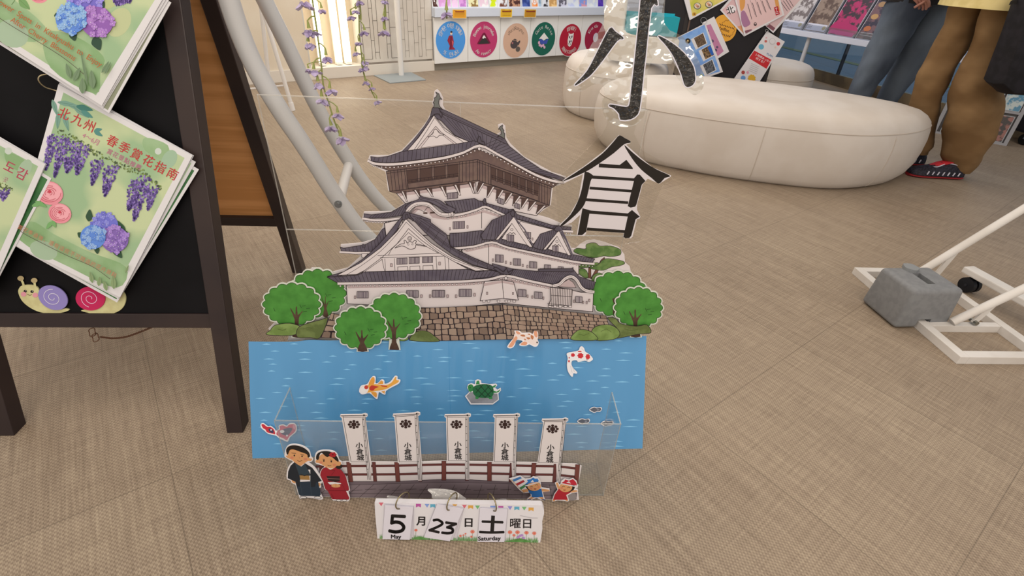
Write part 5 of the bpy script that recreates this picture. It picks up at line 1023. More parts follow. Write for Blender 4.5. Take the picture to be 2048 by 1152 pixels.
for i, (x, yt, yb) in enumerate(((642, 924, 964), (697.5, 922, 962), (748, 922, 961), (793.5, 922.5, 961.5), (841, 922, 961), (888, 920, 958.5), (934, 921, 959), (979, 922, 960), (1024, 922, 962), (1068, 924, 964), (1111, 925, 963), (1155, 927, 966))):
    sl = (x - 900) * -.018; w2 = 4.3 if i % 2 else 3.4; xb = x + (5 if i == 1 else 3 if i < 4 else 0 if i < 8 else -3); a.poly(fb2 if i % 2 else fb_, [(x - w2, yt), (x + w2, yt), (xb + w2, yb), (xb - w2, yb)], LN, .6)
o = a.build('fence_cutout'); tag(o, 'printed strip of brown fence and grey stone paving along the front of the clear box', 'display')
bk = mat('2a2322', .5)
def banner(lab, q, tx, ty, dx):
    """q: cloth corners tl, tr, br, bl"""
    tl, tr, br, bl = q; a = Art(PN, .0036); e = 2.6
    a.sheet(wf, [(tl[0] - 5, tl[1] - 3), (tr[0] - 4, tr[1] - 3.5), (tr[0] + 3, tr[1] - 5.5), (tr[0] + 8, tr[1] - 3.5), (tr[0] + 8, tr[1] + .5), (tr[0] + 4, tr[1] + 3), (br[0] + 6, br[1] + 1), (br[0] + 6, br[1] + 38), (br[0] - 1.5, br[1] + 38), (br[0] - 3, br[1] + 2.5), (bl[0] - e, bl[1] + 3), (tl[0] - e, tl[1] + 4), (tl[0] - 6, tl[1] + 1)], .0012)
    a.line(bk, [tl, bl], .9); a.line(bk, [bl, br], .6); a.line(bk, [(tl[0] - 4, tl[1] - .4), (tr[0] + 6, tr[1] - 1.4)], 1.2); a.line(bk, [(tl[0], tl[1] + 2), (tr[0] - 4, tr[1] + 2)], .9)
    L = [Vector(tr), Vector((br[0] + 2, br[1] + 36))]
    for d_ in (-2.6, .2, 3.0): a.line(bk, [(L[0].x + d_, L[0].y + 1), (L[1].x + d_, L[1].y)], .9)
    for i in range(8):
        p = L[0].lerp(L[1], (i + .5) / 9); a.line(bk, [(p.x - 2.6, p.y), (p.x + .4, p.y)], 1)
    a.ell(bk, tr[0] + 1, tr[1] - 1.8, 1.8); cx = (tl[0] + tr[0]) / 2 - 1.5 + (bl[0] - tl[0]) * .18; cy = tl[1] + 16.5
    for k in range(8):
        an = R(45 * k + 0); a.ell('33211f', cx + 9.3 * math.cos(an), cy + 6.6 * math.sin(an), 3.1, 2.5, n=10)
    a.ell('33211f', cx, cy, 5.2, 4.4, n=16)
    for i, chx in enumerate('小倉城'): a.text(mat('1f1b1b'), chx, tx + dx * i, ty + i * 12.2 - 2, 12.6, 0, sx=1.2, bold=.035, align='CENTER')
    tag(a.build('banner_cutout'), lab, 'banner', 'white banners with flower crest and castle name')
banner('white vertical banner with crest, leftmost of the five', [(687, 829), (728, 829), (737, 920), (703, 920)], 719.5, 894, 1.2)
banner('white vertical banner with crest, second from left, behind the fence', [(792, 828), (833, 826), (838, 920), (799, 920)], 816, 894, .5)
banner('white vertical banner with crest, middle of the five', [(895, 829), (934, 829), (933, 918), (897, 918)], 916, 892, .3)
banner('white vertical banner with crest, second from right, above the flag-holding child', [(992, 829), (1032, 829), (1026, 920), (989, 920)], 1010, 894, -.2)
banner('white vertical banner with crest, shorter and rightmost, leaning left at its foot', [(1089, 838), (1128, 838), (1115, 922), (1077, 922)], 1101, 898, -1)

# ---- paper people
sk = mat('c9905f', .5); hair = mat('1f1a18', .5); chk = mat('c77a5c', .5)
def face(a, F, cx, cy, rx, ry, rot=0):
    a.ell(sk, cx, cy, rx, ry, rot)
def man(a):
    F = Ef
    a.poly(sk, smooth(F((345, 750), (380, 755), (385, 785), (355, 775)), 2, True)); a.poly(sk, smooth(F((605, 775), (645, 785), (640, 815), (612, 812)), 2, True))
    a.poly(mat('22303c', .5), F((385, 770), (620, 760), (650, 900), (635, 920), (440, 915), (420, 900))); a.poly(mat('1d2228', .5), F((375, 562), (480, 570), (560, 620), (620, 700), (660, 760), (600, 775), (590, 820), (540, 825), (540, 640), (440, 640), (430, 820), (400, 815), (390, 770), (305, 730), (310, 660), (335, 600)))
    a.poly(mat('2c3a42', .5), F((375, 562), (480, 570), (545, 700), (430, 720)), LN, .5); a.poly('95703f', F((428, 700), (530, 704), (535, 748), (435, 745))); a.line('2a2018', F((440, 690), (480, 705), (520, 690)), 1.4); a.poly(wf, F((395, 568), (445, 608), (490, 572), (470, 580), (445, 596), (420, 582))); a.line('38464e', F((430, 750), (455, 905)), .7); a.line('38464e', F((540, 750), (550, 905)), .7)
    a.poly(sk, smooth(F((310, 440), (330, 425), (400, 430), (500, 470), (525, 500), (530, 520), (560, 528), (545, 550), (515, 550), (470, 580), (440, 600), (400, 580), (350, 540), (300, 515), (285, 495), (305, 490)), 3, True)); a.poly(hair, smooth(F((290, 430), (320, 395), (380, 385), (460, 405), (520, 450), (538, 500), (515, 512), (505, 480), (440, 455), (370, 430), (330, 435), (312, 475), (298, 480)), 3, True))
    for x, y in ((375, 492), (455, 500)): a.ell(hair, *F((x, y))[0], 1.5, 1.8)
    a.lines(hair, [F((345, 465), (390, 470)), F((440, 478), (475, 488)), smooth(F((405, 542), (425, 552), (455, 545)), 3)], .9); a.line('a86a40', F((425, 510), (428, 522)), .7); a.ell(chk, *F((350, 515))[0], 3.5, 2.4); a.ell(chk, *F((490, 530))[0], 3.5, 2.4)
    for x in (470, 620): a.poly('d8d0c8', smooth(F((x - 38, 925), (x, 918), (x + 35, 930), (x + 20, 940), (x - 20, 938)), 2, True), LN, .8)
cut('paper_figure', 'cut-out of a man in a dark navy kimono at the lower left of the box', 'figure cut-out', Ef((272, 492), (285, 420), (320, 382), (390, 374), (470, 395), (530, 440), (550, 505), (570, 530), (550, 560), (520, 562), (590, 620), (640, 700), (672, 765), (650, 785), (652, 825), (630, 840), (655, 905), (672, 945), (640, 955), (570, 940), (500, 935), (440, 945), (425, 930), (400, 850), (385, 800), (345, 780), (335, 755), (295, 735), (298, 650), (325, 590), (360, 558), (310, 530), (278, 510)), man, .0075, grp='paper people', pl=PN)
def woman(a):
    F = Ef; rd_ = mat('8f1f2a', .5)
    a.poly(rd_, F((690, 790), (880, 780), (950, 930), (940, 945), (770, 940))); a.poly(rd_, smooth(F((690, 610), (740, 605), (830, 610), (900, 680), (925, 760), (945, 840), (900, 845), (860, 770), (720, 760), (760, 800), (740, 845), (700, 835), (680, 760), (648, 690), (660, 640)), 2, True), '6a1820', .6)
    a.poly('2a1a1c', F((712, 698), (850, 700), (850, 755), (800, 760), (730, 745))); a.line('8a6a60', F((716, 722), (850, 730)), .9); a.poly(sk, smooth(F((765, 790), (800, 778), (850, 790), (850, 812), (800, 818), (765, 808)), 2, True)); a.line('8a5a38', F((808, 782), (808, 815)), .6)
    a.ell(hair, *Ef((840, 595))[0], 7, 5.5); a.poly(sk, smooth(F((625, 520), (660, 470), (740, 480), (810, 510), (840, 540), (865, 560), (850, 590), (820, 590), (790, 615), (750, 630), (700, 600), (640, 565), (600, 555), (605, 530)), 3, True)); a.poly(hair, smooth(F((605, 520), (612, 470), (660, 440), (740, 440), (800, 470), (835, 520), (835, 548), (810, 535), (770, 500), (740, 490), (720, 500), (690, 480), (660, 455), (640, 480), (630, 525)), 3, True))
    a.poly(wf, F((715, 600), (750, 632), (800, 605), (760, 618), (745, 615))); a.line('6a1820', F((750, 632), (800, 640), (760, 690)), .7)
    for k in range(6): a.ell('a01f28', *[(Ef((778, 474))[0][0] + 4.6 * math.cos(k * 1.05), Ef((778, 474))[0][1] + 3.2 * math.sin(k * 1.05))][0], 3, 2.4, n=8)
    for x, y in ((685, 538), (762, 545)): a.ell(hair, *F((x, y))[0], 1.5, 1.8)
    a.lines(hair, [smooth(F((725, 582), (740, 590), (760, 585)), 3), F((675, 520), (695, 525)), F((750, 528), (772, 532))], .8); a.ell(chk, *F((655, 555))[0], 3.2, 2.2); a.ell(chk, *F((795, 580))[0], 3.2, 2.2)
    for x in (840, 900): a.poly('d8d0c8', smooth(F((x - 30, 945), (x, 940), (x + 25, 948), (x + 10, 960), (x - 18, 958)), 2, True), LN, .7)
    a.lines('6a1820', [F((735, 850), (945, 850)), F((760, 880), (790, 940))], .6)
cut('paper_figure', 'cut-out of a woman in a red kimono with a red flower in her hair', 'figure cut-out', Ef((590, 530), (600, 460), (650, 430), (740, 428), (790, 440), (825, 470), (845, 530), (870, 550), (868, 610), (830, 625), (880, 660), (925, 730), (955, 845), (940, 860), (955, 930), (930, 965), (860, 962), (800, 955), (770, 945), (735, 850), (695, 840), (675, 770), (640, 690), (655, 635), (690, 600), (640, 580), (600, 565)), woman, .0095, grp='paper people', pl=PN)
def flagb(a):
    F = Gf
    a.line('b08a50', F((950, 770), (1090, 910)), 1.4)
    for i, c_ in enumerate(('3d6ea0', 'd0c8c4', '9c2c34', 'd0c8c4', '3f7a4a')): t = i / 5; a.poly(c_, F((965 + 110 * t * .85, 775 + 105 * t), (1050 + 80 * t, 742 + 88 * t), (1050 + 80 * (t + .2), 742 + 88 * (t + .2)), (965 + 110 * (t + .2) * .85, 775 + 105 * (t + .2))))
    a.poly(sk, smooth(F((1070, 880), (1150, 870), (1160, 890), (1095, 905)), 2, True)); a.poly(sk, smooth(F((1265, 870), (1350, 880), (1350, 895), (1280, 898)), 2, True)); a.poly(mat('22619c', .5), F((1130, 878), (1270, 868), (1290, 960), (1170, 958), (1168, 930), (1140, 905)), None)
    a.poly(sk, F((1165, 955), (1200, 960), (1150, 985), (1130, 980))); a.poly(sk, F((1240, 955), (1280, 955), (1300, 980), (1280, 982))); a.line('25406a', F((1128, 985), (1160, 978)), 1.6); a.line('25406a', F((1275, 978), (1305, 984)), 1.6)
    a.ell(hair, *F((1185, 838))[0], 15, 10.5); a.ell(sk, *F((1195, 842))[0], 13.5, 9.5); a.poly(mat('2f6fae', .5), F((1095, 825), (1130, 795), (1120, 775), (1155, 770), (1185, 752), (1205, 765), (1230, 762), (1245, 790), (1200, 800))); a.poly('d0c8c4', F((1155, 800), (1180, 775), (1195, 800))); a.poly('d0c8c4', F((1095, 835), (1245, 795), (1248, 802), (1120, 842)))
    a.lines(hair, [smooth(F((1155, 850), (1168, 842), (1180, 850)), 3), smooth(F((1208, 832), (1222, 824), (1235, 832)), 3)], .9); a.ell('8f2a2a', *F((1205, 866))[0], 2.6, 2, a0=0, a1=180); a.ell(chk, *F((1165, 865))[0], 2.2); a.ell(chk, *F((1240, 850))[0], 2.2)
cut('paper_figure', 'cut-out of a child in blue holding a striped flag, right front of the box', 'figure cut-out', Gf((935, 765), (1050, 735), (1100, 768), (1150, 765), (1185, 742), (1235, 755), (1262, 790), (1268, 840), (1275, 860), (1355, 870), (1360, 895), (1285, 905), (1300, 960), (1310, 985), (1275, 992), (1220, 965), (1150, 992), (1120, 995), (1125, 975), (1160, 950), (1155, 910), (1080, 912), (1040, 880)), flagb, .0016, grp='paper people', pl=PK2, sm=0)
def redb(a):
    F = Gf
    a.poly(sk, smooth(F((1422, 812), (1445, 808), (1460, 860), (1475, 880), (1450, 885)), 2, True)); a.poly(sk, smooth(F((1575, 885), (1640, 885), (1645, 900), (1580, 910)), 2, True)); a.poly(mat('a31f2c', .5), F((1450, 872), (1580, 880), (1575, 910), (1530, 935), (1548, 985), (1392, 985), (1410, 930))); a.poly(sk, F((1392, 985), (1420, 985), (1405, 1000), (1388, 998))); a.poly(sk, F((1510, 984), (1545, 984), (1550, 998), (1535, 998)))
    a.ell(hair, *F((1545, 850))[0], 14.5, 10.5); a.ell(sk, *F((1525, 855))[0], 13, 9.5); a.poly(mat('b02434', .5), F((1475, 812), (1510, 790), (1520, 772), (1560, 785), (1600, 768), (1625, 790), (1640, 815), (1640, 835))); a.poly('d0c8c4', F((1530, 805), (1560, 790), (1580, 815))); a.poly('d0c8c4', F((1472, 808), (1640, 842), (1635, 852), (1478, 820)))
    a.lines(hair, [smooth(F((1490, 850), (1502, 840), (1515, 848)), 3), smooth(F((1545, 860), (1556, 850), (1570, 860)), 3)], .9); a.ell('8f2a2a', *F((1512, 878))[0], 2.6, 2, a0=0, a1=180); a.ell(chk, *F((1485, 862))[0], 2.2)
cut('paper_figure', 'cut-out of a small child in red with a red hat, rightmost by the fence end', 'figure cut-out', Gf((1412, 810), (1440, 798), (1465, 830), (1480, 790), (1515, 765), (1560, 778), (1600, 762), (1640, 790), (1652, 840), (1630, 870), (1655, 885), (1650, 908), (1590, 915), (1545, 940), (1560, 990), (1550, 1005), (1500, 995), (1440, 992), (1385, 1005), (1385, 985), (1405, 925), (1440, 880)), redb, .0016, grp='paper people', pl=PK2, sm=0)
a = Art(PK2, .0); a.sheet(mat('857c78', .6), Gf((1535, 920), (1580, 905), (1630, 930), (1638, 970), (1620, 1000), (1550, 998)), .0012); tag(a.build('rock_cutout'), 'small grey rounded paper rock beside the child in red', 'rock cut-out')

# ================================================================ date sign
dy_ = math.degrees(math.atan2((fl(1082, 1085) - fl(756, 1077)).y, (fl(1082, 1085) - fl(756, 1077)).x)); PD = vpl(fl(756, 1077), dy_, 9)
J = Z(720, 970, 5.12); a = Art(PD, 0)
dq = J((150, 182), (1290, 200), (1850, 205), (1868, 215), (1884, 258), (1885, 292), (1866, 372), (1868, 450), (1845, 590), (1790, 588), (1200, 578), (520, 558), (210, 556), (178, 548), (155, 290))
a.sheet(mat('cfc6c2', .5), dq, .010)
PDp = Z(730, 990, 10.24); PDq = Z(900, 990, 10.24); gr_ = mat('5f8a4a', .6, '4a7a38', 90)
cols = {'r': 'c4606a', 'm': 'a9508c', 'b': '7a8fc0', 't': '5a9aae', 'o': 'c99446', 'g': '6ea468', 'p': '8a7fb8'}
for x, y, k_, c_ in ((215, 178, 't', 'r'), (598, 190, 's', 'm'), (685, 192, 't', 'b'), (745, 194, 's', 't'), (970, 195, 't', 'o'), (1068, 200, 't', 'r'), (1133, 205, 's', 'o'), (1202, 208, 't', 'g'), (1360, 210, 's', 'b'), (1442, 212, 's', 'm'), (1535, 215, 't', 'p'), (1606, 218, 's', 't'), (1680, 220, 't', 'g'), (1752, 228, 's', 'o')):
    y += 2; a.poly(cols[c_], J((x - 24, y), (x + 26, y), (x + 2, y + 38)) if k_ == 't' else J((x - 26, y), (x + 26, y + 1), (x + 26, y + 38), (x, y + 26), (x - 26, y + 38)))
tx_ = mat('1f1a1a', .5)
a.text(tx_, '月', 882.5 - 50, 1049, 20, 1.2, bold=.06, sx=1.05); a.text(tx_, '日', 926, 1052, 20, 1.2, bold=.06, sx=1.1); a.text(tx_, '曜日', 1018.5, 1054, 21, 1.2, bold=.03, sx=1.13)
rg = random.Random(8)
hp = a.up(); 
def grass(x0, x1):
    for g_ in ('5f8a4a', '4f7d3c', '7ea06a'):
        a._m(g_); hh = a.up()
        for _ in range(int((x1 - x0) * 1.3)):
            x = rg.uniform(x0, x1); yb = 1078.5 + (x - 756) * .021; L = rg.uniform(3, 12); a.mb.add([a.P(p, hh) for p in ((x - .5, yb), (x + .5, yb), (x + rg.uniform(-2, 2), yb - L))], [(0, 1, 2)])
grass(760, 1076); a.poly(gr_, smooth([(822, 1081), (832, 1074), (845, 1073), (853, 1080), (853, 1083), (822, 1083)], 2, True)); a.poly(gr_, smooth([(1013, 1083), (1030, 1078), (1045, 1077), (1060, 1083), (1060, 1086), (1013, 1085)], 2, True))
for x, y, r_ in ((832, 1060, 3.2), (927, 1070, 2), (931, 1067, 2), (945, 1063, 4.2), (943, 1073, 2.4), (1020, 1064, 4.4), (1035, 1064, 4.4), (1053, 1065, 4.2), (1068.5, 1066, 4), (1028, 1070, 3), (921, 1071, 2.6)):
    a.line('5a7a4a', [(x, y), (x - .5, 1080)], .6); a.ell('cf7560', x, y, r_, r_ * .8); a.ell('b85a4a', x, y, r_ * .35, r_ * .3)
for x, y in ((1040, 1071), (1044, 1070), (1047, 1075), (1036, 1074)): a.ell('a87ab0', x, y, 3, 2)
a.line('a8a09c', J((1640, 310), (1760, 335), (1820, 335)), .7)
dsg = a.build('date_sign'); tag(dsg, 'small white foam date board with flag and flower border, standing on the floor', 'sign')
a2_ = Art(PD, -.010); a2_.sheet(mat('cbbfb6', .6), [(890, 1040), (950, 1042), (952, 1080), (888, 1078)], .003); 
mrs = MB(); mrs.box(PD.uv(.12, .004) - PD.N * .030, PD.U * .05, PD.N * .020, PD.V * .05); mrs.build('rear_foot', mat('cbbfb6'), dsg)
hm = mat('8d7d5c', .25, metal=.9)
cardm = mat('cdc4c6', .4, coat=.3)
def card(name, lab, quad, extra, draw, off, rg_):
    root = thing(name, lab, 'card', PD.px(*quad[3]) + PD.N * off, 'date cards hanging on the date board')
    for i, q in enumerate(extra): a = Art(PD, off + i * .0009); a.sheet(mat('c2b8b8', .5), q, .0006); a.line('9a9090', [q[1], q[2]], .35); a.build('card_sheet', root)
    a = Art(PD, off + len(extra) * .0009 + .0004); a.sheet(cardm, quad, .0006); a.lines('a39a9a', [[quad[0], quad[3]], [quad[1], quad[2]]], .35); draw(a); a.build('front_card', root)
    cx, cy, r_, a0, a1, ln, lift = rg_
    hole = Vector((cx, cy)); c3 = PD.px(*hole) + PD.N * (off + len(extra) * .0009 + .001)
    # ring: a circle in a plane across the board, passing through the card's hole and over the board's top edge
    rr_ = r_; U3 = (PD.U * math.sin(R(ln)) + PD.N * -math.cos(R(ln))).normalized(); ctr = c3 + PD.V * rr_ * math.sin(R(lift)) + U3 * rr_ * math.cos(R(lift))
    m = MB(); m.tube([ctr + (U3 * math.cos(t) + PD.V * math.sin(t)) * rr_ for t in [2 * math.pi * j / 36 for j in range(37)]], .0012, 8, caps=False); m.build('ring', hm, root, 60)
    m = MB(); m.tube([c3 - PD.N * .0004, c3 + PD.N * .0001], .0016, 10); m.build('hole', mat('4a4240'), root)
bk_ = mat('1b1718', .45)
def num(a, strokes, w_):
    for s_ in strokes:
        q = smooth(s_, 6); a.line(bk_, q, w_); a.ell(bk_, *q[0], w_ / 2, n=12); a.ell(bk_, *q[-1], w_ / 2, n=12)
        a._m(bk_); h = a.up()
        for p in q[1:-1]: a.mb.add([a.P((p.x + w_ / 2 * math.cos(t), p.y + w_ / 2 * math.sin(t)), h) for t in [k * .785 for k in range(8)]], [tuple(range(8))])
def c5(a):
    num(a, [PDp((815, 408), (570, 396)), PDp((572, 398), (555, 540)), PDp((555, 540), (640, 520), (740, 545), (800, 620), (760, 695), (640, 722), (515, 702))], 6.6); a.text(bk_, 'May', 782, 1073.5, 11, 1, sx=1.15, bold=.07)
card('date_card', 'white ring card printed with black number 5 and May', PDp((418, 176), (996, 222), (922, 886), (366, 872)), [PDp((440, 190), (1000, 215), (1000, 850), (410, 868)), PDp((400, 170), (985, 225), (960, 880), (372, 870))], c5, .0012, (730 + 705 / 10.24, 990 + 248 / 10.24, .0155, 0, 0, 38, 55))
def c23(a):
    num(a, [PDp((1415, 482), (1500, 475), (1585, 530), (1560, 580), (1440, 640), (1330, 685)), PDp((1330, 685), (1510, 725)), PDp((1670, 528), (1865, 556)), PDp((1865, 556), (1690, 625)), PDp((1690, 625), (1790, 655), (1790, 725), (1700, 745), (1590, 735))], 5.2)
def cback(a): pass
card('date_card', 'tilted white ring card printed with black number 23', PDp((1480, 150), (2018, 255), (1740, 912), (1212, 832)), [PDp((1560, 170), (2030, 250), (1880, 860), (1300, 840)), PDp((1520, 160), (2020, 260), (1800, 900), (1250, 835))], c23, .0015, (730 + 1720 / 10.24, 990 + 272 / 10.24, .0155, 0, 0, 30, 50))
def csat(a):
    num(a, [PDq((882, 425), (864, 735)), PDq((672, 520), (1072, 535)), PDq((618, 732), (840, 742), (1092, 735))], 5.0)
    a.line(bk_, PDq((882, 420), (862, 735)), 7.4); a.text(bk_, 'Saturday', 956, 1078.5, 11.2, -1, sx=1.16, bold=.07)
card('date_card', 'white ring card printed with a black weekday character and Saturday', PDq((615, 246), (1182, 268), (1110, 940), (562, 935)), [PDq((640, 240), (1186, 262), (1130, 930), (580, 930))], csat, .0012, (900 + 900 / 10.24, 990 + 298 / 10.24, .0155, 0, 0, -30, 60))
# flipped clear pouches behind the board
for k, (q, lab) in enumerate(((J((285, 108), (420, 130), (440, 160), (300, 150)), 'small clear plastic sleeve sticking up behind the number 5 card'), (J((700, 40), (940, 52), (1060, 120), (1085, 145), (1000, 165), (760, 150), (735, 95)), 'crumpled clear plastic sleeve sticking up behind the number 23 card'), (J((1270, 180), (1330, 165), (1488, 140), (1500, 190), (1290, 192)), 'small folded plastic sleeve sticking up behind the Saturday card'))):
    Pc = Pl(PD.uv(0, .075) - PD.N * .016, PD.U, PD.V - PD.N * .5); a = Art(Pc, 0); a.sheet(clear('sleeve_plastic', (.95, .95, .95), .12, .08, bump=.5, scale=60, milk=.35), smooth(q, 3, True), .0008); a.line(mat('8d8682', .4), [q[0], q[2]], .5)
    lowp = [(p[0], p[1] + 14) for p in q[-2:]]; tag(a.build('plastic_sleeve'), lab, 'sleeve', 'plastic sleeves behind the date board')
# ================================================================ white padded seats
lea = mat('c1b3a4', .5, 'bbac9c', 5, bump=.05, spec=.3); seamm = mat('b3a392', .6)
def pouf(name, lab, outl, zs, seams, cx, cy, grp):
    o_ = smooth(outl, 6, True); n = len(o_); c = Vector((cx, cy)); H_ = zs
    prof = [(.0, .90), (.012, .935), (.04, .965), (.09, .99), (.15, 1.0), (.21, 1.0), (.26, .992), (.30, .975), (.325, .945), (.345, .90), (.36, .82), (.371, .70), (.378, .52), (.381, .3), (.382, .05)]
    k = H_ / .382; rings = [[Vector((c.x + (p.x - c.x) * s, c.y + (p.y - c.y) * s, z * k)) for p in o_] for z, s in prof]
    rt = thing(name, lab, 'seat', (cx, cy, 0), grp); m = MB(); m.loft(rings); m.build('upholstery', lea, rt, 50)
    m = MB(); R_ = [Vector((c.x + (p.x - c.x) * .983, c.y + (p.y - c.y) * .983, .283 * k)) for p in o_]; m.tube(R_ + [R_[0]], .0028, 6, caps=False)
    for sx in seams:
        i = int(sx * n) % n; pts = []
        for z, s in prof[1:8]: p = o_[i]; pts.append(Vector((c.x + (p.x - c.x) * s * 1.001, c.y + (p.y - c.y) * s * 1.001, min(z, .283) * k)))
        m.tube(pts, .0022, 6)
    m.build('seam_piping', seamm, rt, 60)
    return rt
PG = 'white padded seats'
pouf('pouf_seat', 'large low white padded seat with rounded pebble outline, in front of the others', [(.42, 2.98), (.49, 2.81), (.62, 2.70), (.80, 2.60), (1.10, 2.49), (1.54, 2.42), (1.85, 2.50), (2.06, 2.64), (2.15, 2.77), (2.08, 2.89), (1.85, 3.05), (1.5, 3.22), (1.14, 3.33), (.80, 3.33), (.55, 3.24), (.44, 3.12)], .382, (.14, .27, .365, .62, .8), 1.28, 2.9, PG)
pouf('pouf_seat', 'white padded seat at the back left, half hidden behind the large one', [(.64 + .36 * math.cos(t), 3.84 + .42 * math.sin(t)) for t in [2 * math.pi * i / 14 for i in range(14)]], .382, (.1, .45, .62, .8), .64, 3.84, PG)
pouf('pouf_seat', 'small round white padded seat at the back right, behind the red striped leaflet', [(1.80 + .29 * math.cos(t), 4.02 + .29 * math.sin(t)) for t in [2 * math.pi * i / 14 for i in range(14)]], .382, (.2, .7), 1.80, 4.02, PG)
# cream cloth bag and teal box on the rear seat
tl_ = atY(1245, 62, 3.93); tr_2 = atY(1350, 70, 3.98); b0 = Vector((.60, 3.93, .386))
m = MB(); rings = []
for z, cx_, hw_ in ((.384, .735, .20), (.40, .735, .212), (.46, .735, .215), (.515, .735, .212), (.530, .735, .20), (.536, .60, .11), (.56, .535, .062), (.65, .53, .066), (.74, .53, .058), (.82, .535, .064), (.835, .535, .05)):
    rings.append([Vector((cx_ + hw_ * (abs(math.cos(a_)) ** .6) * (1 if math.cos(a_) > 0 else -1) * (1 + .02 * math.sin(5 * a_ + 30 * z)), 3.535 + .062 * (abs(math.sin(a_)) ** .6) * (1 if math.sin(a_) > 0 else -1), z)) for a_ in [2 * math.pi * j / 40 for j in range(40)]])
m.loft(rings); o = m.build('cloth_bag', mat('d8ccbc', .8, bump=.1), None, 60); tag(o, 'cream soft cloth bag on the rear white seat, under and left of the teal box', 'bag')
X0 = atY(1256, 25, 3.52); X1 = atY(1357, 33, 3.52); zb_ = .540; tb = thing('teal_box', 'open teal box standing on the cream cloth bag behind the brush character', 'box', (X0.x, 3.52, zb_))
tm_ = mat('168a92', .5); ztop = (X0.z + X1.z) / 2 - .005; wv = X1.x - X0.x; dp = .10
m = MB(); O = Vector((X0.x, 3.475, zb_)); m.box(O, (wv, 0, 0), (0, .004, 0), (0, 0, ztop - zb_)); m.build('front_wall', tm_, tb)
m = MB(); m.box(O + Vector((-.03, dp, 0)), (wv + .02, 0, 0), (0, .004, 0), (0, 0, ztop - zb_ + .012)); m.box(O + Vector((0, .004, 0)), (-.03, dp - .004, 0), (.004, 0, 0), (0, 0, ztop - zb_)); m.box(O + Vector((wv, .004, 0)), (-.01, dp - .004, 0), (-.004, 0, 0), (0, 0, ztop - zb_)); m.build('side_walls', mat('1ba3ad', .5), tb)
m = MB(); m.box(O + Vector((0, .004, 0)), (wv - .01, 0, 0), (0, dp - .004, 0), (0, 0, .004)); m.build('base', tm_, tb)

# ================================================================ black poster board behind the big seat
PK_ = vpl(Vector((.99, 3.62, 0)), 0, 3); uR_ = PK_.loc(PK_.px(1545, 120))[0]
bb = thing('poster_board', 'black upright board covered with leaflets, behind the large white seat', 'board', PK_.O)
m = MB(); m.box(PK_.uv(.02, .12) - PK_.N * .012, PK_.U * (uR_ - .04), PK_.V * 1.15, PK_.N * .010); m.build('panel', mat('1c191c', .5), bb)
for u in (0, uR_ - .022): m = MB(); m.box(PK_.uv(u, 0) - PK_.N * .018, PK_.U * .022, PK_.V * 1.3, PK_.N * .018); m.build('leg', mat('2a2422', .5), bb)
for u in (0, uR_ - .022): m = MB(); m.box(PK_.uv(u, 0) - Vector((0, .035, 0)), PK_.U * .022, (0, .12, 0), (0, 0, .018)); m.build('foot', mat('2a2422', .5), bb)
ul_ = PK_.loc(PK_.px(1322, 40))[0]; m = MB(); m.box(PK_.uv(ul_, .44) - PK_.N * .012, PK_.U * (-ul_ + .02), PK_.V * .83, PK_.N * .010); m.build('side_panel', mat('1c191c', .5), bb)
us = PK_.loc(PK_.px(1374, 60))[0]; m = MB(); m.box(PK_.uv(us, .12) - PK_.N * .004, PK_.U * .010, PK_.V * 1.1, PK_.N * .006); m.build('centre_strip', mat('5a463a', .5), bb)
Y1 = mat('c9b463', .4, 'b3ad3f', 14)
def leaflet(lab, quad, thick, draw, off, body='cdc4c0', grp='leaflets on the black board', name='leaflet', ring=None):
    a = Art(PK_, off, 1e-4); a.sheet(mat(body, .45, coat=.3), quad, thick); draw(a); o = a.build(name); tag(o, lab, 'leaflet', grp)
    if ring:
        x, y, r = ring; m = MB(); m.tube([PK_.px(x + r * math.cos(t), y + r * 1.05 * math.sin(t)) + PK_.N * (off + .003 + .006 * math.sin(t)) for t in [2 * math.pi * j / 24 for j in range(25)]], .0013, 6, caps=False); m.build('ring', mat('a8a49c', .25, metal=.8), o, 60)
    return o
def l1(a):
    a.poly(Y1, [(1374, -20), (1383, 33), (1455, -4), (1450, -30)])
    for x, y in ((1393, 12), (1416, 9)): a.ell('5a5a4a', x, y, 7.5, 7); a.ell('c9b8a0', x, y - .5, 6, 5.5); a.ell('9c6a50', x + 1, y + 1, 3, 2.4); a.ell('c88a6a', x - 2, y - 2, 2.2)
    a.ell('b8862a', 1387, 28, 4, 3.5); a.ell('6a4a1a', 1387, 28, 1.6)
leaflet('yellow food poster booklet at the top of the black board', [(1361, -22), (1378, 40), (1462, -5), (1455, -40)], .012, l1, .018, name='booklet')
def l2(a):
    a.poly('c9a3a0', [(1443, 20), (1486, 67), (1500, 40), (1470, -8)]); a.poly('c98a60', [(1473, 53), (1486, 67), (1484, 50)]); a.ell('d8cccb', 1462, 18, 9, 8); a.text('1f1c1c', '北', 1453, 29, 17, -18, bold=.02)
leaflet('pink leaflet with a black character, left behind the big pink one', [(1439, 20), (1487, 73), (1506, 40), (1468, -14)], .003, l2, .012)
def l3(a):
    a.poly('c9a8a4', [(1533, 45), (1545, 60), (1600, -2), (1590, -20), (1545, -10)]); a.poly('7a4a52', [(1531, 52), (1545, 62), (1549, 56), (1538, 48)])
    a.lines('5a4a4c', [[(1560 + i * 5, 4 - i * 2.5 + 0), (1573 + i * 4, 22 - i * 3.0)] for i in range(4)], 1.2)
leaflet('rose leaflet at the upper right, tucked behind the big pink one', [(1528, 50), (1545, 66), (1606, -2), (1590, -30), (1540, -16)], .003, l3, .012)
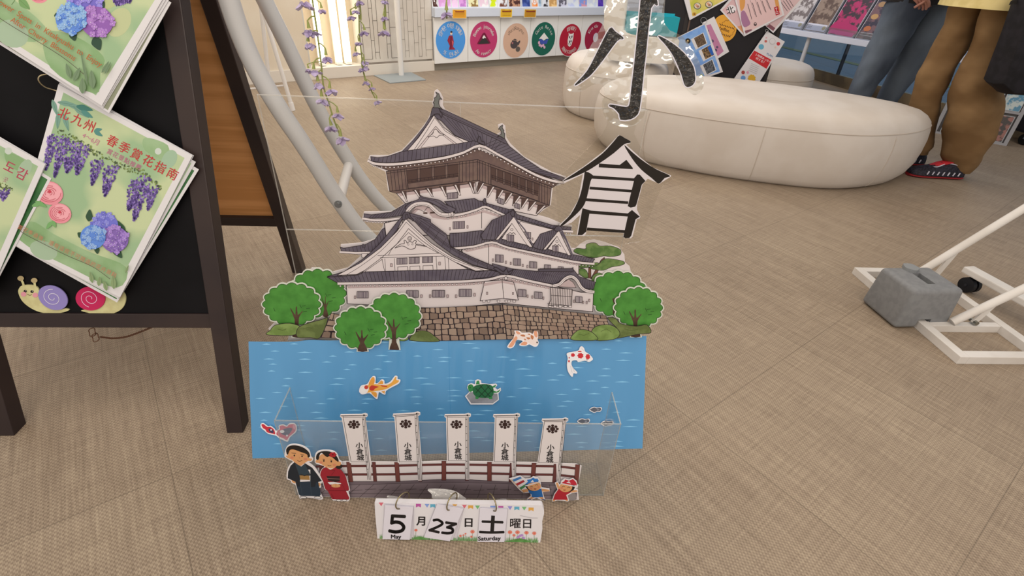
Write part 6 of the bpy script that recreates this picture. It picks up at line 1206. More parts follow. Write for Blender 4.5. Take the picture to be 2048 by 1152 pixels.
def l4(a):
    a.poly('d0aca6', [(1468, -10), (1490, 66), (1562, 29), (1548, -20)]); a.poly('c78a4a', smooth([(1478, -10), (1487, -10), (1487, 12), (1480, 22), (1477, 8)], 3, True)); a.poly('9a6a84', smooth([(1480, 24), (1487, 22), (1495, 38), (1498, 48), (1486, 54), (1480, 40)], 3, True)); a.poly('c78a4a', [(1544, -12), (1552, -12), (1557, 22), (1551, 24)])
    a.lines('4a3a3c', [[(1493 + i * 9.5, 8 - i * 2), (1501 + i * 9.5, 38 - i * 4.6)] for i in range(5)], 1.1); a.lines('6a5a5c', [[(1498 + i * 9.5, 0 - i * 2), (1508 + i * 9.5, 30 - i * 4)] for i in range(4)], .6)
    a.poly('a8242c', [(1545, 15), (1553, 12), (1557, 28), (1549, 31)]); a.lines('d8ccc8', [[(1547.5, 17), (1551.5, 16)], [(1549.5, 15), (1550, 21)], [(1548, 24), (1553, 23)], [(1549, 27), (1554, 26)]], .9); a.ell('3a3030', 1508, 48, 3, 3.6, line=None); a.ell('d0aca6', 1508, 47, 1.4); a.poly('7a4a52', [(1487, 61), (1489, 67), (1502, 60), (1500, 58)])
leaflet('big pink vertical-text leaflet with a red stamp, centre of the black board', [(1464, -14), (1487, 72), (1566, 30), (1551, -28)], .004, l4, .020)
def l5(a):
    o_ = scallop(1454, 57, 14, 17, 12, .12, 4); a.line('6a3a18', o_ + [o_[0]], .7)
    a.text('4a2a12', 'coffee', 1436, 58, 9, 18, bold=.03); a.lines('4a2a12', [[(1438 + i * 5, 47 + i * 1.6), (1441 + i * 5, 50 + i * 1.6)] for i in range(6)] + [[(1441 + i * 5, 66 + i * 1.6), (1444 + i * 5, 69 + i * 1.6)] for i in range(4)], 1.4)
leaflet('orange round leaflet with a scalloped line, beside the blue one', [(1448 + 24 * math.cos(t), 56 + 27 * math.sin(t)) for t in [2 * math.pi * i / 28 for i in range(28)]], .003, l5, .010, 'd0912a')
def l6(a):
    a.poly('b0718c', [(1409, 51), (1420, 48), (1446, 102), (1434, 112)])
    for x, y, r_ in ((1414, 62, 3), (1423, 82, 3.4), (1433, 94, 2.4), (1430, 100, 3)): a.ell('54405a', x, y, r_)
leaflet('white framed pink card behind the blue photo card', [(1403, 46), (1427, 33), (1457, 103), (1434, 117)], .005, l6, .013, ring=(1406, 41, 6))
def l7(a):
    a.poly(mat('7fa0cc', .4, '6a8fc4', 20), [(1352, 76), (1407, 49), (1438, 142), (1372, 162), (1340, 110)])
    a.ell('2a221c', 1374, 81.5, 5.4, 5.4); a.ell('c8a870', 1374, 81, 1.8)
    ph = [mat('4a3a2c', .4, '6e5640', 90, raw=False), mat('3a2c22', .4, '8a6a44', 120), mat('3a3a3e', .4, '6a6a6c', 90)]
    for i, (x, y) in enumerate(((1386, 76), (1401, 99), (1404, 129))):
        w_, h_ = 18, 20; q = [(x, y), (x + w_, y - 10), (x + w_ + 7, y + 10), (x + 8, y + 19)]; a.poly('cfc6c0', [(x - 6, y + 2), (x + w_ + 1, y - 11.5), (x + w_ + 9, y + 10.5), (x + 4, y + 23)]); a.poly(ph[i], q)
    a.poly('2456a0', [(1413, 95), (1419, 89), (1426, 108), (1421, 110)]); a.ell('4f7a3a', 1401, 152, 4, 5)
leaflet('sky blue card with three framed photos, left of the board near the big seat', [(1350, 76), (1409, 46), (1444, 143), (1374, 168), (1338, 112)], .006, l7, .020)
def l8(a):
    a.poly('b8252a', [(1506.3, 100.4), (1540.6, 119), (1530.4, 136.8), (1495.5, 115.9)])
    a.text('dcc8c4', '１時間あったら', 1507, 109, 5.2, 28, bold=.02); a.text('dcc8c4', '何する？', 1508, 117, 5.6, 28, bold=.02)
    for x, y, r_, c_ in ((1520, 93, 5.4, '5f9bb0'), (1554, 87, 3.6, 'b8383c'), (1529, 82, 2.6, 'b85a50'), (1530, 75, 1.8, 'd0a0a0'), (1484, 144, 3.6, '9a4038'), (1493, 144, 2.6, 'c88a9a'), (1484, 155, 4.8, '5f87b4'), (1548, 94, 2, 'd0b0a0')): a.ell(c_, x, y, r_)
    a.poly('c99a30', scallop(1501, 156, 8, 8, 9, .15, 4)); a.ell('a8a09c', 1542, 82, 6, 6); a.ell('cdc4c0', 1542, 82, 5.4, 5.4); a.text('5a7a9a', 'PLAN', 1530, 108, 5.5, 27, bold=.02)
    a.lines('9a9290', [[(1500 + i * -1.4, 126 + i * 3.4), (1516 - i * 1.4, 133 + i * 3.4)] for i in range(5)], .6)
leaflet('white leaflet strip with a red band and coloured dots, right edge of the black board', [(1532, 62), (1567, 83), (1511, 172), (1462, 163)], .005, l8, .020, ring=(1531, 62, 3))

# ================================================================ display table with brochures before the glass
TE0, TE1 = fl(1562, 55, .5), fl(1915, 110, .5); td = (TE1 - TE0); td.z = 0; td.normalize(); tn = Vector((-td.y, td.x, 0)); tn = tn if tn.dot(TE0) > 0 else -tn
tb0 = TE0 - td * .9; Lt = (TE1 - TE0).length + .98
tbl = thing('display_table', 'long white brochure display table in front of the dark glass wall', 'table', Vector((tb0.x, tb0.y, 0)))
m = MB(); m.box(tb0 - Vector((0, 0, .042)), td * Lt, tn * .38, (0, 0, .042)); m.build('tabletop', mat('c4c2c8', .35), tbl, bevel=.003)
for s in ((TE0 - tb0).length + .27, .1, Lt - .1):
    P = tb0 + td * s + tn * .05; P.z = 0; m = MB(); m.tube([P, P + Vector((0, 0, .455))], .017, 14); m.build('leg', mat('b3b0ae', .4), tbl, 50)
    if s == (TE0 - tb0).length + .27: continue
    P = P + tn * .28; m = MB(); m.tube([P, P + Vector((0, 0, .455))], .017, 14); m.build('leg', mat('b3b0ae', .4), tbl, 50)
RP = Pl(Vector((TE0.x, TE0.y, .502)) + tn * .03, td, Vector((0, 0, 1)) + tn * .42)
rkm = clear('holder_plastic', (.85, .87, .9), .08, .06)
cov = [((1520, 43), (1556, 48), '4a4448', 'a8a09c', 'grey brochure stack at the left end of the display table', None), ((1562, 50), (1604, 54), '6f6462', 'b8aeaa', 'brown and white brochure stack, second along the display table', 'w'), ((1609, 56), (1652, 61), '5c4a42', '8a7668', 'brown photo brochure stack with a white lower card', 'w'),
       ((1657, 62), (1708, 70), 'a82c5c', '3a2c34', 'dark brochure stack with magenta wave, beside the jeans person', 'm'), ((1713, 71), (1762, 78), '2e2838', '6a4c50', 'dark navy food brochure stack next to the jeans person', 'f'), ((1862, 92), (1886, 97), '383a54', '5c5c7c', 'navy brochure stack between the two standing people', None),
       ((1889, 98), (1915, 102), '34365c', '5a5480', 'navy and white brochure stack beside the brown trousers', 'n')]
for i, (p0, p1, c1_, c2_, lab, kind) in enumerate(cov):
    u0, u1 = RP.loc(RP.px(*p0))[0], RP.loc(RP.px(*p1))[0]; a = Art(RP, .0, 1.5e-4, px=False); Hc = .33
    a.sheet(mat('b5b0b2', .5), [(u0, 0), (u1, 0), (u1, Hc), (u0, Hc)], .018); a.poly(mat(c1_, .35, c2_, 22, detail=7, lo=.46, hi=.54), [(u0 + .004, .004), (u1 - .004, .004), (u1 - .004, Hc - .004), (u0 + .004, Hc - .004)]); um_ = (u0 + u1) / 2; w_ = u1 - u0
    if kind == 'w': a.poly('c0bcc4', [(u0 + .01, .01), (u1 - .01, .01), (u1 - .01, .065), (u0 + .01, .065)]); a.ell('a89a70', u1 - .03, .038, .016); a.lines('6a6264', [[(u0 + .012, .026 + k * .012), (u0 + .06, .026 + k * .012)] for k in range(3)], .003)
    if kind == 'm': a.poly(mat('a3285a', .35), smooth([(u0 + .008, .02), (u1 - .008, .015), (u1 - .01, .08), (um_ + .02, .10), (um_, .16), (um_ - .03, .11), (u0 + .01, .09)], 3, True)); a.poly('c8347c', [(u0 + .008, .01), (u1 - .01, .008), (u1 - .008, .035), (u0 + .01, .04)])
    if kind == 'f':
        for k in range(5): a.ell(('a8603c', '8a4a40', 'b08858', '5a4a8a', '9c7a58')[k], u0 + w_ * (.25 + .5 * (k % 2)), .08 + k * .045, .028, .02)
        a.lines('b0a8a8', [[(u0 + .02, .03 + .018 * k), (u1 - .03, .03 + .018 * k)] for k in range(2)], .004)
    if kind == 'n': a.poly('2c3f8c', [(u0 + .006, .006), (u1 - .006, .006), (u1 - .006, .05), (u0 + .006, .05)]); a.poly('c8c0c4', [(u1 - .03, .01), (u1 - .015, .01), (u1 - .015, Hc - .01), (u1 - .03, Hc - .01)]); a.poly('c0a878', [(u1 - .012, .01), (u1 - .002, .01), (u1 - .002, Hc - .01), (u1 - .012, Hc - .01)])
    tag(a.build('brochure_stack'), lab, 'brochure', 'brochure stacks on the display table')
m = MB(); ua, ub = RP.loc(RP.px(1520, 43))[0] - .02, RP.loc(RP.px(1915, 102))[0] + .04
m.box(RP.uv(ua, 0) - RP.N * .024, td * (ub - ua), RP.N * .003, RP.V * .36); m.build('back_rest', mat('3a3c44', .4), tbl)
m = MB(); m.box(RP.uv(ua, 0) + RP.N * .006, td * (ub - ua), RP.N * .003, RP.V * .05); m.build('front_lip', rkm, tbl)

# ================================================================ floor-standing brochure rack, far right
q0 = fl(2012, 292); dr = (fl(1968, 284) - q0).normalized(); q1 = q0 + dr * .42; rn_ = Vector((-dr.y, dr.x, 0)); rn_ = rn_ if rn_.dot(q0) > 0 else -rn_
rk = thing('brochure_rack', 'low grey white brochure rack standing on the floor behind the brown trousers', 'rack', q1)
wr = mat('8f8a88', .5)
RK = Pl(q1, -dr, Vector((0, 0, 1)) + rn_ * .25)
for u in (0, .40): m = MB(); m.box(RK.uv(u, 0), RK.U * .022, RK.V * .62, -RK.N * .02); m.build('upright', wr, rk)
for v in (.0, .20, .40, .60): m = MB(); m.box(RK.uv(.022, v), RK.U * .378, RK.V * .014, -RK.N * .10 if v else -RK.N * .02); m.build('shelf', wr, rk)
m = MB(); m.box(RK.uv(.022, .0) - RK.N * .012, RK.U * .378, RK.V * .60, -RK.N * .004); m.build('back_panel', mat('4a4442', .5), rk)
for i, (u, v, w_, h_, c1_, c2_, lab) in enumerate(((.03, .215, .11, .16, '5a87a8', '7aa0ba', 'light blue leaflet on the middle shelf of the low rack'), (.15, .215, .13, .17, '3a3230', '6a5248', 'dark brown leaflet on the low rack beside the light blue one'), (.29, .215, .105, .17, 'b0b4ac', '4a7a90', 'white and blue wave leaflet at the low rack\'s right'), (.04, .015, .16, .17, '4a3e3a', '7a6a60', 'brown photo leaflet low on the rack, left'), (.21, .015, .18, .17, '3e3634', '8a5a50', 'dark photo leaflet low on the rack, right'), (.03, .415, .36, .14, '6a5a3a', 'b09a50', 'yellow brown leaflets on the top shelf of the low rack'))):
    a = Art(RK, .0, 1e-4, px=False); a.sheet(mat('9a9896', .5), [(u, v), (u + w_, v), (u + w_, v + h_), (u, v + h_)], .006); a.poly(mat(c1_, .4, c2_, 30, detail=6, lo=.46, hi=.54), [(u + .004, v + .004), (u + w_ - .004, v + .004), (u + w_ - .004, v + h_ - .004), (u + .004, v + h_ - .004)]); tag(a.build('leaflet'), lab, 'leaflet', 'leaflets in the low rack')
wc = fl(2046, 290); wh = thing('wheeled_case', 'dark wheeled case with a black wheel, at the right edge beyond the low rack', 'case', wc)
m = MB(); m.tube([wc + Vector((-.012, 0, .038)), wc + Vector((.016, 0.01, .038))], .038, 20); m.build('wheel', mat('121212', .5), wh, 40)
m = MB(); m.box(wc + Vector((-.004, -.02, .07)), (.30, .12, 0), (-.05, .22, 0), (0, 0, .5)); m.build('body', mat('242226', .5), wh, bevel=.02)
m = MB(); m.bar(wc + Vector((-.014, 0, .038)), wc + Vector((.0, 0, .10)), .012, .02); m.build('fork', mat('6a6a6c', .4, metal=.6), wh)

# ================================================================ white sign-stand base with grey weight
mw = mat('cabfb2', .45, 'c2b6a8', 8)
Ac = fl(1912, 728); Lg_ = Vector((-.078, .997, 0)); Sg = Vector((.997, .078, 0)); LL, WW, bh, bwid = .49, .285, .026, .028
stn = thing('sign_stand', 'white steel stand base with two slanting poles at the right edge', 'stand', Ac)
m = MB()
m.box(Ac, Sg * bwid, Lg_ * LL, (0, 0, bh)); m.box(Ac + Sg * (WW - bwid), Sg * bwid, Lg_ * LL, (0, 0, bh)); m.box(Ac + Sg * bwid, Sg * (WW - 2 * bwid), Lg_ * bwid, (0, 0, bh)); m.box(Ac + Sg * bwid + Lg_ * (LL - bwid), Sg * (WW - 2 * bwid), Lg_ * bwid, (0, 0, bh))
m.build('base_frame', mw, stn, bevel=.0015)
def cross(v): m = MB(); m.box(Ac + Sg * bwid + Lg_ * v, Sg * (WW - 2 * bwid), Lg_ * .022, (0, 0, bh - .002)); m.build('cross_bar', mw, stn, bevel=.001)
v1 = (fl(1880, 664) - Ac).dot(Lg_) + .0; cross(v1); v2 = .37; cross(v2)
def slant(v, p0, p1):
    P = Pl(Ac + Lg_ * (v + .011), Sg, (0, 0, 1)); a_, b_ = P.px(*p0), P.px(*p1); d = (b_ - a_).normalized(); a_ = a_ + d * max(0, (bh + .004 - a_.z) / d.z) if a_.z < bh + .004 else a_
    e_ = b_ + d * .75; m = MB(); m.tube([a_, e_], .0125, 16); m.build('pole', mw, stn, 50); return a_, d
pa_, pd_ = slant(v1, (1868, 661), (2048, 577)); pb_, pd2 = slant(v2, (1838, 545), (2048, 417))
for a_, d, v in ((pa_, pd_, v1), (pb_, pd2, v2)):
    e1 = a_ + d * .13; f_ = Vector((a_.x + d.x * .13 * .62, a_.y, bh)); f_ = Ac + Lg_ * (v + .011) + Sg * ((e1 - Ac).dot(Sg) - .03) + Vector((0, 0, bh + .004)); m = MB(); m.bar(f_, e1, .018, .006, (0, 1, 0)); m.build('brace', mw, stn)
    m = MB(); m.tube([f_ - Lg_ * .012 + Vector((0, 0, .004)), f_ + Lg_ * .012 + Vector((0, 0, .004))], .007, 8); m.build('bolt', mat('8a8578', .3, metal=.8), stn, 40)
wt = thing('stand_weight', 'grey plastic water weight block sitting over the white stand base', 'weight', Vector((1.265, 1.36, 0)))
wy = R(8); wX = Vector((math.cos(wy), math.sin(wy), 0)); wYv = Vector((-math.sin(wy), math.cos(wy), 0)); c0 = Vector((1.262, 1.362, 0)); gm_ = mat('76736f', .55, '6f6c69', 60, bump=.05)
def solid(mb): 
    me = bpy.data.meshes.new('s'); me.from_pydata(mb.v, [], mb.f); bm = bmesh.new(); bm.from_mesh(me); bmesh.ops.recalc_face_normals(bm, faces=bm.faces); bm.to_mesh(me); bm.free(); return me
def cutout(base, cutters, bev):
    me = solid(base); bm = bmesh.new(); bm.from_mesh(me); bmesh.ops.bevel(bm, geom=[e for e in bm.edges], offset=bev, segments=4, affect='EDGES', profile=.5); bm.to_mesh(me); bm.free()
    o = bpy.data.objects.new('tmp', me); COL.objects.link(o); cs_ = []
    for c in cutters:
        co_ = bpy.data.objects.new('tmpc', solid(c)); COL.objects.link(co_); md = o.modifiers.new('b', 'BOOLEAN'); md.object = co_; md.operation = 'DIFFERENCE'; md.solver = 'EXACT'; cs_.append(co_)
    bpy.context.view_layer.update(); out = bpy.data.meshes.new_from_object(o.evaluated_get(bpy.context.evaluated_depsgraph_get()))
    for x in cs_ + [o]: bpy.data.objects.remove(x)
    return out
b_ = MB(); hx, hy, hz = .088, .074, .138
b_.v = [tuple(c0 + wX * sx * hx * k + wYv * sy * hy * k + Vector((0, 0, z))) for z, k in ((.002, 1.04), (hz, .96)) for sx, sy in ((-1, -1), (1, -1), (1, 1), (-1, 1))]; b_.f = [(3, 2, 1, 0), (4, 5, 6, 7), (0, 1, 5, 4), (1, 2, 6, 5), (2, 3, 7, 6), (3, 0, 4, 7)]
k1_ = MB(); xb = Ac + Lg_ * ((c0 - Ac).dot(Lg_)); k1_.box(xb - Sg * .008 - Lg_ * .2 + Vector((0, 0, -.01)), Sg * (bwid + .016), Lg_ * .4, (0, 0, .045)); k2_ = MB(); k2_.box(c0 - wX * .012 - wYv * .034 + Vector((0, 0, hz - .028)), wX * .026, wYv * .062, (0, 0, .05))
me = cutout(b_, [k1_, k2_], .014); me.materials.clear(); me.materials.append(gm_); shade(me, 35); link('block', me, wt)
m = MB(); cc = c0 + wX * (-.0) + wYv * .052 + Vector((0, 0, hz - .001)); n = 40
m.loft([[cc + (wX * math.cos(t) + wYv * math.sin(t)) * (.021 + (.0018 if (j // 4) % 2 else 0)) + Vector((0, 0, z)) for j, t in enumerate([2 * math.pi * j / n for j in range(n)])] for z in (0, .011)]); m.build('filler_cap', mat('7c7a76', .5), wt, bevel=.001)
# rolling base leg behind
cst = thing('castor_leg', 'flat white leg bar with a black castor wheel, behind the stand', 'leg', fl(1945, 570))
S0 = fl(1938, 532, .082); S1 = fl(2048, 592, .082); sd_ = (S1 - S0).normalized(); sl = Vector((-sd_.y, sd_.x, 0))
m = MB(); m.box(S0 - sl * .022 - Vector((0, 0, .022)), sd_ * .9, sl * .044, (0, 0, .022)); m.build('bar', mw, cst, bevel=.004)
wc_ = S0 + sd_ * .035; wc_.z = .027; m = MB(); m.tube([wc_ - sl * .018, wc_ - sl * .004], .027, 24); m.tube([wc_ + sl * .004, wc_ + sl * .018], .027, 24); m.build('castor_wheel', mat('17171a', .5), cst, 40)
m = MB(); m.box(wc_ - sl * .003 - sd_ * .012, sl * .006, sd_ * .024, (0, 0, .034)); m.tube([wc_ - sl * .02, wc_ + sl * .02], .005, 8); m.build('castor_fork', mat('232326', .5), cst)
# ================================================================ two standing people
def skinned(joints, edges, root=0, sub=2):
    me = bpy.data.meshes.new('sk'); me.from_pydata([j[0] for j in joints], edges, []); o = bpy.data.objects.new('sk', me); COL.objects.link(o)
    md = o.modifiers.new('s', 'SKIN'); md.use_smooth_shade = True; sv = me.skin_vertices[0].data
    for i, j in enumerate(joints): r_ = j[1]; sv[i].radius = (r_, r_) if isinstance(r_, (int, float)) else r_; sv[i].use_root = (i == root)
    s2 = o.modifiers.new('u', 'SUBSURF'); s2.levels = sub; s2.render_levels = sub
    bpy.context.view_layer.update(); out = bpy.data.meshes.new_from_object(o.evaluated_get(bpy.context.evaluated_depsgraph_get())); bpy.data.objects.remove(o); return out
def merge(me, mb, m, name, parent, extra=None):
    V = [tuple(v.co) for v in me.vertices]; F = [tuple(p.vertices) for p in me.polygons]; b = MB(); b.mat(m); b.add(V, F)
    b2 = mb; k = len(b.v); b.v += b2.v; b.f += [tuple(i + k for i in f) for f in b2.f]
    for x in (b2.m or [m]):
        if x not in b.m: b.m.append(x)
    b.mi += [b.m.index((b2.m or [m])[i]) for i in b2.mi]
    return b.build(name, None, parent, 70)
skn = mat('a87462', .5, 'b07c68', 20)
def hand(mb, W, dirv, side, palm, s=1.0, curl=1.0):
    """palm and five curled fingers; W wrist, dirv along the hand, side towards the thumb, palm the inner side"""
    d, sdv = dirv.normalized(), side.normalized(); p = palm.normalized()
    rings = []
    for t, w_, th_ in ((0, .024, .019), (.02, .031, .017), (.05, .040, .015), (.078, .041, .013), (.088, .037, .010)):
        c = W + d * t * s; rings.append([c + (sdv * w_ * math.cos(a_) + p * th_ * math.sin(a_)) * s for a_ in [2 * math.pi * j / 14 for j in range(14)]])
    mb.loft(rings)
    for i, (o_, L) in enumerate(((.029, .070), (.010, .078), (-.010, .073), (-.029, .058))):
        b = W + (d * .080 + sdv * o_) * s; q = [b]; ang = .25 * curl
        for k, f_ in enumerate((.45, .32, .23)):
            dd = d * math.cos(ang) + p * math.sin(ang); q.append(q[-1] + dd * L * f_ * s); ang += .75 * curl
        mb.tube(smooth(q, 3), [.0092 * s * (1 - .028 * j) for j in range(10)], 10)
    q = [W + (d * .022 + sdv * .026) * s, W + (d * .048 + sdv * .050 + p * .008) * s, W + (d * .072 + sdv * .056 + p * .022) * s, W + (d * .094 + sdv * .050 + p * .032) * s]; mb.tube(smooth(q, 3), [.0115 * s * (1 - .03 * j) for j in range(10)], 10)
def head(mb, C_, fw, hairm, s=1.0):
    """C_ centre of the head; fw the way it faces"""
    f_ = fw.normalized(); r_ = Vector((0, 0, 1)).cross(f_).normalized(); M_ = Matrix((r_, f_, (0, 0, 1))).transposed()
    mb.mat(skn); rings = []
    for z, rx, ry, oy in ((-.115, .030, .032, .045), (-.10, .045, .055, .03), (-.07, .060, .078, .015), (-.03, .070, .088, .008), (.02, .075, .094, 0), (.06, .073, .090, -.004), (.09, .060, .075, -.008), (.112, .036, .045, -.01), (.12, .01, .012, -.01)):
        rings.append([C_ + M_ @ (Vector((rx * math.cos(t), oy + ry * math.sin(t), z)) * s) for t in [2 * math.pi * j / 20 for j in range(20)]])
    mb.loft(rings)
    mb.blob(C_ + M_ @ Vector((0, .100, -.018)) * s, .011 * s, .018 * s, .022 * s, 6, M_)
    for sx in (-1, 1): mb.blob(C_ + M_ @ Vector((sx * .076, -.005, -.01)) * s, .008 * s, .018 * s, .03 * s, 6, M_)
    mb.mat(mat('d8d0c8')); [mb.blob(C_ + M_ @ Vector((sx * .030, .081, .004)) * s, .013 * s, .008 * s, .008 * s, 6, M_) for sx in (-1, 1)]
    mb.mat(mat('241a16')); [mb.blob(C_ + M_ @ Vector((sx * .030, .087, .004)) * s, .006 * s, .005 * s, .006 * s, 6, M_) for sx in (-1, 1)]
    mb.mat(mat('98564e')); mb.blob(C_ + M_ @ Vector((0, .086, -.062)) * s, .024 * s, .008 * s, .007 * s, 6, M_); mb.mat(skn)
    h = MB(); rings = []
    for z, k in ((-.02, 1.02), (.03, 1.09), (.08, 1.08), (.118, .75), (.135, .1)):
        rings.append([C_ + M_ @ (Vector((.078 * k * math.cos(t), -.012 + (.094 if math.sin(t) < 0 else .066) * k * math.sin(t), z + (.055 if math.sin(t) > .25 and z < .05 else 0))) * s) for t in [2 * math.pi * j / 24 for j in range(24)]])
    h.loft(rings); return h
def legloft(rows, Y, dr_, seed, wr=.02, dy=0.0, n=36):
    rn = random.Random(seed); ph = [rn.random() * 6 for _ in range(6)]; rings = []; R_ = [(Vector(r[:4]), r[4] if len(r) > 4 else 0) for r in rows]
    out = []
    for i in range(len(rows) - 1):
        for k in range(5):
            t = k / 5; out.append(tuple(a_ + (b_ - a_) * t for a_, b_ in zip(rows[i], rows[i + 1])))
    out.append(rows[-1])
    for i, (xl, yl, xr, yr) in enumerate([o_[:4] for o_ in out]):
        p, q = atY(xl, yl, Y), atY(xr, yr, Y); c = (p + q) / 2; hw_ = abs(q.x - p.x) / 2; c.y += dy; t = i / len(out)
        rings.append([c + Vector((hw_ * math.cos(a_), hw_ * dr_ * math.sin(a_), 0)) * (1 + wr * math.sin(3 * a_ + ph[0] + 9 * t) + wr * math.sin(t * 34 + 2 * a_ + ph[1]) + wr * .7 * math.sin(5 * a_ + t * 21 + ph[2]) + wr * .45 * math.sin(7 * a_ + t * 63 + ph[3]) * math.sin(t * 17 + ph[4])) for a_ in [2 * math.pi * j / n for j in range(n)]])
    return rings
def ellr(c, rx, ry, n=36, rot=0): return [Vector(c) + Vector((rx * math.cos(a_) * math.cos(rot) - ry * math.sin(a_) * math.sin(rot), rx * math.cos(a_) * math.sin(rot) + ry * math.sin(a_) * math.cos(rot), 0)) for a_ in [2 * math.pi * j / n for j in range(n)]]
# ---- person in blue jeans
YJ = 3.52; denim = mat('353a43', .8, '63696f', 3.2, bump=.25, stretch=(1, 1, .5), detail=6, lo=.36, hi=.62)
pj = thing('person', 'person in faded blue jeans and black jacket with hands joined, behind the big seat', 'person', (2.25, YJ, 0))
Lrows = [(1785, -14, 1853, -8), (1775, 8, 1850, 20), (1757, 55, 1824, 60), (1741, 90, 1806, 88), (1722, 130, 1782, 128), (1706, 165, 1756, 162), (1694, 195, 1738, 192)]
Rrows = [(1840, -10, 1930, -20), (1848, 20, 1922, 8), (1828, 60, 1905, 50), (1812, 88, 1883, 90), (1798, 125, 1858, 126), (1782, 160, 1832, 160), (1763, 200, 1802, 200)]
rl, rr2 = legloft(Lrows, YJ, .95, 3), legloft(Rrows, YJ, .95, 9, dy=.04)
def tofloor(rings, z=.03):
    c = sum(rings[-1], Vector()) / len(rings[-1]); c2 = c.copy(); c3 = sum(rings[-6], Vector()) / len(rings[-1]); k = (c.z - z) / max(.05, c3.z - c.z) ; dx = (c - c3) * min(1, k) * .35; off = Vector((dx.x, dx.y, z - c.z)); off1 = off * .5
    return rings + [[p + off1 for p in rings[-1]], [p + off for p in rings[-1]]]
rl, rr2 = tofloor(rl), tofloor(rr2); m = MB(); m.loft(rl); m.loft(rr2)
hp_ = (sum(rl[0], Vector()) + sum(rr2[0], Vector())) / 72
m.loft([ellr(hp_ + Vector((0, 0, -.02)), .19, .125), ellr(hp_ + Vector((0, 0, .05)), .195, .13), ellr(hp_ + Vector((0, .01, .14)), .17, .115)]); m.build('jeans', denim, pj, 60)
fe = [sum(r_[-1], Vector()) / 36 for r_ in (rl, rr2)]
for c in fe:
    m = MB(); m.loft([[Vector((c.x + .046 * w_ * math.cos(a_), c.y + y_ , .002 + .0 + max(0, h_ * math.sin(a_)))) if True else None for a_ in [2 * math.pi * j / 16 for j in range(16)]] for y_, w_, h_ in ((.09, .5, .06), (.07, .85, .08), (0, .95, .085), (-.08, 1.05, .06), (-.15, .95, .04), (-.175, .5, .025))]); m.build('shoe', mat('2a2826', .5), pj, 60)
jk = mat('1d1a1a', .8, '262222', 30, bump=.1); H0 = hp_.z
sh = Vector((hp_.x + .0, hp_.y + .01, H0 + .60))
m = MB(); m.loft([ellr((hp_.x, hp_.y, H0 - .05), .215, .15), ellr((hp_.x, hp_.y, H0 + .06), .21, .15), ellr((hp_.x, hp_.y, H0 + .22), .185, .13), ellr((hp_.x, hp_.y, H0 + .40), .205, .135), ellr((hp_.x, hp_.y, H0 + .52), .20, .12), ellr((hp_.x, hp_.y, H0 + .585), .12, .09), ellr((hp_.x, hp_.y, H0 + .62), .065, .065)])
hand_l = atY(1846, -2, YJ - .20); hand_r = atY(1862, -4, YJ - .19)
for sx, hd in ((-1, hand_l), (1, hand_r)):
    s0 = Vector((hp_.x + sx * .185, hp_.y, H0 + .53)); el = Vector((hp_.x + sx * .25, hp_.y - .03, H0 + .25)); wr_ = hd + Vector((sx * .085, .045, .055)); m.tube(smooth([s0, (s0 + el) / 2 + Vector((sx * .012, 0, 0)), el, (el + wr_) / 2, wr_], 4), [.062 - .0016 * j for j in range(17)], 14)
tail = [atY(1925, -10, YJ + .02), atY(1917, 25, YJ + .02), atY(1903, 55, YJ + .02)]; m.build('jacket', jk, pj, 60)
m = MB(); m.loft([ellr(tail[0], .05, .07), ellr(tail[1], .047, .075), ellr(tail[2] + Vector((0, 0, .02)), .035, .065), ellr(tail[2], .01, .02)]); m.build('jacket_tail', jk, pj, 60)
hb = MB(); hb.mat(skn)
for sx, hd in ((-1, hand_l), (1, hand_r)): hand(hb, hd + Vector((sx * .07, .035, .042)), Vector((-sx * .8, -.25, -.5)), Vector((-sx * .1, -.9, .4)), Vector((-sx * .35, .5, -.6)), .95, .8)
hc = Vector((hp_.x, hp_.y - .02, H0 + .76)); hm_ = head(hb, hc, Vector((-.3, -1, 0)), None)
J = [(tuple(hp_ + Vector((0, 0, .06))), (.10, .07)), (tuple(hp_ + Vector((0, 0, .25))), (.13, .09)), (tuple(hp_ + Vector((0, 0, .48))), (.14, .09)), (tuple(hp_ + Vector((0, 0, .60))), .05), (tuple(hc + Vector((0, 0, -.08))), .05)]; E2 = [(0, 1), (1, 2), (2, 3), (3, 4)]
for sx, rg3, hd in ((-1, rl, hand_l), (1, rr2, hand_r)):
    b = len(J); kn = sum(rg3[len(rg3) // 2], Vector()) / 36; an_ = sum(rg3[-1], Vector()) / 36; J += [(tuple(hp_ + Vector((sx * .085, 0, -.06))), .045), (tuple(kn), .03), (tuple(an_ + Vector((0, 0, .06))), .035)]; E2 += [(0, b), (b, b + 1), (b + 1, b + 2)]
    b = len(J); J += [(tuple(hp_ + Vector((sx * .17, 0, .50))), .045), (tuple(Vector((hp_.x + sx * .25, hp_.y - .03, H0 + .25))), .034), (tuple(hd + Vector((sx * .07, .035, .042))), .022)]; E2 += [(2, b), (b, b + 1), (b + 1, b + 2)]
merge(skinned(J, E2), hb, skn, 'body', pj); hm_.build('hair', mat('1d1815', .7), pj, 60)

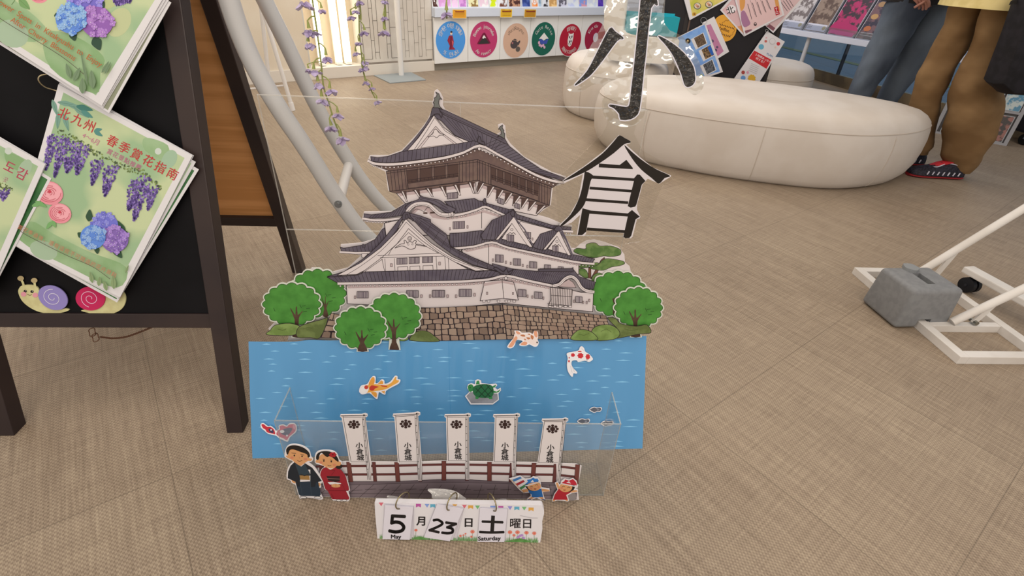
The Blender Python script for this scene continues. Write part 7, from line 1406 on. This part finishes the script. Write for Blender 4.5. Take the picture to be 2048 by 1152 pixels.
# ---- person in brown trousers
YK = 2.78; kh = mat('6c5033', .85, '826443', 4, bump=.9, detail=3, lo=.4, hi=.62, stretch=(1, 1, 1.6), spec=.1)
pk_ = thing('person', 'person in loose brown trousers and pale yellow shirt holding a large black bag', 'person', (2.3, YK, 0))
Fr = [(1978, -8, 2050, 0), (1962, 45, 2040, 40), (1939, 112, 2014, 110), (1912, 165, 1998, 175), (1898, 215, 2000, 215), (1889, 270, 1982, 270), (1886, 312, 1956, 318), (1900, 338, 1938, 346)]
Bk = [(1958, 0, 2025, -5), (1940, 45, 2010, 42), (1917, 95, 1980, 100), (1882, 155, 1945, 160), (1868, 200, 1925, 205), (1857, 260, 1910, 265), (1847, 305, 1900, 308), (1848, 322, 1890, 326)]
kf, kb = legloft(Fr, YK, .82, 5, .042), legloft(Bk, YK, .85, 8, .042, dy=.16)
m = MB(); m.loft(kf); m.loft(kb); hk = (sum(kf[0], Vector()) + sum(kb[0], Vector())) / 72
m.loft([ellr(hk + Vector((0, 0, -.04)), .145, .185), ellr(hk + Vector((0, 0, .04)), .14, .185), ellr(hk + Vector((0, .0, .16)), .125, .165)]); m.build('trousers', kh, pk_, 60)
for k, (ft, nm) in enumerate(((Vector((2.44, YK - .015, 0)), 0), (Vector((2.36, YK + .19, 0)), 1))):
    sh_ = thing('x', '', '') if False else None
    sec = [(.0, .028, .05), (-.03, .040, .072), (-.08, .042, .082), (-.14, .043, .070), (-.19, .047, .050), (-.24, .046, .040), (-.275, .034, .032), (-.29, .016, .022)]
    m = MB(); m.loft([[Vector((ft.x + x_, ft.y + w_ * math.cos(a_), .016 + max(0, h_ * math.sin(a_) ** 1 if math.sin(a_) > 0 else 0))) for a_ in [2 * math.pi * j / 18 for j in range(18)]] for x_, w_, h_ in sec]); so = m.build('shoe', mat('18161b', .6, bump=.4, h2='2a2630', scale=120), pk_, 60)
    m = MB(); m.loft([[Vector((ft.x + x_, ft.y + (w_ + .003) * math.cos(a_), .001 + .008 * (1 + math.sin(a_)))) for a_ in [2 * math.pi * j / 18 for j in range(18)]] for x_, w_, h_ in sec]); m.build('sole', mat('8a1f22', .6), so, 60)
    m = MB(); m.loft([[Vector((ft.x + x_, ft.y + .024 * w2 * math.cos(a_), z_ + .010 * math.sin(a_))) for a_ in [2 * math.pi * j / 12 for j in range(12)]] for x_, w2, z_ in ((-.06, 1.0, .093), (-.10, 1.1, .088), (-.15, 1.1, .072), (-.20, .7, .052))]); m.build('tongue', mat('a8242a', .6), so, 60)
    m = MB(); m.mat(mat('b8b0b4', .6))
    for i in range(7): m.tube([Vector((ft.x - .05 - i * .028, ft.y - .046, .024)), Vector((ft.x - .045 - i * .028, ft.y - .044, .042))], .0035, 6)
    m.tube(smooth([Vector((ft.x - .07, ft.y - .03, .080)), Vector((ft.x - .12, ft.y - .02, .083)), Vector((ft.x - .17, ft.y - .028, .064)), Vector((ft.x - .2, ft.y, .058))], 4), .003, 6); m.build('lacing', None, so, 60)
yl = mat('cdb67a', .8, 'c0a96c', 14); H1 = hk.z
m = MB(); m.loft([ellr((hk.x, hk.y, H1 - .045), .172, .205), ellr((hk.x, hk.y, H1 + .06), .165, .205), ellr((hk.x, hk.y, H1 + .25), .14, .19), ellr((hk.x, hk.y, H1 + .46), .145, .215), ellr((hk.x, hk.y, H1 + .57), .12, .19), ellr((hk.x, hk.y, H1 + .63), .07, .09)])
for sy in (-1, 1):
    s0 = Vector((hk.x, hk.y + sy * .19, H1 + .55)); el = Vector((hk.x + .04, hk.y + sy * .25, H1 + .28)); wr_ = Vector((hk.x + (.12 if sy < 0 else -.12), hk.y + sy * .22, H1 + .10 if sy < 0 else H1 + .22)); m.tube(smooth([s0, (s0 + el) / 2, el, (el + wr_) / 2, wr_], 4), [.06 - .0014 * j for j in range(17)], 14)
m.build('shirt', yl, pk_, 60)
m = MB(); m.box(atY(2018, 10, YK - .215), (.055, 0, .012), (0, .002, 0), (0, 0, .016)); m.build('shirt_label', mat('2a2622'), pk_)
hb = MB(); hb.mat(skn)
for sy in (-1, 1):
    wr_ = Vector((hk.x + (.12 if sy < 0 else -.12), hk.y + sy * .22, H1 + .10 if sy < 0 else H1 + .22)); hand(hb, wr_, Vector((.25 if sy < 0 else -.8, 0, -.9 if sy < 0 else -.2)), Vector((-.8, 0, 0)) if sy < 0 else Vector((0, -1, 0)), Vector((0, -sy, 0)) if sy < 0 else Vector((0, 0, -1)), 1, 1.3 if sy < 0 else .6)
hc = Vector((hk.x - .03, hk.y, H1 + .79)); hm_ = head(hb, hc, Vector((-1, 0, 0)), None)
J = [(tuple(hk + Vector((0, 0, .12))), (.06, .08)), (tuple(hk + Vector((0, 0, .25))), (.09, .13)), (tuple(hk + Vector((0, 0, .48))), (.09, .14)), (tuple(hk + Vector((0, 0, .62))), .05), (tuple(hc + Vector((.02, 0, -.08))), .05)]; E2 = [(0, 1), (1, 2), (2, 3), (3, 4)]
for sy, rg3, ft in ((-1, kf, Vector((2.42, YK, .06))), (1, kb, Vector((2.34, YK + .19, .06)))):
    b = len(J); kn = sum(rg3[len(rg3) // 2], Vector()) / 36; J += [(tuple(hk + Vector((0, sy * .07, -.06))), .045), (tuple(kn), .03), (tuple(ft), .03)]; E2 += [(0, b), (b, b + 1), (b + 1, b + 2)]
    b = len(J); J += [(tuple(hk + Vector((0, sy * .17, .52))), .045), (tuple(Vector((hk.x + .04, hk.y + sy * .25, H1 + .28))), .034), (tuple(Vector((hk.x + (.12 if sy < 0 else -.12), hk.y + sy * .22, H1 + .10 if sy < 0 else H1 + .22))), .022)]; E2 += [(2, b), (b, b + 1), (b + 1, b + 2)]
merge(skinned(J, E2), hb, skn, 'body', pk_); hm_.build('hair', mat('1d1815', .7), pk_, 60)
# the black bag hangs beside the thigh
YB = YK - .235; a_ = [atY(x, y, YB) for x, y in ((2050, -20), (2023, 58), (1981, 166), (1996, 178), (2004, 186), (2060, 190), (2120, 190), (2140, 60), (2120, -20))]
m = MB(); n = len(a_); V = [p + Vector((0, d, 0)) for d in (-.045, .045) for p in a_]; cB = sum(a_, Vector()) / n
V = [cB + (p - cB) * .93 + Vector((0, -.06, 0)) for p in a_] + [p + Vector((0, -.02, 0)) for p in a_] + [p + Vector((0, .03, 0)) for p in a_] + [cB + (p - cB) * .93 + Vector((0, .06, 0)) for p in a_]
m.loft([V[i * n:(i + 1) * n] for i in range(4)]); bg_ = m.build('shoulder_bag', mat('131114', .7, '1c191d', 30, bump=.2), None, 50, bevel=.004); tag(bg_, 'large black bag hanging beside the brown trousers at the right edge', 'bag')
hx_ = Vector((hk.x + .12 + .03, YB, 0)); m = MB(); tp_ = max(a_, key=lambda p: p.z); m.tube(smooth([atY(2052, -14, YB), Vector((hk.x + .15, YB + .01, H1 + .02)), atY(2115, -18, YB)], 6), .008, 8); m.build('handle', mat('1c191d', .7), bg_, 60)
# ================================================================ put each thing's origin at its base
bpy.context.view_layer.update()
for o in list(SC.objects):
    if o.parent or o.type != 'MESH' or o.get('kind') == 'structure' or tuple(o.location) != (0, 0, 0): continue
    v = [c.co for c in o.data.vertices]
    if not v: continue
    lo_ = [min(p[i] for p in v) for i in range(3)]; hi_2 = [max(p[i] for p in v) for i in range(3)]
    b = Vector(((lo_[0] + hi_2[0]) / 2, (lo_[1] + hi_2[1]) / 2, lo_[2])); o.data.transform(Matrix.Translation(-b)); o.location = b
    for c in o.children: c.location = c.location - b
for me in bpy.data.meshes:
    if 'moved' in me: del me['moved']
